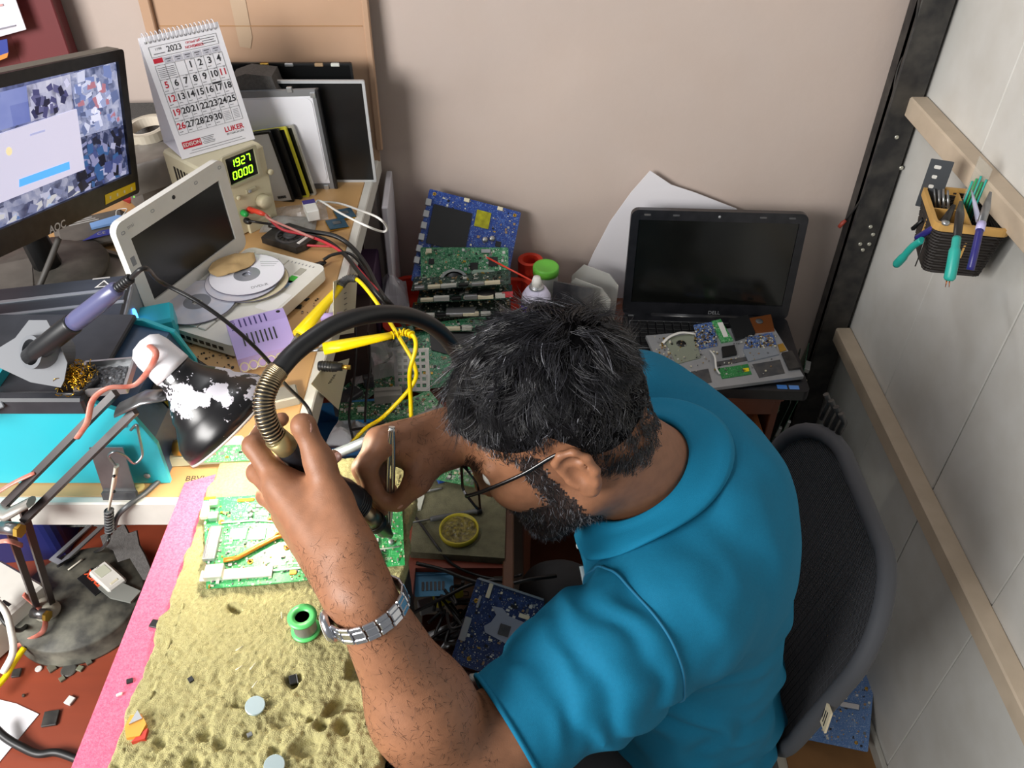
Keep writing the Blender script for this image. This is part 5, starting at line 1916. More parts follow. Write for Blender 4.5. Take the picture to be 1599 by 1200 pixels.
rowsv = []
for i in range(NA + 1):
    a = R(16) + (R(344) - R(16)) * i / NA
    fr_ = max(0., (1 + math.cos(a)) / 2)
    cdir = ex * math.cos(a) + ey * math.sin(a)
    r0 = .0655
    wl = .036 + .022 * fr_ ** 3
    n0 = neck_pt(a, r0 + .003)
    rowsv.append([n0 - nz_ * .008 - cdir * .004, n0 + nz_ * .010 - cdir * .003, n0 + nz_ * .017 + cdir * .001, n0 + nz_ * .015 + cdir * .006,
                  neck_pt(a, r0 + wl * .45, .010), neck_pt(a, r0 + wl * .8, .009), neck_pt(a, r0 + wl, .0095), neck_pt(a, r0 + wl + .002, .006), neck_pt(a, r0 + wl - .001, .0035), neck_pt(a, r0 + wl * .5, .003)])
K = len(rowsv[0])
sm_ = [list(r) for r in rowsv]
for i in range(1, NA):
    for j in range(K):
        sm_[i][j] = (rowsv[i - 1][j] + rowsv[i][j] * 2 + rowsv[i + 1][j]) / 4
rowsv = sm_
cb.add([p for r in rowsv for p in r], [(i * K + j, (i + 1) * K + j, (i + 1) * K + j + 1, i * K + j + 1) for i in range(NA) for j in range(K - 1)] + [tuple(range(K)), tuple(NA * K + j for j in range(K))], None, 0, True)
cb.build('collar', m_collar, shb)
# sleeve hem stitch, shoulder seam cords, chest stripes, placket
hx_ = Vector(dirL)
hc = Vector(slE - dirL * .004)
h1 = hx_.orthogonal().normalized()
h2 = hx_.cross(h1)
m_seam = mat('seam teal', '0f6688', .8)


def on_field(Fd, o, d, far=.14):
    t = np.linspace(.01, far, 240)
    q = np.array(o)[None] + t[:, None] * np.array(d)[None]
    v = wrinkle(q, Fd(q))
    i = np.argmax(v > 0)
    return Vector(q[i])


ringp = [on_field(Sh, hc - hx_ * .012, h1 * math.cos(R(10 * k)) + h2 * math.sin(R(10 * k))) for k in range(37)]
MB().tube(ringp, .0009, 5).build('hem_stitch', m_seam, shb)


def hem_pt(k):
    d_ = np.array(h1 * math.cos(R(8 * k)) + h2 * math.sin(R(8 * k)))
    o_ = slE - dirL * .001
    t_ = np.linspace(.02, .09, 200)
    q_ = o_[None] + t_[:, None] * d_[None]
    return Vector(q_[np.argmax(Sh(q_, None, []) > 0)])


MB().tube([hem_pt(k) - Vector(dirL) * .001 for k in range(47)], .0026, 8).build('sleeve_hem', m_shirt, shb)
seam = []
so, sx = Vector((.135, .498, 1.055)), Vector((.78, .50, .05)).normalized()
s1 = sx.orthogonal().normalized()
s2 = sx.cross(s1)
seam = [on_field(Sh, so, s1 * math.cos(R(8 * k)) + s2 * math.sin(R(8 * k)), .2) for k in range(46)]
seam = [p for p in seam if p.z > .95]
MB().tube(spline(seam, 3), .0016, 6).build('armhole_seam', m_seam, shb)
for (zz_, nm) in ((.965, 0), (.90, 0)):
    pts = [on_field(Sh, (.2, .60 + .02 * k, zz_ + .012 * k), (-1, -.25, .0), .2) for k in range(4)]
    MB().tube(pts, .005, 6, flat=.3).build('chest_stripe', mat('stripe grey', '8b9aa0', .7), shb)
for k in range(2):
    q = on_field(Sh, (.19, .672, 1.03 - .05 * k), (-1, 0, .1), .2)
    MB().ball(q, .0045, 10, sc=(.5, 1, 1)).build('button', m_white, shb)

# trousers and shoes
Tr = Field()
for (y0, y1) in ((.64, .59), (.80, .88)):
    Tr.cap((.27, y0, .535), (.085, y1, .56), .085, .072, .04)
    Tr.cap((.085, y1, .56), (.11, y1, .12), .068, .05, .03)
Tr.cap((.29, .64, .52), (.29, .80, .52), .10, .10, .05)
V3, F3 = mesh_field(Tr, (-.02, .46, .06), (.44, 1.0, .68), .006, lambda q, v: v + .006 * vnoise(q, 25, 2))
np_mesh('trousers', V3, F3, mat('charcoal trousers', '303134', .85, var=.15, vs=300), pe, relax=2)
for y1 in (.59, .88):
    MB().tube(spline([(.14, y1, .045), (.09, y1, .05), (.03, y1, .036), (-.02 + .02, y1, .026)], 4), [.045, .045, .044, .043, .043, .042, .040, .038, .036, .034, .03, .028, .024][:13], 12, flat=.8).build('shoe', m_blk, pe)


# ---------------------------------------------------------------- hair, beard, arm hair: real strands
def strands(name, roots, dirs, normals, length, width, seg, mats, mi, curl=.0, seed=1, grav=0., parent=None, lift=0., cs0=0., cn0=0., conv=None):
    rs = np.random.RandomState(seed)
    n = len(roots)
    Lg = length if isinstance(length, np.ndarray) else np.full(n, length)
    pos = roots.copy()
    d = dirs + .25 * lift * normals
    d /= np.linalg.norm(d, axis=1)[:, None]
    side = np.cross(d, normals + 1e-4)
    side /= np.linalg.norm(side, axis=1)[:, None] + 1e-9
    cs = (rs.rand(n) - .5) * 2 * curl + cs0
    cn = (rs.rand(n) - .35) * curl * .8 + cn0
    pts, wid = [], []
    for k in range(seg + 1):
        pts.append(pos.copy())
        wid.append(width * (1 - .85 * k / seg))
        d = d + (side * cs[:, None] + normals * cn[:, None] - normals * lift * .22) / seg + np.array([0, 0, -grav]) / seg
        d /= np.linalg.norm(d, axis=1)[:, None]
        pos = pos + d * (Lg / seg)[:, None]
        if conv is not None:
            pos = pos + conv * (.7 / seg)
    pts = np.stack(pts, 1)                      # n, seg+1, 3
    wv = side[:, None, :] * np.array(wid)[None, :, None]
    nv = normals[:, None, :] * np.array(wid)[None, :, None]
    ring3 = np.stack([pts + wv, pts - .5 * wv + .87 * nv, pts - .5 * wv - .87 * nv], 2)   # n, seg+1, 3, 3
    V = ring3.reshape(-1, 3)
    base_ = (np.arange(n) * (seg + 1) * 3)[:, None, None]
    k_ = (np.arange(seg) * 3)[None, :, None]
    t = np.arange(3)[None, None, :]
    t2 = (np.arange(3)[None, None, :] + 1) % 3
    Fs = np.stack([base_ + k_ + t, base_ + k_ + t2, base_ + k_ + 3 + t2, base_ + k_ + 3 + t], -1).reshape(-1, 4)
    o = np_mesh(name, V, Fs, mats, parent, np.repeat(mi, seg * 3))
    o['kind'] = 'stuff'
    return o


V, Fq, Lc = BODY
fn = np.cross(V[Fq[:, 2]] - V[Fq[:, 0]], V[Fq[:, 3]] - V[Fq[:, 1]])
fn /= np.linalg.norm(fn, axis=1)[:, None] + 1e-12
fc = V[Fq].mean(1)
if ((fc - HO) * fn)[np.linalg.norm(fc - HO, axis=1) < .1].sum() < 0:
    fn = -fn
fl = (fc - HO) @ HRm
x, y, z = fl[:, 0], fl[:, 1], fl[:, 2]
ay = np.abs(y)
hl = np.interp(x, [-.11, -.075, -.04, -.012, .004, .03, .05, .07, .10], [-.060, -.062, -.035, .030, .026, .030, .050, .060, .062])
dist = z - hl
ear_zone = (ay > .0735) & (np.abs(x + .016) < .034) & (z < .036) & (z > -.045)
scalp = (np.linalg.norm(fl - np.array([-.012, 0, .028]), axis=1) < .115) & (dist > 0) & ~ear_zone & (x < .1)
idx = np.where(scalp)[0]
rs = np.random.RandomState(4)
m_h = [mat('hair black', '0e0d10', .35, spec=.6), mat('hair dark grey', '2a2a30', .35, spec=.6), mat('hair silver', '9a9ca4', .3, spec=.6)]
# under-layer cap so that the scalp reads dark
H2 = Field()
H2.ell(hw(-.012, 0, .030), (.1005, .0795, .092), .02, HRm)
H2.ell(hw(.010, .0, .070), (.080, .070, .052), .03, HRm)


def cutcap(q, v):
    l = (q - HO) @ HRm
    hl_ = np.interp(l[:, 0], [-.11, -.075, -.04, -.012, .004, .03, .05, .07, .10], [-.060, -.062, -.035, .030, .026, .030, .050, .060, .062])
    dz = l[:, 2] - hl_
    v = v + .007 * np.clip(1 - dz / .05, 0, 1) + .004 * vnoise(q, 70, 2)
    return np.maximum(v, (-dz) * .9)


Vh, Fh = mesh_field(H2, tuple(HO - .17), tuple(HO + .17), .003, cutcap)
hair = np_mesh('hair_under_layer', Vh, Fh, mat('hair under', '0c0b0d', .9, spec=.1), pe, relax=1)
NG, NC = 1500, 14
gp = rs.choice(idx, NG)
gl0 = fl[gp]


def top_of(l):
    return np.clip((l[:, 2] - np.interp(l[:, 0], [-.11, -.04, .1], [.035, .06, .072])) / .03, 0, 1)


gtop = top_of(gl0)
crown = np.array([-.070, .010, 0])
rel = gl0 - crown
rel[:, 2] = 0
rn = rel / (np.linalg.norm(rel, axis=1)[:, None] + 1e-6)
sw = np.stack([-rn[:, 1], rn[:, 0], np.zeros(NG)], 1)
tdir = rn * 1.0 + sw * .35
tdir[:, 2] -= .75 * (1 - gtop)
tdir = tdir + 1.6 * np.stack([vnoise(gl0 + 3, 30, 2), vnoise(gl0 + 9, 30, 2), 0 * gtop], 1) * (.15 + gtop)[:, None]
N = NG * NC
gi = np.repeat(np.arange(NG), NC)
pick = np.repeat(gp, NC)
lo_ = gl0[gi]
top = gtop[gi]
front = np.clip((lo_[:, 0] - .015) / .06, 0, 1)
nn_ = fn[pick]
wd_ = tdir[gi] @ HRm.T
wd_ = wd_ - nn_ * (wd_ * nn_).sum(1)[:, None] + .06 * rs.randn(N, 3)
wd_ /= np.linalg.norm(wd_, axis=1)[:, None] + 1e-9
gl_r = rs.rand(NG)
lg = (.007 + .040 * top + .024 * front * top) * (.65 + .5 * gl_r[gi]) * (.85 + .3 * rs.rand(N))
off = rs.randn(N, 3) * .0042
off -= nn_ * (off * nn_).sum(1)[:, None]
roots = fc[pick] + off + nn_ * (.0035 + .004 * top + .015 * top * (rs.rand(NG)[gi] ** 1.3) + .002 * rs.rand(N))[:, None]
pg = (.02 + .60 * front ** 1.6) * (.4 + 1.2 * rs.rand(NG)[gi])
mi = np.where(rs.rand(N) < pg * .55, 2, np.where(rs.rand(N) < .35, 1, 0))
gcurl = (rs.rand(NG, 2) - .5) * 2
strands('hair', roots, wd_, nn_, lg, .00046, 7, m_h, mi, curl=.35, seed=6, parent=pe, lift=.55, cs0=gcurl[gi, 0] * 2.4 * (.25 + top), cn0=(gcurl[gi, 1] * .9 - .30) * (.2 + top), conv=-off)
# beard
bi = np.where(beard | mous)[0]
pick = rs.choice(bi, 7500)
n2 = fn[pick]
dd = (np.array([.25, 0, -1.]) @ HRm.T)[None] + .5 * rs.randn(len(pick), 3) + .5 * n2
dd /= np.linalg.norm(dd, axis=1)[:, None]
strands('beard', fc[pick], dd, n2, .003 + .006 * rs.rand(len(pick)), .00028, 3, m_h, np.where(rs.rand(len(pick)) < .12, 2, 0), curl=.8, seed=8, parent=pe)
bi = np.where(brow)[0]
pick = rs.choice(bi, 260)
n2 = fn[pick]
dd = np.sign(fl[pick, 1])[:, None] * (HRm @ np.array([0, 1, .15]))[None] + .3 * n2
dd /= np.linalg.norm(dd, axis=1)[:, None]
strands('eyebrows', fc[pick], dd, n2, .009, .0003, 3, m_h, np.zeros(len(pick), int), curl=.3, seed=9, parent=pe)
# arm hair on the forearms
ah = []
for (a, b) in ((LE, LWr), (RE, RW)):
    ab = b - a
    t = ((fc - a) @ ab) / (ab @ ab)
    q = np.linalg.norm(fc - a - t[:, None] * ab, axis=1)
    ah.append(np.where((t > -.1) & (t < 1.25) & (q < .06))[0])
ah = np.concatenate(ah)
pick = rs.choice(ah, 5200)
n2 = fn[pick]
adir = (LWr - LE) / np.linalg.norm(LWr - LE)
dd = -.5 * adir[None] + .9 * rs.randn(len(pick), 3) + .25 * n2
dd = dd - n2 * np.clip((dd * n2).sum(1), None, 0)[:, None]
dd = dd - n2 * (.75 * (dd * n2).sum(1))[:, None]
dd /= np.linalg.norm(dd, axis=1)[:, None]
strands('arm_hair', fc[pick], dd, n2, (.004 + .008 * rs.rand(len(pick))), .00014, 4, [mat('arm hair', '1c110c', .5)], np.zeros(len(pick), int), curl=1.6, seed=11, parent=pe)

# ================================================================== glasses, watch, tweezers
gl_ = thing('eyeglasses', 'black thin framed eyeglasses on the man', 'glasses', Vector(hw(.105, 0, .004)))
g0 = Vector(hw(.105, 0, .004))
HM = Matrix([list(HRm[0]) + [0], list(HRm[1]) + [0], list(HRm[2]) + [0], [0, 0, 0, 1]])
m_frame = mat('glasses black', '0c0c0d', .2)
for s in (-1, 1):
    T2 = HM @ Matrix.Translation((.0, .036 * s, 0)) @ Matrix.Rotation(R(90), 4, 'Y') @ Matrix.Rotation(R(-6 * s), 4, 'X')
    o_ = rrect(.036, .052, .010, 4)
    i_ = rrect(.0325, .0485, .009, 4)
    MB().ring(o_, i_, -.0012, .0012, T2).build('rim', m_frame, gl_)
    MB().prism(i_, -.0004, .0004, T2).build('lens', mat('lens', 'ffffff', .02, trans=1.0, spec=.5), gl_)
    pts = [HM @ Vector((-.002, .063 * s, .010)), HM @ Vector((-.03, .071 * s, .012)), HM @ Vector((-.075, .079 * s, .016)), HM @ Vector((-.122, .083 * s, .022)), HM @ Vector((-.140, .084 * s, .006))]
    MB().tube(spline(pts, 5), .0016, 6, flat=1.4).build('temple', m_frame, gl_)
MB().tube([HM @ Vector((.001, -.012, .006)), HM @ Vector((.005, 0, .009)), HM @ Vector((.001, .012, .006))], .0013, 6).build('bridge', m_frame, gl_)

wx = (LWr - LE) / np.linalg.norm(LWr - LE)
wc = LWr - wx * .012
vw = vd(wc)
vw = vw - wx * (vw @ wx)
vw /= np.linalg.norm(vw)
sv = np.cross(wx, vw)
wt = thing('wrist_watch', 'silver steel bracelet watch on the left wrist', 'watch', Vector(wc))
m_wsteel = mat('watch steel', 'c4c6cc', .22, metal=.95)
NL = 18
ra, rb_ = .0345, .0325
for k in range(NL):
    a = 2 * math.pi * k / NL
    c = Vector(sv * math.cos(a) * ra + vw * math.sin(a) * rb_)
    tn = Vector(-sv * math.sin(a) * ra + vw * math.cos(a) * rb_)
    M = axes(c, tn, Vector(wx))
    if abs(a - math.pi * 1.07) < .5:
        continue
    lk = MB().box((0, 0, 0), (.0105, .0075, .0034), M, b=.0008).build('link', m_wsteel, wt)
    for s in (-1, 1):
        MB().box((.0008, .0062 * s, -.0002), (.0112, .0048, .0030), M, b=.0008).build('side_link', m_wsteel, lk)
a = math.pi * 1.07
c = Vector(sv * math.cos(a) * (ra + .002) + vw * math.sin(a) * (rb_ + .002))
M = axes(c, Vector(-sv * math.sin(a) + vw * math.cos(a)), Vector(wx))
if (M.to_3x3() @ Vector((0, 0, 1))).dot(c) < 0:
    M = axes(c, Vector(sv * math.sin(a) - vw * math.cos(a)), Vector(wx))
MB().lathe([(.014, -.003), (.0155, 0), (.0155, .003), (.0135, .005), (0, .005)], 32, M).build('case', m_wsteel, wt)
MB().lathe([(.0125, .0051), (.0125, .0056), (0, .0057)], 32, M).build('dial', m_white, wt)

tw = thing('tweezers', 'slim steel tweezers pinched upright in the right hand', 'tweezers', PD(607, 836, .936))
t0_ = PD(607, 836, .936)
tt = PD(612, 667, .862) - t0_
sx_ = Vector((1, 0, 0))
for s in (-1, 1):
    MB().tube(spline([Vector((0, 0, 0)) + sx_ * .0004 * s, tt * .25 + sx_ * .0018 * s, tt * .5 + sx_ * .0030 * s, tt * .8 + sx_ * .0022 * s, tt + sx_ * .0006 * s], 5), [.0006] + [.0012] * 3 + [.0016] * 14 + [.0018] * 3, 6, flat=1.6).build('blade', mat('tweezer steel', 'c6c6c2', .2, metal=.95), tw)

# ================================================================== office chair
ch = thing('office_chair', 'black mesh office chair behind the man', 'chair', (.36, .80, 0))
C0 = Vector((.36, .80, 0))
m_mesh = mat('chair mesh', '4a4b4f', .7, spec=.3)
bx_ = lambda t: .455 + .045 * t       # back leans: X at bottom .41 .. top .50 (t from -1 to 1)
WY, WZ, CZ = .425, .42, .725


def back_pt(a, b, bow=1.):
    # a in -1..1 across, b in -1..1 up
    return Vector((.462 + .04 * b + .035 * (a * a) * -1 * bow + .012, .80 + a * WY / 2, CZ + b * WZ / 2)) - C0


outl = [(x / (WY / 2), y / (WZ / 2)) for x, y in rrect(WY, WZ, .12, 8)]
MB().tube([back_pt(a, b) for a, b in outl] + [back_pt(*outl[0]), back_pt(*outl[1])], .013, 10).build('back_frame', m_mesh, ch)
inn = [(x / (WY / 2), y / (WZ / 2)) for x, y in rrect(WY - .03, WZ - .03, .105, 8)]


def span(b, tr=False):
    lo, hi = 9, -9
    n = len(outl)
    for i in range(n):
        (x0, y0), (x1, y1) = outl[i], outl[(i + 1) % n]
        if tr:
            x0, y0, x1, y1 = y0, x0, y1, x1
        if (y0 - b) * (y1 - b) <= 0 and y0 != y1:
            x = x0 + (x1 - x0) * (b - y0) / (y1 - y0)
            lo, hi = min(lo, x), max(hi, x)
    return lo, hi


mb = MB()
nr = 112
for k in range(nr):
    b = -0.985 + 1.97 * k / (nr - 1)
    lo, hi = span(b)
    if hi - lo < .05:
        continue
    mb.tube([back_pt(lo + (hi - lo) * t / 10, b) for t in range(11)], .00115, 3, caps=False)
for k in range(64):
    a = -0.985 + 1.97 * k / 63
    lo, hi = span(a, True)
    mb.tube([back_pt(a, lo + (hi - lo) * t / 6) + Vector((-.0006 if k % 2 else .0006, 0, 0)) for t in range(7)], .0008, 3, caps=False)
o = mb.build('mesh_fabric', m_mesh, ch)
o['kind'] = 'stuff'
mb = MB()
vv, ff = [], []
for k in range(33):
    b = -.98 + 1.96 * k / 32
    lo, hi = span(b)
    for t in range(17):
        vv.append(back_pt(lo + (hi - lo) * t / 16, b) + Vector((.004, 0, 0)))
for k in range(32):
    for t in range(16):
        ff.append((k * 17 + t, k * 17 + t + 1, (k + 1) * 17 + t + 1, (k + 1) * 17 + t))
mb.add(vv, ff, None, 0, True)
mb.build('mesh_lining', mat('mesh lining', '303134', .8, alpha=.80), ch)
MB().box(Vector((.25, .80, .435)) - C0, (.40, .43, .05), b=.02).build('seat', m_blkd, ch)
MB().tube(spline([Vector((.36, .80, .40)) - C0, Vector((.47, .80, .42)) - C0, Vector((.50, .80, .52)) - C0, Vector((.485, .80, .66)) - C0], 5), .018, 8).build('back_bracket', m_blk, ch)
MB().cyl(Vector((.27, .80, .41)) - C0, Vector((.27, .80, .09)) - C0, .025, n=14).build('gas_lift', m_blk, ch)
for k in range(5):
    a = R(20 + 72 * k)
    d_ = Vector((math.cos(a), math.sin(a), 0))
    c_ = Vector((.27, .80, 0)) - C0
    lg_ = MB().tube([c_ + Vector((0, 0, .095)), c_ + d_ * .24 + Vector((0, 0, .062))], [.024, .014], 8, flat=.7).build('base_leg', m_blk, ch)
    MB().cyl(c_ + d_ * .24 + Vector((-.012, .0, .026)), c_ + d_ * .24 + Vector((.012, 0, .026)), .026, n=14).build('caster', m_blk, lg_)
q = back_pt(-1.0, .10) + Vector((-.006, -.016, -.006))
tg_ = MB().box((0, 0, 0), (.003, .024, .044), Matrix.Translation(q) @ Matrix.Rotation(R(-8), 4, 'X')).build('maker_tag', mat('tag cream', 'cfc2a4', .7), ch)
tw_ = MB()
for k in range(3):
    tw_.box((-.002, -.005 + .005 * k, .0), (.0006, .0016, .030 - .006 * k), Matrix.Translation(q) @ Matrix.Rotation(R(-8), 4, 'X'))
tw_.build('tag_print', m_print, tg_)
for k in range(4):
    q2 = back_pt(.80 - .07 * k, .985)
    MB().tube([q2 + Vector((.004, 0, 0)), q2 + Vector((.012, .006, .03)), q2 + Vector((.004, .010, .045))], .005, 6).build('top_clip', m_blkd, ch)

# ================================================================== cabinet on the right with opened laptop
m_cab = mat('red brown cabinet', '6a3a26', .5, var=.25, vs=14, stretch=(1, 1, .2))
cbn = thing('wooden_cabinet', 'red brown wooden cabinet with an open drawer under the black laptop', 'cabinet', (.30, 1.45, 0))
K0 = Vector((.30, 1.45, 0))


def cpart(name, c, size, m=m_cab, par=None):
    return MB().box(Vector(c) - K0, size, b=.002).build(name, m, par or cbn)


ZC = .712
cpart('top_board', (.295, 1.455, ZC - .010), (.535, .36, .020))
cpart('side_board', (.555, 1.46, .345), (.016, .34, .68))
cpart('side_board', (.038, 1.46, .345), (.016, .34, .68))
cpart('back_board', (.296, 1.625, .345), (.50, .008, .68))
cpart('bottom_board', (.296, 1.46, .05), (.50, .33, .016))
cpart('front_rail', (.296, 1.287, .672), (.50, .016, .040))
dw_ = cpart('drawer', (.36, 1.28, .50), (.33, .27, .008), mat('drawer ply', '8a5a38', .6, var=.2, vs=20))
m_dside = mat('drawer side', '9c5c34', .5, var=.2, vs=20)
cpart('drawer_side', (.525, 1.28, .56), (.012, .27, .12), m_dside, dw_)
cpart('drawer_side', (.20, 1.28, .56), (.012, .27, .12), m_dside, dw_)
cpart('drawer_front', (.3625, 1.142, .56), (.337, .014, .125), m_dside, dw_)
m_film = mat('clear film', 'c9c7c2', .15, alpha=.45, spec=.8)


def crumple(w, d, h, seed, n=12):
    mb = MB()
    vv, ff = [], []
    for i in range(n + 1):
        for j in range(n + 1):
            x_, y_ = (i / n - .5) * w, (j / n - .5) * d
            e_ = (1 - abs(2 * i / n - 1) ** 3) * (1 - abs(2 * j / n - 1) ** 3)
            z_ = h * e_ * (.75 + .9 * float(vnoise(np.array([[x_ + seed, y_, seed * 1.7]]), 40, 3)[0]))
            vv.append((x_, y_, max(z_, .0006)))
    for i in range(n):
        for j in range(n):
            a = i * (n + 1) + j
            ff.append((a, a + n + 1, a + n + 2, a + 1))
    mb.add(vv, ff)
    return mb


solo('adapter_bag', 'clear plastic bag of parts in the open cabinet drawer', 'bag', crumple(.12, .12, .07, 3), m_film, frame((.46, 1.30, .506), R(10)))
t = thing('white_casing', 'white plastic casing standing in the open drawer', 'casing', frame((.385, 1.24, .506), R(8), R(0)))
MB().box((0, 0, .05), (.13, .10, .10), b=.006).build('shell', m_offw, t)
MB().box((.066, 0, .06), (.006, .05, .05), b=.002).build('dark_port', m_dgrey, t)
solo('grey_parcel', 'small grey paper parcel at the back of the drawer', 'parcel', MB().box((0, 0, .045), (.055, .04, .06), b=.004), mat('parcel grey', 'a49b8c', .7), frame((.44, 1.375, .49), R(20)))
solo('clear_dish', 'small clear plastic dish in the drawer front corner', 'dish', crumple(.06, .05, .03, 8), m_film, frame((.485, 1.185, .506), R(30)))

# black laptop
DM = frame((.432, 1.505, ZC + .001), R(-3))
dl = thing('black_laptop', 'large black laptop opened upright on the wooden cabinet', 'laptop', DM)
m_lap = mat('laptop black', '15161a', .3, dust=.12, dcol='4a4a50', ds=50)
DW, DD = .365, .25
MB().prism(rrect(DW, DD, .012, 4, 0, -DD / 2 + .01), .0, .024).build('base', m_lap, dl)
MB().ring(rrect(.30, .098, .004, 3, -.02, -.066), rrect(.296, .094, .003, 3, -.02, -.066), .024, .0252).build('keyboard_rim', m_silver, dl)
for r_ in range(6):
    for k in range(16):
        MB().box((-.158 + .0184 * k, -.027 - .0155 * r_, .0258), (.0162, .0132, .0034), b=.001).build('key', m_blk, dl)
for (x_, c_) in ((.128, '3f7fd0'), (.152, '5a8fd8')):
    MB().prism(rrect(.02, .012, .001, 2, x_, -.228), .0241, .0247).build('sticker', mat('lap sticker ' + c_, c_, .3), dl)
MB().box((-.165, .002, .0247), (.012, .004, .0012)).build('power_button', m_silver, dl)
LB2 = Matrix.Translation((0, .012, .020)) @ Matrix.Rotation(R(90 - 7), 4, 'X')
LW2, LH2 = .368, .252
lid2 = MB()
lid2.ring(rrect(LW2, LH2, .016, 5, 0, LH2 / 2), rrect(LW2 - .034, LH2 - .056, .001, 5, 0, LH2 / 2 + .006), 0, .005, LB2)
lid2.prism(rrect(LW2, LH2, .016, 5, 0, LH2 / 2), -.010, 0, LB2)
l2 = lid2.build('lid', m_lap, dl)
MB().prism(rrect(LW2 - .035, LH2 - .057, 0, 1, 0, LH2 / 2 + .006), 0, .0025, LB2).build('screen', mat('dusty lcd', '0d0e0d', .15, dust=.12, dcol='33352f', ds=12), l2)
MB().lathe([(.003, .005), (.003, .0056), (0, .0056)], 12, LB2 @ Matrix.Translation((0, LH2 - .011, 0))).build('webcam', m_grey, l2)
for x_ in (-.09, .09, -.15, .15):
    MB().prism(rrect(.014, .004, .0015, 3, x_, LH2 - .010), .005, .0062, LB2).build('bumper', m_dgrey, l2)
tx = MB()
text(tx, 'DELL', .012, LB2 @ Matrix.Translation((.02, .013, .005)))
tx.build('logo', m_grey, l2)
MB().cyl((-.12, .010, .020), (.12, .010, .020), .009, n=12).build('hinge', m_lap, dl)

# dismantled silver chassis lying on the keyboard
CHM = axes(Vector((.4435, 1.336, ZC + .040)), (.254, .042, 0), (-.042, .254, .012))
cs_ = thing('laptop_chassis', 'dismantled silver laptop chassis with boards lying across the black laptop', 'laptop chassis', CHM)
m_chs = mat('chassis silver', 'a9acb0', .4, metal=.4, var=.1, vs=40)
CI = CHM.inverted()


def cl_(u, v):
    q_ = CI @ P(u, v, ZC + .040)
    return q_.x, q_.y


MB().prism([cl_(*p) for p in ((1008, 527), (1205, 510), (1256, 586), (1100, 606), (1050, 612))][::-1], -.008, 0).build('palm_rest', m_chs, cs_)


def cbox(name, px4, h, m, z=.0):
    pts = [cl_(*p) for p in px4][::-1]
    ob = MB().prism(pts, z, z + h).build(name, m, cs_)
    return ob


cbox('speaker_plate', [(1036, 532), (1082, 524), (1094, 560), (1056, 570)], .002, mat('plate olive', '868c7c', .5))
a_ = cl_(1063, 540)
MB().lathe([(.010, .002), (.010, .0035), (.003, .003), (0, .003)], 24, Matrix.Translation((*a_, 0))).build('speaker', m_blk, cs_)
pbo = cbox('blue_board', [(1082, 512), (1112, 507), (1120, 542), (1092, 548)], .002, pcb_mat('pcb 2c4d8c', '2c4d8c', '9fb4d8'))
pb2 = cbox('blue_board', [(1166, 530), (1205, 522), (1212, 540), (1160, 548)], .002, pcb_mat('pcb 2c4d8c', '', ''))
cbox('memory_board', [(1110, 507), (1124, 504), (1144, 535), (1126, 538)], .004, pcb_mat('pcb 2f8a48', '2f8a48', '8fd09a'))
cbox('memory_label', [(1119, 510), (1127, 509), (1136, 530), (1129, 531)], .001, m_white, .004)
cbox('black_cover', [(1136, 506), (1166, 498), (1178, 525), (1148, 535)], .006, m_blk)
cbox('copper_fan', [(1168, 503), (1202, 497), (1208, 520), (1178, 523)], .005, m_copper)
a_ = cl_(1184, 508)
MB().lathe([(.008, .005), (.008, .007), (.004, .0075), (0, .0075)], 24, Matrix.Translation((*a_, 0))).build('fan_hub', m_dgrey, cs_)
cbox('drive_cage', [(1160, 548), (1208, 542), (1216, 555), (1168, 566)], .003, mat('cage grey', '9aa2ac', .4, metal=.4))
cbox('black_block', [(1126, 546), (1146, 543), (1150, 556), (1128, 560)], .006, m_blk)
cbox('palm_cover', [(1175, 569), (1218, 562), (1226, 582), (1186, 589)], .001, m_dgrey)
cbox('palm_cover', [(1072, 582), (1106, 576), (1112, 596), (1088, 601)], .001, m_dgrey)
cbox('palm_cover', [(1117, 566), (1165, 558), (1170, 563), (1118, 573)], .001, m_dgrey)
cbox('touchpad_board', [(1121, 576), (1168, 569), (1174, 584), (1128, 591)], .0016, pcb_mat('pcb 1f7a3c', '1f7a3c', '3f9a58'))
cbox('touchpad_label', [(1160, 576), (1169, 575), (1170, 580), (1162, 581)], .0005, m_yel, .0016)
cbox('corner_speaker', [(1220, 554), (1236, 551), (1250, 576), (1232, 578)], .006, m_blkd)
cbox('gold_pad', [(1214, 540), (1222, 538), (1228, 548), (1218, 551)], .002, m_gold)
MB().tube(spline([(*cl_(1034, 540), .004), (*cl_(1044, 533), .008), (*cl_(1062, 527), .009), (*cl_(1085, 527), .006)], 5), .0035, 6, flat=.25).build('ribbon_cable', m_white, cs_)
MB().tube(spline([(*cl_(1108, 550), .004), (*cl_(1115, 562), .008), (*cl_(1118, 578), .006), (*cl_(1124, 585), .003)], 5), .0022, 6, flat=.3).build('ribbon_cable', m_white, cs_)
cm = MB()
r5 = random.Random(12)
for (u0, u1, v0, v1, n_) in ((1084, 1118, 512, 545, 130), (1164, 1210, 527, 545, 120), (1035, 1205, 535, 585, 90), (1022, 1050, 530, 560, 30)):
    for _ in range(n_):
        a_ = cl_(r5.uniform(u0, u1), r5.uniform(v0, v1))
        s_1 = r5.uniform(.001, .004)
        cm.box((a_[0], a_[1], .003), (s_1, s_1 * r5.uniform(.5, 1.2), .0025), mi=r5.randrange(7))
cm.build('small_components', PAL, cs_)['kind'] = 'stuff'

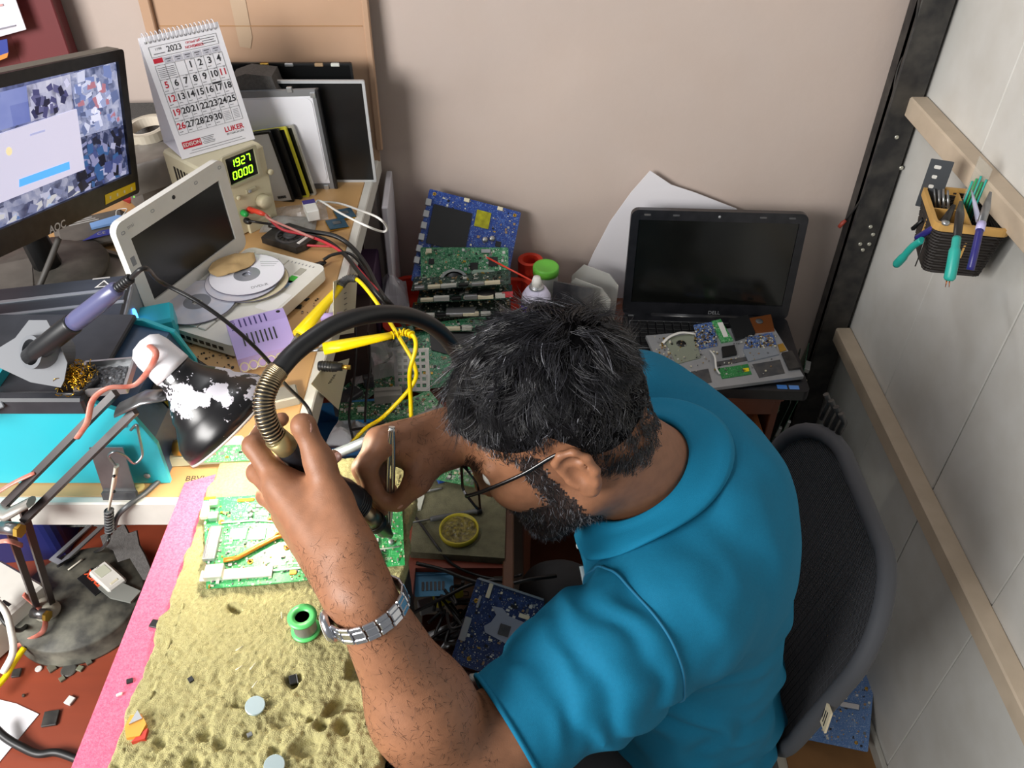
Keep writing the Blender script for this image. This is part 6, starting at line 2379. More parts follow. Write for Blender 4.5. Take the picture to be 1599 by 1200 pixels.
# boards standing between cabinet and post
for k, (dx, lb, bs_, tr_) in enumerate(((0, 'green circuit board standing nearest beside the wooden cabinet', '1d5a3c', '3f8a60'), (.03, 'dark board second in the row beside the cabinet', '22302c', '4a6058'), (.055, 'dark green board at the back of the row beside the post', '1a4a36', '357a58'))):
    make_pcb(lb, axes((.605 + dx, 1.44 + .02 * k, .47), (.35, .93, .05), (.10, -.05, 1)), .20, .30, bs_, tr_, 40 + k, 160, conns=((.02, .143, .03, .012, .012, 1), (-.04, .144, .02, .010, .010, 2), (-.09, .05, .008, .03, .008, 1)), group='boards beside the cabinet')

# white paper sheet and clear box behind laptop
pts = [PY(u, v, 1.632) for u, v in ((1015, 266), (1048, 288), (1085, 300), (1150, 325), (1180, 420), (1000, 540), (940, 520), (893, 486), (905, 440), (925, 395), (952, 345), (985, 300))]
mb = MB()
vv = [Vector((p.x, 1.630 - .05 * max(0, (1.0 - p.z)) ** 1.2, p.z)) for p in pts]
n = len(vv)
mb.add(vv + [p + Vector((0, .0012, 0)) for p in vv], [tuple(range(n)), tuple(range(2 * n - 1, n - 1, -1))] + [(i, (i + 1) % n, n + (i + 1) % n, n + i) for i in range(n)])
solo('paper_sheet', 'large white paper sheet leaning on the wall behind the black laptop', 'paper', mb, mat('paper sheet', 'dcdadf', .6))
t = thing('clear_container', 'clear plastic container standing left of the black laptop', 'container', frame((.175, 1.515, ZC + .001), R(-22)))
m_clr = mat('cloudy clear plastic', 'cfd0ca', .2, alpha=.42, spec=.7)
MB().prism([(-.055, 0), (.05, 0), (.052, .10), (.03, .125), (-.03, .135), (-.056, .10)], -.03, -.028, TX).build('front_wall', m_clr, t)
MB().prism([(-.055, 0), (.05, 0), (.052, .10), (.03, .125), (-.03, .135), (-.056, .10)], .028, .030, TX).build('back_wall', m_clr, t)
MB().box((0, 0, .002), (.104, .056, .003)).build('bottom', m_clr, t)
for k in range(7):
    MB().box((-.045 + .014 * k, -.0310 + .0, .055), (.0016, .0012, .09)).build('rib', m_clr, t)
MB().prism(rrect(.03, .05, 0, 1, .0, .06), .0315, .032, TX).build('label', mat('label faint', 'dcdad2', .6), t)
solo('dark_card', 'dark card standing behind the mans head', 'card', MB().box((0, 0, .07), (.09, .004, .14)), m_dgrey, frame((.125, 1.45, ZC + .001), R(-20), R(-8)))

# spray can, jar, red lid behind the head
q = P(838, 440, .915)
t = thing('spray_can', 'white and purple spray can with white nozzle behind the head', 'spray can', (q.x, q.y, ZC + .001))
hh = .915 - ZC
MB().lathe([(.029, 0), (.031, .004), (.031, hh - .050), (.029, hh - .045)], 32).build('body', mat('purple label', '5b4aa0', .35), t)
MB().lathe([(.0305, hh - .047), (.029, hh - .033), (.021, hh - .019), (.014, hh - .016), (0, hh - .016)], 32).build('shoulder', mat('can lilac', 'cfcbe2', .3), t)
MB().lathe([(.0145, hh - .018), (.0155, hh - .014), (.0145, hh - .010), (0, hh - .010)], 24).build('crimp_ring', m_silver, t)
MB().lathe([(.010, hh - .011), (.010, hh), (.007, hh + .010), (0, hh + .010)], 16).build('nozzle', m_white, t)
cable('spray_straw', 'thin red straw sticking out of the spray can nozzle', [Vector((q.x - .008, q.y, .916)), PD(760, 402, 1.70)], .0018, m_red_p, cat='straw')
q = P(853, 424, .86)
t = thing('green_lid_jar', 'clear jar with a green lid beside the wall', 'jar', (q.x, q.y + .02, ZC + .001))
MB().lathe([(.026, 0), (.027, .005), (.027, .13), (.025, .135), (0, .135)], 28).build('body', mat('jar grey', '8f918c', .2), t)
MB().lathe([(.0285, .130), (.0285, .146), (.026, .149), (.022, .147), (0, .146)], 28).build('lid', mat('lid green', '6cc244', .4), t)
q = P(822, 412, .86)
solo('red_tape_roll', 'red tape roll behind the green lidded jar', 'tape roll', MB().ring(circ(.028), circ(.018), 0, .12), m_red_p, (Matrix.Translation((q.x + .01, q.y + .06, ZC + .001))))

# ================================================================== tool basket on the boarded wall
TB = frame((.745, 1.222, 1.075), R(-12))
tk = thing('wicker_tool_basket', 'black wicker basket with tan rim hung on the boarded wall', 'basket', TB)
bw_, bd_, bh_ = .108, .125, .095
m_wick = mat('black wicker', '2b2522', .6, var=.3, vs=120)
mb = MB()
for k in range(17):
    z_ = .003 + k * (bh_ - .008) / 16
    s_1 = .82 + .18 * k / 16
    pts = []
    for i in range(48):
        o_ = rrect(bw_ * s_1, bd_ * s_1, .012, 3)
        tt_ = i / 48 * len(o_)
        j = int(tt_)
        a, b = Vector(o_[j]), Vector(o_[(j + 1) % len(o_)])
        p_ = a.lerp(b, tt_ - j)
        p_ = p_ * (1 + .012 * (1 if (i + k) % 2 else -1))
        pts.append((p_.x, p_.y, z_))
    mb.tube(pts + pts[:2], .0029, 5)
mb.build('woven_walls', m_wick, tk)['kind'] = 'stuff'
MB().box((0, 0, .003), (bw_ * .8, bd_ * .8, .004)).build('bottom', m_wick, tk)
m_rim = mat('tan rim', 'cfa25a', .5, var=.15, vs=30)
MB().ring(rrect(bw_ + .008, bd_ + .008, .014, 4), rrect(bw_ - .004, bd_ - .004, .010, 4), bh_ - .010, bh_ + .003).build('rim', m_rim, tk)
MB().box((.0, 0, bh_ - .03), (.003, bd_ - .004, .056)).build('divider', m_rim, tk)
MB().box((-.028, -.005, bh_ - .03), (.052, .003, .056)).build('divider', m_rim, tk)
cable('orange_tie', 'orange cord tying the wicker basket to the batten', [TB @ Vector((.05, -.03, bh_)), TB @ Vector((.056, -.036, bh_ + .012)), TB @ Vector((.062, -.03, bh_ + .004)), TB @ Vector((.07, -.06, bh_ + .03)), Vector((.795, 1.12, 1.20))], .0018, mat('orange cord', 'd8905a', .6))
m_teal = mat('teal grip', '2aa79a', .4)
m_tool = mat('tool steel', '4a4846', .35, metal=.8)
m_navy = mat('navy grip', '2a2770', .35)
t = thing('side_cutters', 'side cutters with teal and navy handles hanging out left of the basket', 'pliers', TB)
I_ = TB.inverted()
pq = lambda u, v, x_: I_ @ PX(u, v, x_)
MB().tube([pq(1490, 320, .72), pq(1476, 345, .705), pq(1462, 355, .69)], [.003, .008, .006], 8, flat=.5).build('jaws', m_tool, t)
MB().tube(spline([pq(1465, 352, .69), pq(1448, 362, .68), pq(1432, 372, .675)], 5), .0055, 8).build('navy_handle', m_navy, t)
MB().tube(spline([pq(1440, 375, .674), pq(1425, 385, .67), pq(1410, 402, .668), pq(1399, 414, .668)], 5), [.006] * 10 + [.0075] * 5 + [.006], 8).build('teal_handle', m_teal, t)
MB().tube(spline([pq(1445, 372, .674), pq(1437, 395, .67), pq(1429, 416, .668)], 4), .0012, 5).build('steel_rod', m_tool, t)
MB().lathe([(.006, 0), (.006, .004), (0, .005)], 14, Matrix.Translation(pq(1476, 350, .690))).build('pivot', m_silver, t)
t = thing('flat_pliers', 'pliers with one long teal handle hanging over the basket front', 'pliers', TB)
MB().tube([pq(1501, 315, .72), pq(1499, 335, .70), pq(1494, 374, .672)], [.003, .007, .006], 8, flat=.5).build('jaws', m_tool, t)
MB().tube(spline([pq(1494, 372, .670), pq(1491, 392, .662), pq(1486, 420, .658), pq(1482, 438, .657)], 5), [.0065] * 5 + [.0085] * 10 + [.006], 10).build('teal_handle', m_teal, t)
for s in (-1, 1):
    MB().cyl(pq(1481 + 2 * s, 436, .657), pq(1479 + 3 * s, 449, .656), .0014, .0004, n=6).build('spike', m_copper, t)
t = thing('navy_knife', 'navy handled craft knife hanging over the right front of the basket', 'knife', TB)
MB().tube([pq(1547, 300, .73), pq(1540, 325, .71), pq(1532, 350, .69)], [.002, .006, .006], 8, flat=.4).build('blade', m_steel, t)
MB().tube([pq(1533, 348, .69), pq(1530, 360, .685)], .0065, 8).build('collar', mat('lilac', 'b9b2dc', .4), t)
MB().tube(spline([pq(1530, 359, .685), pq(1523, 390, .675), pq(1515, 422, .67)], 5), .0055, 8).build('handle', m_navy, t)
PLT = axes(PX(1459, 288, .715), (.75, -.30, 0), (0, .08, 1))
t = thing('slotted_plate', 'grey slotted metal plate standing in the basket', 'metal plate', PLT)
MB().ring(rrect(.036, .075), rrect(.010, .012, .003, 1, -.006, .026) if False else rrect(.0359, .0749), -.0005, .0005)
MB().prism(rrect(.036, .085, .001, 1), -.0008, .0008).build('plate', mat('grey plate', '55595e', .4, metal=.5), t)
for k in range(3):
    MB().prism(rrect(.011 if k == 0 else .008, .006, .002, 3, -.004, .030 - .017 * k), .0008, .0012).build('slot', m_panel, t)
for k in range(5):
    u_ = 1452 + 7 * k
    t = solo('steel_driver', ['leftmost', 'second', 'middle', 'fourth', 'rightmost'][k] + ' of five steel drivers standing before the slotted plate', 'driver', MB().tube([I_ @ PX(u_, 297 - 2 * (k % 2), .715), I_ @ PX(u_ + 1, 330, .72)], [.0016, .003], 6), m_steel, TB, group='steel drivers in the basket')
t = thing('stick_bag', 'clear bag with green sticks standing at the back of the basket', 'bag', TB)
MB().prism([(.004, .05), (.030, .05), (.030, .150), (.004, .170)], -.040, -.036, TX).build('bag_sheet', mat('bag film', 'c8c6bb', .15, alpha=.35, spec=.8), t)
for k in range(5):
    MB().cyl((.006 + .005 * k, .033, .055), (.006 + .005 * k, .033, .128 + .005 * (k % 3)), .0018, n=6).build('stick', mat('green stick', '2f9a5a', .4) if k % 2 else m_teal, t)
solo('white_stylus', 'pale pointed stylus standing in the right half of the basket', 'stylus', MB().tube([I_ @ PX(1517, 297, .75), I_ @ PX(1522, 318, .745), I_ @ PX(1528, 345, .74)], [.0008, .0035, .0045], 8), mat('pale stylus', 'b9bbd2', .4), TB)
q = PX(1440, 350, .70)
solo('black_clip', 'small black clip sticking out left of the basket', 'clip', MB().tube([PX(1442, 342, .695), PX(1433, 350, .69), PX(1425, 358, .688)], [.004, .003, .004], 4), m_blk)

# ================================================================== boards and clutter between bench and cabinet
BD = {}
RB = frame((-.112, 1.47, Z_T + .001), R(-2))
rb = thing('red_basket', 'red plastic basket full of circuit boards against the wall', 'basket', RB)
MB().ring(rrect(.30, .20, .03), rrect(.292, .192, .026), 0, .045).box((0, 0, .002), (.29, .19, .004)).build('walls', m_red_p, rb)
MB().ring(rrect(.315, .215, .036), rrect(.292, .192, .026), .043, .050).build('rim', m_red_p, rb)


def bd(label, c, x, y, w, h, base, trace, seed, n=240, **k):
    return make_pcb(label, axes(c, x, y), w, h, base, trace, seed, n, group='boards in the red basket', **k)


t = bd('blue motherboard with black heat pad, hindmost in the red basket', (-.097, 1.545, .900), (.933, .055, -.30), (.17, .66, .73), .205, .20, '1e3a86', '4d74c0', 51, 200,
       chips=((.066, .02, .012, .012, .002, 0), (.045, -.03, .010, .012, .002, 0), (.08, -.045, .014, .012, .002, 0)),
       conns=[(-.1, .07 - .025 * k, .012, .014, .010, 1) for k in range(6)] + [(-.02, .096, .012, .008, .003, 2), (.055, .096, .012, .008, .003, 2)], holes=((.09, .09, .004), (-.09, .092, .004)))
MB().prism(rrect(.085, .085, .002, 2, -.045, .028), .001, .003).build('heat_pad', m_blk, t)
MB().prism(rrect(.032, .036, .001, 2, .022, .064), .001, .0022).build('yellow_film', mat('yellow film', 'b4b21c', .3, var=.5, vs=90), t)
for (x_, y_) in ((.035, .022), (.05, .028)):
    MB().lathe([(.006, 0), (.006, .006), (0, .0065)], 14, Matrix.Translation((x_, y_, 0))).build('capacitor', m_silver, t)
t = bd('green board with a round fan ring, before the blue board', (-.100, 1.478, .868), (.99, .03, -.02), (.03, .62, .78), .185, .12, '236b45', '8fc9a0', 52, 420,
       chips=((.02, .02, .016, .016, .002, 0), (.06, .03, .02, .02, .002, 0), (-.07, .03, .012, .012, .002, 0)), conns=((-.075, .052, .012, .01, .006, 2), (.045, .052, .02, .008, .004, 1)))
MB().ring([(.031 * math.cos(R(10 * k)), .026 * math.sin(R(10 * k)) - .012) for k in range(36)], [(.025 * math.cos(R(10 * k)), .021 * math.sin(R(10 * k)) - .012) for k in range(36)], .001, .006, Matrix.Translation((-.022, 0, 0))).build('fan_ring', mat('fan ring', '9aa1a2', .4), t)
MB().lathe([(.0235, .002), (.018, .004), (.010, .008), (0, .009)], 28, Matrix.Translation((-.022, -.012, 0))).build('fan_hub', m_blk, t)
MB().ring(rrect(.05, .034, .006, 3, .04, -.004), rrect(.036, .022, .004, 3, .04, -.004), .001, .0022).build('socket_bracket', mat('bracket green grey', '8fa79a', .4, metal=.4), t)
# stacked boards seen edge on
edge_specs = [(1.452, .876, 'dark board with metal ports, uppermost of the flat stack in the basket', '1c2c28', 61), (1.428, .858, 'dark green board second in the flat stack', '1c4034', 62), (1.402, .838, 'black laptop board third in the flat stack', '20221f', 63), (1.378, .818, 'green edged board fourth in the flat stack', '1e4a36', 64)]
for k, (y_, z_, lb, bs_, sd_) in enumerate(edge_specs):
    t = bd(lb, (-.105 + .008 * (k % 2), y_, z_), (1, .02, .07 - .025 * k), (0, .9, -.16 - .05 * (k % 2)), .205 - .01 * (k % 2), .075, bs_, '5a7a6a', sd_, 150,
           conns=[(-.085 + .03 * j + .008 * (k % 3), -.032, .02 + .006 * ((j + k) % 3), .010, .006 + .003 * ((j * k) % 2), (1, 2, 5, 0)[(j + k) % 4]) for j in range(6)], smax=.009)
    if k == 1:
        MB().lathe([(.022, .001), (.022, .004), (.016, .008), (0, .009)], 24, Matrix.Translation((.045, -.015, 0))).build('fan', m_blk, t)
        MB().box((.088, -.03, .005), (.022, .012, .008)).build('red_sticker', mat('red sticker', 'd84a50', .4), t)
    if k == 2:
        MB().box((.0, -.02, .004), (.06, .03, .005), b=.001).build('metal_cage', m_silver, t)
    if k == 3:
        for j in range(4):
            MB().box((-.07, -.036 + .006 * j, .004), (.06, .004, .004), b=.001).build('copper_fin', m_copper, t)
t = bd('pale green board lying in front with a dark cut-out', (-.135, 1.300, .802), (.98, .16, .04), (-.15, .93, .36), .19, .15, '2c8259', '8fcfa8', 65, 520, chips=((.02, -.02, .018, .018, .002, 0),))
MB().prism([(-.045 + .0, .01), (.0, -.012), (.035, .0), (.045, .035), (.03, .055), (-.02, .058), (-.045, .045)], .0006, .0026, Matrix.Translation((.02, .0, 0))).build('dark_cutout', m_blk, t)
MB().ring(rrect(.034, .045, .003, 2, -.05, -.035), rrect(.022, .033, .002, 2, -.05, -.035), .001, .0024).build('socket_frame', mat('bracket green grey', '', .4), t)


def flat(label, u, v, z, yaw, w, h, base, trace, seed, n=200, tilt=0., roll=0., **k):
    q = P(u, v, z)
    return make_pcb(label, frame((q.x, q.y, z), R(yaw), R(tilt), R(roll)), w, h, base, trace, seed, n, group='boards lying on the table', **k)


flat('green board under the plastic bag beside the bench', 600, 588, Z_T + .03, 12, .15, .07, '236b45', '9ad0a8', 71, 220, tilt=8, conns=((-.05, .03, .03, .01, .006, 2), (.02, .03, .02, .01, .008, 1)))
flat('narrow green board lying across the blue tray', 590, 640, Z_T + .075, 4, .14, .04, '1f5a3c', '7fbf8f', 72, 160, tilt=10, conns=((-.03, 0, .012, .008, .006, 5), (.03, .005, .01, .01, .006, 5)))
flat('light green board with pale traces beside the yellow lead', 648, 655, Z_T + .05, 35, .12, .10, '4a9a6a', 'c9e4c8', 73, 320, tilt=6)
flat('green board nearest the forehead on the table', 640, 590, Z_T + .02, -20, .10, .07, '2a7a50', '9fd0a8', 74, 160)
flat('green board beside the face at the table edge', 722, 735, Z_T + .03, -15, .10, .06, '2c8a50', 'a8dcae', 75, 240, tilt=4)
flat('dark board hidden behind the hands', 545, 735, Z_T + .04, 5, .12, .06, '1a201f', '4a5450', 76, 130)
flat('dark green strip board leaning under the yellow leads', 560, 610, Z_T + .035, 55, .12, .05, '1d4f38', '6fae86', 77, 140, tilt=20)
flat('green board half covered by the perforated plate', 620, 545, Z_T + .03, -30, .12, .08, '2a7a50', '9fd0a8', 78, 200, tilt=12)
flat('pale speckled board lying against the blue tray', 612, 690, Z_T + .055, 20, .09, .07, '3f8a5e', 'cfe4cc', 79, 200, tilt=10)
for k, (u, v, w1, h1) in enumerate(((530, 585, .05, .03), (548, 620, .04, .03), (536, 640, .03, .025), (575, 600, .035, .02))):
    q = P(u, v, Z_T + .03)
    solo('black_adapter', ['largest', 'second', 'lowest', 'rightmost'][k] + ' black plastic block in the shade beside the bench', 'adapter', MB().box((0, 0, .015), (w1, h1, .03), b=.002), m_dgrey, frame((q.x, q.y, Z_T + .002 + .01 * k), R(20 + 30 * k)), group='black blocks beside the bench')
for k, pts_ in enumerate(([(553, 480, .98), (556, 540, .95), (552, 600, .90), (545, 650, .86), (552, 690, .83)], [(575, 520, .95), (578, 570, .92), (572, 620, .88), (570, 660, .85)], [(600, 660, .85), (570, 668, .86), (548, 672, .86)])):
    cable('hanging_cable', ['long thin', 'second thin', 'short level'][k] + ' black cable hanging before the bench side', [P(*p) for p in pts_], .0022, m_cable, group='thin cables before the bench')
t = thing('perforated_plate', 'grey perforated metal plate hanging beside the hair', 'metal plate', axes(P(643, 578, Z_T + .09), (1, .05, 0), (0, .55, .8)))
pm_ = MB()
nx_, ny_ = 5, 6
for i in range(nx_ + 1):
    pm_.box((-.028 + .0112 * i, 0, 0), (.004, .075, .0012))
for j in range(ny_ + 1):
    pm_.box((0, -.036 + .012 * j, 0), (.060, .0055, .0012))
pm_.build('grille', mat('grille grey', 'a4a8ac', .4, metal=.5), t)['kind'] = 'stuff'
MB().ring(rrect(.066, .082), rrect(.060, .076), -.0008, .001).build('edge', mat('grille grey', '', .4), t)
q = P(592, 560, Z_T + .06)
solo('parts_bag', 'cloudy plastic bag of parts beside the yellow leads', 'bag', crumple(.13, .10, .05, 5, 16), mat('cloudy film two', 'c4c2c4', .15, alpha=.5, spec=.8), frame((q.x, q.y, Z_T + .05), R(20)))
q = P(576, 566, Z_T + .05)
solo('pink_bag', 'pinkish plastic bag under the cloudy bag', 'bag', crumple(.06, .05, .03, 9, 12), mat('pink film', 'c58f98', .25, alpha=.7), frame((q.x - .01, q.y, Z_T + .045), R(60)))
bt_ = thing('blue_tray', 'blue plastic tray on the table behind the left hand', 'tray', frame((P(560, 690, Z_T).x, P(560, 690, Z_T).y, Z_T + .001), R(8)))
MB().ring(rrect(.17, .13, .008), rrect(.155, .115, .006), 0, .045).box((0, 0, .002), (.16, .12, .004)).build('walls', mat('tray blue', '3272a8', .4), bt_)
q = P(544, 668, Z_T + .05)
solo('white_tissue', 'crumpled white tissue lying in the blue tray', 'tissue', crumple(.075, .085, .05, 15, 18), mat('tissue', 'dfe1e4', .9), frame((q.x, q.y, Z_T + .018), R(-20)))
q = P(592, 640, Z_T + .08)
solo('blue_plug', 'light blue plastic plug lying at the tray rim', 'plug', MB().box((0, 0, .01), (.035, .025, .02), b=.003), mat('plug blue', '3f94d4', .4), frame((q.x - .03, q.y + .01, Z_T + .046), R(15)))
solo('grey_heat_sink', 'small grey block lying on the boards beside the bench', 'heat sink', MB().box((0, 0, .010), (.05, .025, .02), b=.001).box((0, 0, .021), (.046, .002, .004)), mat('sink grey', '8c8d88', .5), frame((P(607, 622, Z_T + .08).x, P(607, 622, Z_T + .08).y, Z_T + .077), R(6)))
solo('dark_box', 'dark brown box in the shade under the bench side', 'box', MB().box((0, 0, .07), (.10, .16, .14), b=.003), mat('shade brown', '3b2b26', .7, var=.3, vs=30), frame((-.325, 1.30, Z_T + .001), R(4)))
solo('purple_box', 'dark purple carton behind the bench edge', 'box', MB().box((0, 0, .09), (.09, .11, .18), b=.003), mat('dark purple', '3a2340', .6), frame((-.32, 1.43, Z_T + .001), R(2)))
solo('white_panel_board', 'white board leaning in the gap between bench and wall', 'board', MB().box((0, 0, .14), (.012, .16, .28), b=.002), mat('leaning white', 'd3d2da', .5), frame((-.262, 1.555, Z_T + .001), R(3), 0, R(1)))
q = P(610, 470, Z_T + .06)
solo('white_pouch', 'white curved plastic pouch beside the red basket', 'pouch', crumple(.07, .10, .06, 21, 14), mat('pouch white', 'c9c8d0', .4), frame((q.x - .0, q.y + .02, Z_T + .06), R(10)))
# cables down from the bench to the table
m_redc = mat('red cable', 'b82c36', .4)
cable('black_lead', 'thick black lead running from the instruments over the bench edge', [P(420, 352, 1.09), P(470, 360, 1.085), P(520, 368, 1.085), P(548, 385, 1.075), PX(572, 415, -.245), PX(590, 450, -.215), PX(612, 478, -.19), P(650, 510, .80)], .0042, m_cable)
cable('black_lead', 'second black lead beside the red lead over the bench edge', [P(440, 362, 1.085), P(500, 372, 1.082), P(535, 395, 1.08), PX(560, 425, -.25), PX(590, 460, -.21), PX(620, 495, -.19), P(640, 520, .80)], .0038, m_cable)
cable('red_lead', 'red test lead looping from the red plug over the bench edge', [CPLUG, P(440, 358, 1.10), P(480, 368, 1.09), P(520, 385, 1.085), P(545, 405, 1.078), PX(570, 432, -.245), PX(600, 465, -.205), P(635, 498, .82)], .0026, m_redc)
cable('pink_lead', 'thin pink lead rising from the red test plug', [CPLUG, P(420, 342, 1.125), P(450, 355, 1.11), P(490, 372, 1.09)], .0020, mat('pink cable', 'cc8a82', .4))
cable('black_plug_lead', 'thin black lead from the black terminal of the power supply', [PS @ psu(385, 344, -.012), P(400, 347, 1.10), P(430, 352, 1.09), P(470, 366, 1.085)], .0022, m_cable)
cable('usb_lead', 'black usb lead curving off the netbook corner', [P(505, 406, 1.08), P(520, 398, 1.083), P(545, 396, 1.08), PX(568, 418, -.25), PX(590, 455, -.22), P(615, 500, .85)], .0028, m_cable)
q = P(498, 409, 1.08)
solo('usb_plug', 'black plug lying at the netbook front corner', 'plug', MB().tube([(-.012, 0, 0), (.004, 0, 0), (.012, 0, 0)], [.006, .006, .003], 8, flat=.6), m_blk, frame((q.x, q.y, 1.075), R(35)))
cable('red_lead_short', 'short red lead behind the black fan', [P(415, 368, 1.078), P(470, 382, 1.078), P(520, 385, 1.078)], .0022, m_redc)
cable('white_loop', 'white wire loop springing over the bench edge', [P(492, 318, 1.09), P(500, 314, 1.095), P(530, 332, 1.105), PX(570, 352, -.25), PX(598, 362, -.225), PX(604, 355, -.215), PX(590, 340, -.225), P(560, 328, 1.09), P(530, 318, 1.08), P(500, 315, 1.078)], .0020, m_white)
# blower fan, little boxes and chips on the bench
q = P(455, 378, Z_B)
bf = thing('blower_fan', 'flat black laptop blower fan lying behind the netbook', 'fan', frame((q.x, q.y, Z_B + .001), R(-28)))
MB().prism([(-.042, -.028), (.035, -.028), (.042, -.01), (.042, .022), (.02, .034), (-.03, .034), (-.045, .012)], 0, .012).build('housing', m_blkd, bf)
MB().ring(circ(.026), circ(.022), .012, .0135).build('intake_ring', m_dgrey, bf)
MB().lathe([(.012, .012), (.012, .0145), (0, .015)], 20).build('hub', m_dgrey, bf)
for k in range(12):
    a = R(30 * k)
    MB().box((0, 0, 0), (.010, .0012, .001), Matrix.Translation((.017 * math.cos(a), .017 * math.sin(a), .0126)) @ Matrix.Rotation(a + .6, 4, 'Z')).build('blade', m_blk, bf)
MB().box((.030, .0, .0125), (.006, .03, .0012)).build('label', m_white, bf)
q = P(487, 335, Z_B + .012)
wb_ = thing('small_carton', 'small white and purple carton on the bench', 'box', frame((q.x, q.y, Z_B + .0105), R(22)))
MB().box((0, 0, .010), (.022, .045, .020), b=.001).build('card', m_white, wb_)
MB().box((0, .014, .0203), (.0225, .014, .001)).build('purple_flap', mat('flap purple', '3a2f7a', .5), wb_)
q = P(450, 328, Z_B + .01)
solo('clear_blister', 'flat clear plastic blister of parts under the small carton', 'blister pack', crumple(.11, .07, .012, 31, 14), m_film, frame((q.x + .015, q.y, Z_B + .001), R(15)))
q = P(450, 345, Z_B + .01)
solo('grey_blister', 'crumpled clear bag with grey parts beside the power supply', 'bag', crumple(.10, .05, .014, 33, 14), mat('grey film two', 'a3a3a0', .25, alpha=.7), frame((q.x, q.y, Z_B + .002), R(5)))
for (u, v, lb) in ((526, 350, 'dark blue processor chip nearest the bench edge'), (538, 334, 'dark blue processor chip beside the white wire loop')):
    q = P(u, v, Z_B + .004)
    t = thing('processor_chip', lb, 'chip', frame((q.x, q.y, Z_B + .0035), R(25), 0, R(4)), 'processor chips on the bench')
    MB().box((0, 0, .0015), (.034, .034, .002), b=.0004).build('substrate', mat('chip blue', '2c4a5c', .35), t)
    MB().box((0, 0, .0032), (.014, .010, .0012), b=.0002).build('die', m_steel, t)
    MB().box((0, 0, -.0008), (.036, .036, .0016)).build('socket_base', m_gold, t)
# purple adapter box
q = P(412, 540, Z_B)
AX = axes(P(413, 545, Z_B + .001), (.078, .036, 0), (-.036, .078, 0))
ad = thing('purple_adapter', 'lilac power adapter box with black slots beside the lamp shade', 'adapter', AX)
m_lil = mat('lilac plastic', 'b7a4e0', .4)
MB().add([(-.043, -.04, 0), (.043, -.04, 0), (.043, .035, 0), (-.043, .035, 0), (-.043, -.036, .020), (.043, -.036, .020), (.043, .035, .040), (-.043, .035, .040), (-.043, .008, .040), (.043, .008, .040)],
         [(0, 3, 2, 1), (0, 1, 5, 4), (4, 5, 9, 8), (8, 9, 6, 7), (7, 6, 2, 3), (0, 4, 8, 7, 3), (1, 2, 6, 9, 5)]).build('case', m_lil, ad)
sl = Matrix.Translation((0, -.014, .0302)) @ Matrix.Rotation(R(24.5), 4, 'X')
for k in range(8):
    MB().box((-.026 + .0065 * k, .004, .0), (.0022, .020, .0012), sl).build('slot', m_blk, ad)
tx = MB()
text(tx, 'MULTI', .009, frame((-.034, .02, .0402), R(90)), bold=.02)
for k in range(6):
    tx.box((-.024 + .0075 * k, .0215, .0403), (.002, .020, .0003))
tx.build('label_print', mat('label violet', '3a2f70', .6), ad)
MB().lathe([(.003, .040), (.003, .0406), (0, .0406)], 12, Matrix.Translation((.034, .028, 0))).build('hole', m_blk, ad)
for k in range(6):
    MB().tube([(-.036 + .013 * k + .006 * math.cos(R(40 * j)), -.041 + .003 * math.sin(R(40 * j)), .008 + .006 * math.sin(R(40 * j))) for j in range(10)], .0011, 5).build('wire_coil', m_ivory, ad)
# yellow clip leads
for (a, b, cpts, lb, nm) in (((466, 523, 1.105), (531, 448, 1.12), [(540, 437, 1.125), (556, 436, 1.125), (575, 455, 1.12), (600, 490, 1.10), (625, 530, 1.08), (647, 570, 1.05), (645, 600, 1.02), (600, 650, .98), (570, 670, .95), (542, 700, .93)], 'yellow clip lead with long boot rising beside the lilac adapter', 0),
                             ((505, 545, 1.115), (612, 524, 1.12), [(630, 519, 1.12), (646, 526, 1.12), (649, 545, 1.11), (640, 580, 1.08), (641, 620, 1.03), (642, 652, 1.0)], 'yellow clip lead with boot lying level in front of the bench edge', 1)):
    A1, B1 = P(*a), P(*b)
    t = thing('yellow_clip_lead', lb, 'clip lead', A1, 'yellow clip leads')
    MB().tube([Vector((0, 0, 0)), (B1 - A1) * .3, (B1 - A1) * .8, B1 - A1], [.0105, .0100, .0072, .006], 10, flat=.75).build('boot', m_yel, t)
    pts = spline([B1] + [P(*p) for p in cpts], 6)
    if nm == 0:
        MB().tube([p - A1 for p in pts[:13]], .0055, 10).build('strain_relief', m_dgrey, t)
        for k in range(1, 12):
            MB().tube([pts[k] - A1, pts[k] - A1 + (pts[k + 1] - pts[k]) * .35], .0065, 10).build('relief_ring', m_dgrey, t)
    else:
        for k in range(0, 12, 2):
            MB().tube([pts[k] - A1, pts[k] - A1 + (pts[k + 1] - pts[k]) * .5], .0062, 10).build('relief_ring', m_yel, t)
        tx = MB()
    MB().tube([p - A1 for p in pts], .0032, 8).build('cable', m_yel, t)
    MB().cyl((0, 0, 0), (A1 - B1).normalized() * .018, .0035, .0012, n=8).build('clip_tip', m_steel, t)
q = P(520, 566, 1.10)
t = thing('dc_plug', 'black barrel plug with brass tip hanging at the bench edge', 'plug', frame((q.x, q.y, 1.092), R(-4)))
MB().lathe([(.0065, -.022), (.0075, -.020), (.0075, .004), (.006, .006), (.006, .012), (0, .012)], 16, Matrix.Rotation(R(90), 4, 'Y')).build('barrel', m_blk, t)
for k in range(5):
    MB().lathe([(.0076, -.018 + .004 * k), (.0082, -.0170 + .004 * k), (.0076, -.016 + .004 * k)], 16, Matrix.Rotation(R(90), 4, 'Y')).build('ridge', m_blk, t)
MB().cyl((.012, 0, 0), (.024, 0, 0), .0034, n=12).build('tip', m_gold, t)
q = P(516, 490, 1.09)
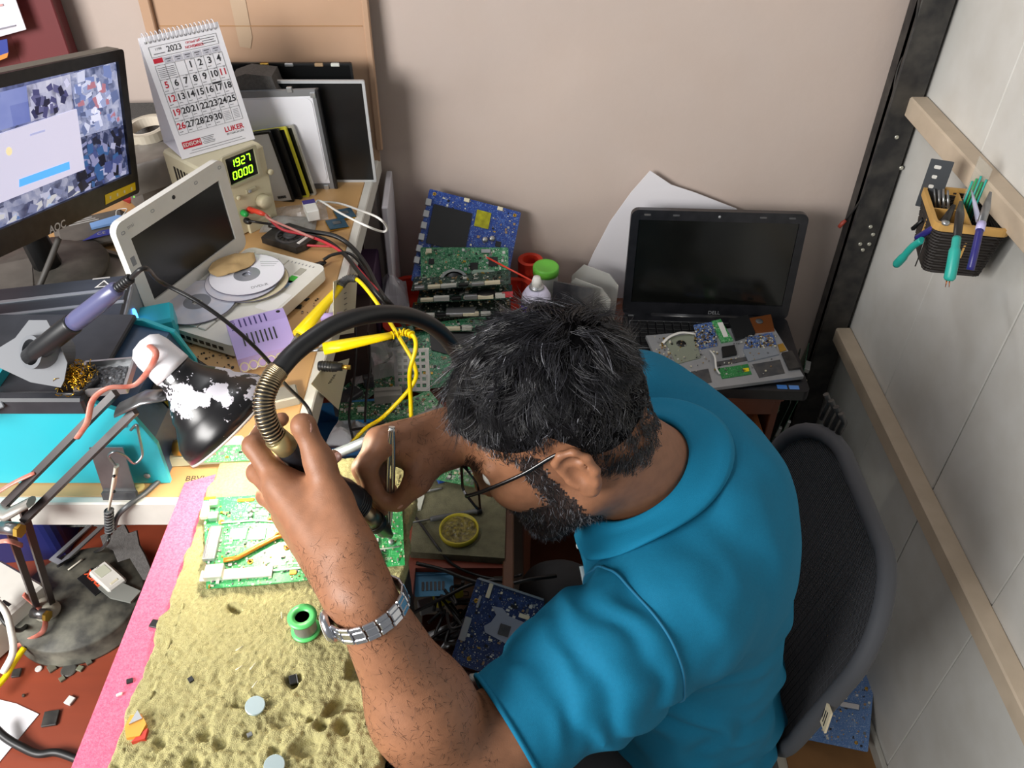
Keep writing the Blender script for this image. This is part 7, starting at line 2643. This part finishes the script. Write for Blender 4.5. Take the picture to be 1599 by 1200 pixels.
solo('lilac_plug', 'small lilac plug behind the black hose', 'plug', MB().tube([(-.016, 0, 0), (.008, 0, 0), (.011, 0, 0), (.028, .003, 0)], [.006, .006, .0045, .004], 10), m_lil, frame((q.x, q.y, 1.085), R(12)))
# paper notes hanging on the bench side
for (pts, lb) in (([(505, 572), (545, 560), (528, 640), (485, 600)], 'cream note with handwriting hanging on the bench side below the plug'), ([(520, 440), (558, 425), (552, 520), (520, 525)], 'grey paper note stuck to the bench side behind the yellow boot')):
    vv = [PX(u, v, XB + .004 + .0) for u, v in pts]
    t = thing('paper_note', lb, 'note', Vector(vv[0]), 'notes on the bench side')
    vv = [p - Vector(vv[0]) for p in vv]
    off_ = Vector((.0008, 0, 0))
    MB().add([p for p in vv] + [p + off_ for p in vv], [(0, 1, 2, 3), (7, 6, 5, 4), (0, 4, 5, 1), (1, 5, 6, 2), (2, 6, 7, 3), (3, 7, 4, 0)]).build('sheet', mat('cream note', 'cfc9ae', .8), t)
    wm = MB()
    for k in range(5):
        c_ = vv[0] * .25 + vv[1] * .25 + vv[2] * .25 + vv[3] * .25
        e_ = (vv[1] - vv[0]).normalized()
        f_ = (vv[3] - vv[0]).normalized()
        p_ = c_ + f_ * (-.02 + .009 * k)
        wm.tube([p_ - e_ * .012 + off_ * 1.5, p_ + e_ * (.006 + .003 * (k % 3)) + off_ * 1.5], .0005, 4)
    wm.build('handwriting', m_print, t)
# solder debris on the bench
r6 = random.Random(9)
mb = MB()
for (u0, u1, v0, v1, n_) in ((295, 365, 520, 590, 70), (440, 500, 455, 490, 22), (500, 520, 470, 520, 10)):
    for _ in range(n_):
        q = P(r6.uniform(u0, u1), r6.uniform(v0, v1), Z_B)
        s_1 = r6.uniform(.001, .0035)
        mb.box((q.x, q.y, Z_B + .0012), (s_1, s_1 * r6.uniform(.5, 1.2), .0018), mi=r6.choice((0, 0, 0, 3)))
tag(mb.build('bench_crumbs', PAL), 'scattered dark solder crumbs on the bench beside the netbook', 'debris', kind='stuff')
for k, (u, v) in enumerate(((465, 480), (452, 472), (478, 468), (446, 488))):
    q = P(u, v, Z_B)
    solo('loose_chip', ['largest black chip flake beside the lilac adapter', 'small black flake nearest the netbook edge', 'black flake furthest up the bench beside the netbook', 'black flake touching the lilac adapter'][k], 'chip', MB().box((0, 0, .0007), (.012 - .002 * k, .010 - .001 * k, .0014)), PAL[0], frame((q.x, q.y, Z_B + .0002), R(30 * k)), group='black chip flakes on the bench')
q = P(460, 640, Z_B)
solo('grey_bracket', 'little grey metal bracket on the bench behind the coil spring', 'bracket', MB().box((0, 0, .008), (.04, .03, .016), b=.002), mat('bracket grey', '8d8a80', .5, metal=.3), frame((P(445, 628, Z_B).x, P(445, 628, Z_B).y, Z_B + .001), R(20)))

# ================================================================== foam mat with tin, screwdriver, glass
q = P(718, 815, Z_T)
fm = MB().prism([(-.165, .835), (-.012, .822), (-.008, 1.06), (-.165, 1.07)], Z_T + .0005, Z_T + .016)
solo('foam_mat', 'grey green foam mat on the table beside the face', 'foam mat', fm, mat('mat grey green', '7c7a60', .95, var=.35, vs=60, bump=.7, bs=700, dust=.3, dcol='565642', ds=40))
ZM = Z_T + .0165
q = P(717, 832, ZM)
t = thing('flux_tin', 'round yellow tin of flux on the foam mat', 'tin', (q.x, q.y, ZM))
MB().lathe([(.030, 0), (.0325, .002), (.0325, .011), (.0300, .011), (.0295, .006), (0, .0055)], 40).build('tin', mat('tin yellow', 'b9ac2c', .35), t)
n = 22
xs = np.array([(.029 * (i / 8) * math.cos(2 * math.pi * j / n), .029 * (i / 8) * math.sin(2 * math.pi * j / n), 0.) for i in range(9) for j in range(n)])
hz_ = .0062 + .004 * np.clip(vnoise(xs, 200, 3) + .2, 0, 1)
mb = MB()
mb.add([(a[0], a[1], h_) for a, h_ in zip(xs, hz_)], [(i * n + j, i * n + (j + 1) % n, (i + 1) * n + (j + 1) % n, (i + 1) * n + j) for i in range(8) for j in range(n)])
mb.build('flux', mat('flux', '8f8338', .4, var=.8, vs=160, col2='3a3218'), t)['kind'] = 'stuff'
a, b = P(640, 817, ZM + .006), P(752, 797, ZM + .006)
d_ = (b - a).normalized()
t = thing('precision_screwdriver', 'slim grey screwdriver lying behind the flux tin', 'screwdriver', Matrix.Translation(a) @ Vector((0, 0, 1)).rotation_difference(d_).to_matrix().to_4x4())
ln = (b - a).length
MB().lathe([(.0008, 0), (.0016, .004), (.0016, ln * .3)], 8).build('shaft', m_steel, t)
MB().lathe([(.004, ln * .28), (.0048, ln * .32), (.0048, ln * .58), (.0038, ln * .6), (.004, ln * .9), (.0055, ln * .92), (.0055, ln), (0, ln)], 12).build('handle', mat('driver grey', '55585a', .4), t)
MB().lathe([(.0062, ln * .93), (.0062, ln * 1.0), (0, ln * 1.0)], 12).build('end_cap', m_blk, t)
a, b = P(655, 770, ZM + .003), P(690, 763, ZM + .003)
solo('steel_bit', 'thin bright steel bit on the foam mat', 'bit', MB().cyl(a, b, .0022, n=10), m_silver)
q = P(635, 785, ZM)
solo('glass_slide', 'pale clear plastic piece beside the motherboard corner', 'plastic piece', MB().prism([(-.016, -.022), (.014, -.018), (.018, .012), (.004, .024), (-.016, .014)], 0, .004), mat('pale clear', 'd4d8cc', .2, alpha=.8), frame((q.x + .012, q.y, ZM + .0005)))
for k, (u, v, c_, lb) in enumerate(((672, 748, m_blk, 'black clip lying on the mat behind the tweezers'), (690, 752, mat('bit blue', '3a66c8', .4), 'blue plastic connector at the mat back edge'), (683, 742, m_white, 'white plastic connector beside the blue one'), (700, 745, mat('bit blue', '', .4), 'second blue connector by the green board'), (678, 735, mat('pale yellow disc', 'd8c070', .5), 'pale yellow disc under the green board'))):
    q = P(u, v, ZM)
    solo('loose_connector', lb, 'connector', MB().box((0, 0, .004), (.018 - .002 * k, .010, .008), b=.001) if k != 4 else MB().lathe([(.014, 0), (.014, .003), (0, .0035)], 20), c_, frame((q.x, q.y, ZM + .0004), R(25 * k)), group='connectors on the foam mat')
cable('probe_cord', 'thin black cord winding across the mat to the drawer', [P(637, 775, ZM + .006), P(640, 795, ZM + .004), P(658, 820, ZM + .003), P(680, 850, ZM + .003), P(705, 880, Z_T + .004), P(740, 897, .742), P(780, 905, .745), P(815, 898, .76)], .0024, m_cable)

# ================================================================== drawer junk
ZD = .6225
q = P(678, 903, .735)
jb = thing('blue_bracket', 'blue plastic cover with a row of slots in the drawer', 'plastic cover', axes((q.x, q.y, .735), (1, .05, 0), (0, .9, .35)))
MB().prism(rrect(.062, .058, .003), -.003, 0).build('cover', mat('cover blue', '4a90b8', .4), jb)
MB().box((0, .006, .001), (.06, .002, .003)).build('step', mat('cover blue', '', .4), jb)
for k in range(6):
    MB().box((-.018 + .0065 * k, -.013, .0006), (.0040, .014, .0014)).build('slot', m_dgrey, jb)
q = P(735, 905, .72)
t = thing('brown_carton', 'brown carton with handling marks in the drawer back', 'box', frame((q.x, q.y + .012, ZD + .001), R(2)))
MB().box((0, 0, .045), (.075, .035, .09), b=.001).build('card', m_card, t)
for k in range(2):
    MB().ring(rrect(.014, .012, 0, 1, -.012 + .024 * k, .065), rrect(.012, .010, 0, 1, -.012 + .024 * k, .065), .0176, .0182, TX).build('handling_mark', m_print, t)
BMx = axes(P(778, 985, .785), (.86, -.16, -.25), (-.10, .72, .60))
bj = make_pcb('dark blue motherboard with silver socket plate leaning in the drawer', BMx, .105, .125, '1d2f5c', '3d558c', 81, 200, chips=((-.03, .05, .006, .022, .003, 2), (-.04, .03, .004, .018, .003, 1)),
              conns=((-.047, -.012, .010, .034, .004, 1), (.03, .03, .016, .006, .003, 2), (.044, .024, .006, .008, .004, 2)), holes=((-.028, -.05, .0035), (-.044, .03, .0035)))
MB().prism([(-.028, .028), (-.012, .030), (.0, .022), (.026, .020), (.030, .012), (.026, .006), (.022, -.006), (.030, -.014), (.028, -.022), (.018, -.024), (.008, -.016), (-.014, -.012), (-.026, -.010), (-.030, -.002), (-.022, .006), (-.018, .018)], .001, .003, Matrix.Translation((.008, .002, 0))).build('socket_plate', mat('socket plate', 'a9aebc', .35, metal=.5), bj)
MB().box((.008, .003, .0035), (.016, .016, .0016), Matrix.Rotation(R(0), 4, 'Z')).build('socket_core', m_dgrey, bj)
MB().box((.0, .0615, .001), (.10, .003, .004)).build('edge_rail', m_silver, bj)
for (u, v, z_, yw, sz, m_, lb, nm, ct_) in (
        (702, 982, .665, 25, (.075, .014, .010), m_silver, 'bright metal bar lying across the drawer', 'metal_bar', 'metal bar'),
        (700, 930, .69, 30, (.05, .018, .02), mat('yellow label', 'd8cf2a', .4), 'yellow labelled battery in the drawer', 'battery_pack', 'battery'),
        (672, 945, .68, 20, (.04, .02, .02), m_grey, 'grey connector block among the drawer cables', 'connector_block', 'connector'),
        (742, 1058, .64, 10, (.018, .012, .008), m_offw, 'small white button at the drawer front', 'white_button', 'button'),
        (735, 1035, .63, 75, (.02, .06, .02), m_brown, 'brown wooden block in the drawer', 'wooden_block', 'wood block')):
    q = P(u, v, z_)
    solo(nm, lb, ct_, MB().box((0, 0, 0), sz, b=.002), m_, frame((q.x, q.y, z_), R(yw)))
q = P(703, 1000, .655)
solo('corner_bracket', 'white triangular bracket with holes in the drawer', 'bracket', MB().prism([(-.012, -.018), (.0, -.016), (.016, .018), (.010, .020), (-.006, .002)], 0, .002), m_silver, frame((q.x, q.y, .655), R(-10)))
r7 = random.Random(5)
for k in range(9):
    u0, v0 = r7.uniform(655, 700), r7.uniform(915, 1000)
    pts = [P(u0 + 16 * j + r7.uniform(-22, 22), v0 + r7.uniform(-30, 30) - 4 * j, .645 + .010 * k + r7.uniform(0, .02)) for j in range(5)]
    pts = [Vector((min(max(p.x, -.145), -.022), min(max(p.y, .34), .80), p.z)) for p in pts]
    cable('tangled_cable', ['topmost', 'long', 'short', 'bent', 'looped', 'low', 'curled', 'straight', 'lowest'][k] + ' black cable in the tangle in the drawer', pts, .0028, m_cable, group='tangled cables in the drawer')
cable('desk_cable', 'black cord crossing from the crate over the drawer to the knee', [P(650, 880, .76), P(690, 890, .755), P(730, 905, .75), P(775, 915, .75), P(830, 905, .76), P(868, 900, .74)], .0032, m_cable)
cable('crossing_cable', 'black cord hanging along the brown side board', [P(640, 960, .70), P(690, 935, .73), P(740, 912, .745), P(790, 910, .75), P(805, 950, .70), P(812, 1000, .66)], .003, m_cable)
q = P(845, 980, .68)
t = thing('cream_box', 'cream boxed part with a black stripe beside the knee', 'box', frame((.055, .735, .60), R(-16), R(20)))
MB().box((0, 0, .03), (.05, .055, .10), b=.002).build('case', mat('cream box', 'd6c49c', .5), t)
MB().box((0, -.001, .075), (.051, .056, .008), b=.001).build('stripe', m_blk, t)
MB().box((.02, -.0285, .062), (.010, .002, .010)).build('blue_label', mat('label blue', '3a5ad0', .4), t)
# white rail frames right of the pad bottom
for (x0, x1, y0, y1, z0, z1, m_, lb) in ((-.122, -.095, .22, .44, .80, 1.0, m_edge, 'long white metal rail beside the sponge pad'), (-.094, -.084, .22, .44, .80, .985, m_steel, 'narrow grey rail beside the white rail'), (-.1305, -.1235, .2, .42, .80, .985, m_dgrey, 'thin dark rail next to the crate')):
    solo('metal_rail', lb, 'rail', MB().box(((x0 + x1) / 2, (y0 + y1) / 2, (z0 + z1) / 2), (x1 - x0 - .001, y1 - y0, z1 - z0), b=.002), m_)

# ================================================================== far left lower corner: bin, vented box, cables, crumbs
t = thing('blue_bin', 'dark blue plastic bin in the shade under the bench', 'bin', frame((-.86, .93, Z_T + .001), R(6)))
MB().ring(rrect(.26, .22, .02), rrect(.248, .208, .016), 0, .12).box((0, 0, .002), (.25, .21, .004)).build('walls', mat('bin blue', '20265e', .4), t)
MB().ring(rrect(.272, .232, .024), rrect(.248, .208, .016), .118, .128).build('rim', mat('bin blue', '', .4), t)
make_pcb('dusty dark board propped under the bench', axes((-.66, .90, Z_T + .09), (1, .05, 0), (0, .5, .85)), .14, .12, '2c302c', '555a52', 91, 90)
t = thing('silver_bracket', 'bright angled metal frame beside the lamp base under the bench', 'metal frame', frame((P(115, 850, Z_T + .05).x, P(115, 850, Z_T + .05).y + .01, Z_T + .04), R(64)))
MB().ring(rrect(.09, .026), rrect(.074, .012), 0, .003).build('frame_plate', m_silver, t)
t = thing('white_vented_box', 'white plastic box with black vents at the left edge', 'box', frame((P(8, 1000, Z_T).x - .03, P(8, 1000, Z_T).y, Z_T + .001), R(62)))
MB().box((0, 0, .03), (.18, .10, .06), b=.004).build('shell', m_offw, t)
for k in range(8):
    for j in range(3):
        MB().box((-.05 + .013 * k, -.03 + .024 * j, .0602), (.0045, .016, .001)).build('vent', m_blk, t)
cable('white_cable', 'thick white cord over the vented box', [P(-15, 930, .84), P(8, 955, .835), P(18, 990, .825), P(20, 1020, .80), P(5, 1050, .775)], .0048, m_offw)
cable('black_cable', 'black cord across the vented box under the white cord', [P(-10, 945, .83), P(10, 975, .822), P(30, 985, .80), P(45, 975, .775)], .0034, m_cable)
cable('yellow_cable', 'yellow cord running off the lower left edge', [P(38, 1012, .78), P(22, 1035, .775), P(8, 1058, .77), P(-15, 1085, .77)], .0042, m_yel)
cable('thick_black_cable', 'thick black cord along the bottom left corner', [P(-15, 1130, .775), P(8, 1152, .765), P(35, 1168, .758), P(60, 1178, .757), P(90, 1176, .757), P(130, 1190, .757)], .0055, m_cable)
q = P(12, 1160, Z_T)
solo('paper_scrap_note', 'creased white paper at the bottom left corner', 'paper', MB().prism([(-.06, -.07), (.02, -.05), (.04, .045), (-.0, .055), (-.06, .06)], 0, .0012), m_paper, frame((q.x - .02, q.y, Z_T + .0005), R(-8)))
crumbs = [(82, 1045, 'square', .012, '59574a', 'large olive chip nearest the lamp base front'), (108, 1048, 'disc', .011, '3d3d3a', 'dark round coin cell before the lamp base'), (98, 1062, 'square', .008, '6a6a58', 'little olive chip in front of the dark coin cell'), (126, 1046, 'square', .009, '6d705c', 'olive chip beside the pink foam'), (61, 1046, 'disc', .005, 'd4d3d0', 'small white button left of the chips'), (86, 1037, 'disc', .0045, 'c9c6bd', 'small pale button touching the lamp base'), (27, 1053, 'square', .013, '2b2b2c', 'black rubber block by the white box'), (80, 1124, 'square', .022, '262626', 'black plastic cover half under the pink foam'), (110, 1096, 'square', .012, 'd9d8d4', 'white plug at the pink foam edge'), (140, 1036, 'square', .008, '55564c', 'chip touching the pink foam edge'), (38, 1088, 'square', .004, '3a3128', 'tiny dark speck on the red table')]
for (u, v, k_, s_1, c_, lb) in crumbs:
    q = P(u, v, Z_T)
    solo('loose_part', lb, 'electronic part', MB().box((0, 0, .002), (s_1, s_1 * .9, .004), b=.0006) if k_ == 'square' else MB().lathe([(s_1 * .9, 0), (s_1, .0008), (s_1, .002), (s_1 * .85, .0028), (0, .0028)], 20, smooth=False), mat('part ' + c_, c_, .45, dust=.2), frame((q.x, q.y, Z_T + .0004), R(17 * u)), group='loose parts before the lamp base')

# ================================================================== floor right: board and cardboard
make_pcb('dusty blue motherboard leaning on the white boards beside the chair', axes((.728, .955, .055), (.35, .92, .12), (-.88, .33, -.32)), .19, .17, '4a74ac', '7fa0c8', 95, 260, conns=((.04, .03, .008, .04, .006, 2), (-.05, .04, .03, .008, .005, 2), (0, -.04, .012, .04, .006, 1)), holes=((.08, .07, .004), (-.08, -.06, .004), (.05, -.07, .004)))
solo('cardboard_flap', 'flat brown cardboard piece on the floor under the blue board', 'cardboard', MB().prism([(-.12, -.14), (.10, -.15), (.12, .12), (-.06, .14)], 0, .004), mat('floor card', '8a6238', .8, var=.15, vs=20), frame((.70, .87, .002), R(10)))
solo('plaster_spill', 'pale plaster spot on the floor beside the chair', 'spill', MB().prism([(.03 * math.cos(R(30 * k)) * (1 + .4 * (k % 3)), .022 * math.sin(R(30 * k)) * (1 + .3 * (k % 2))) for k in range(12)], 0, .001), mat('plaster pale', 'b5b0a2', .9), frame((.60, .84, .0005)))
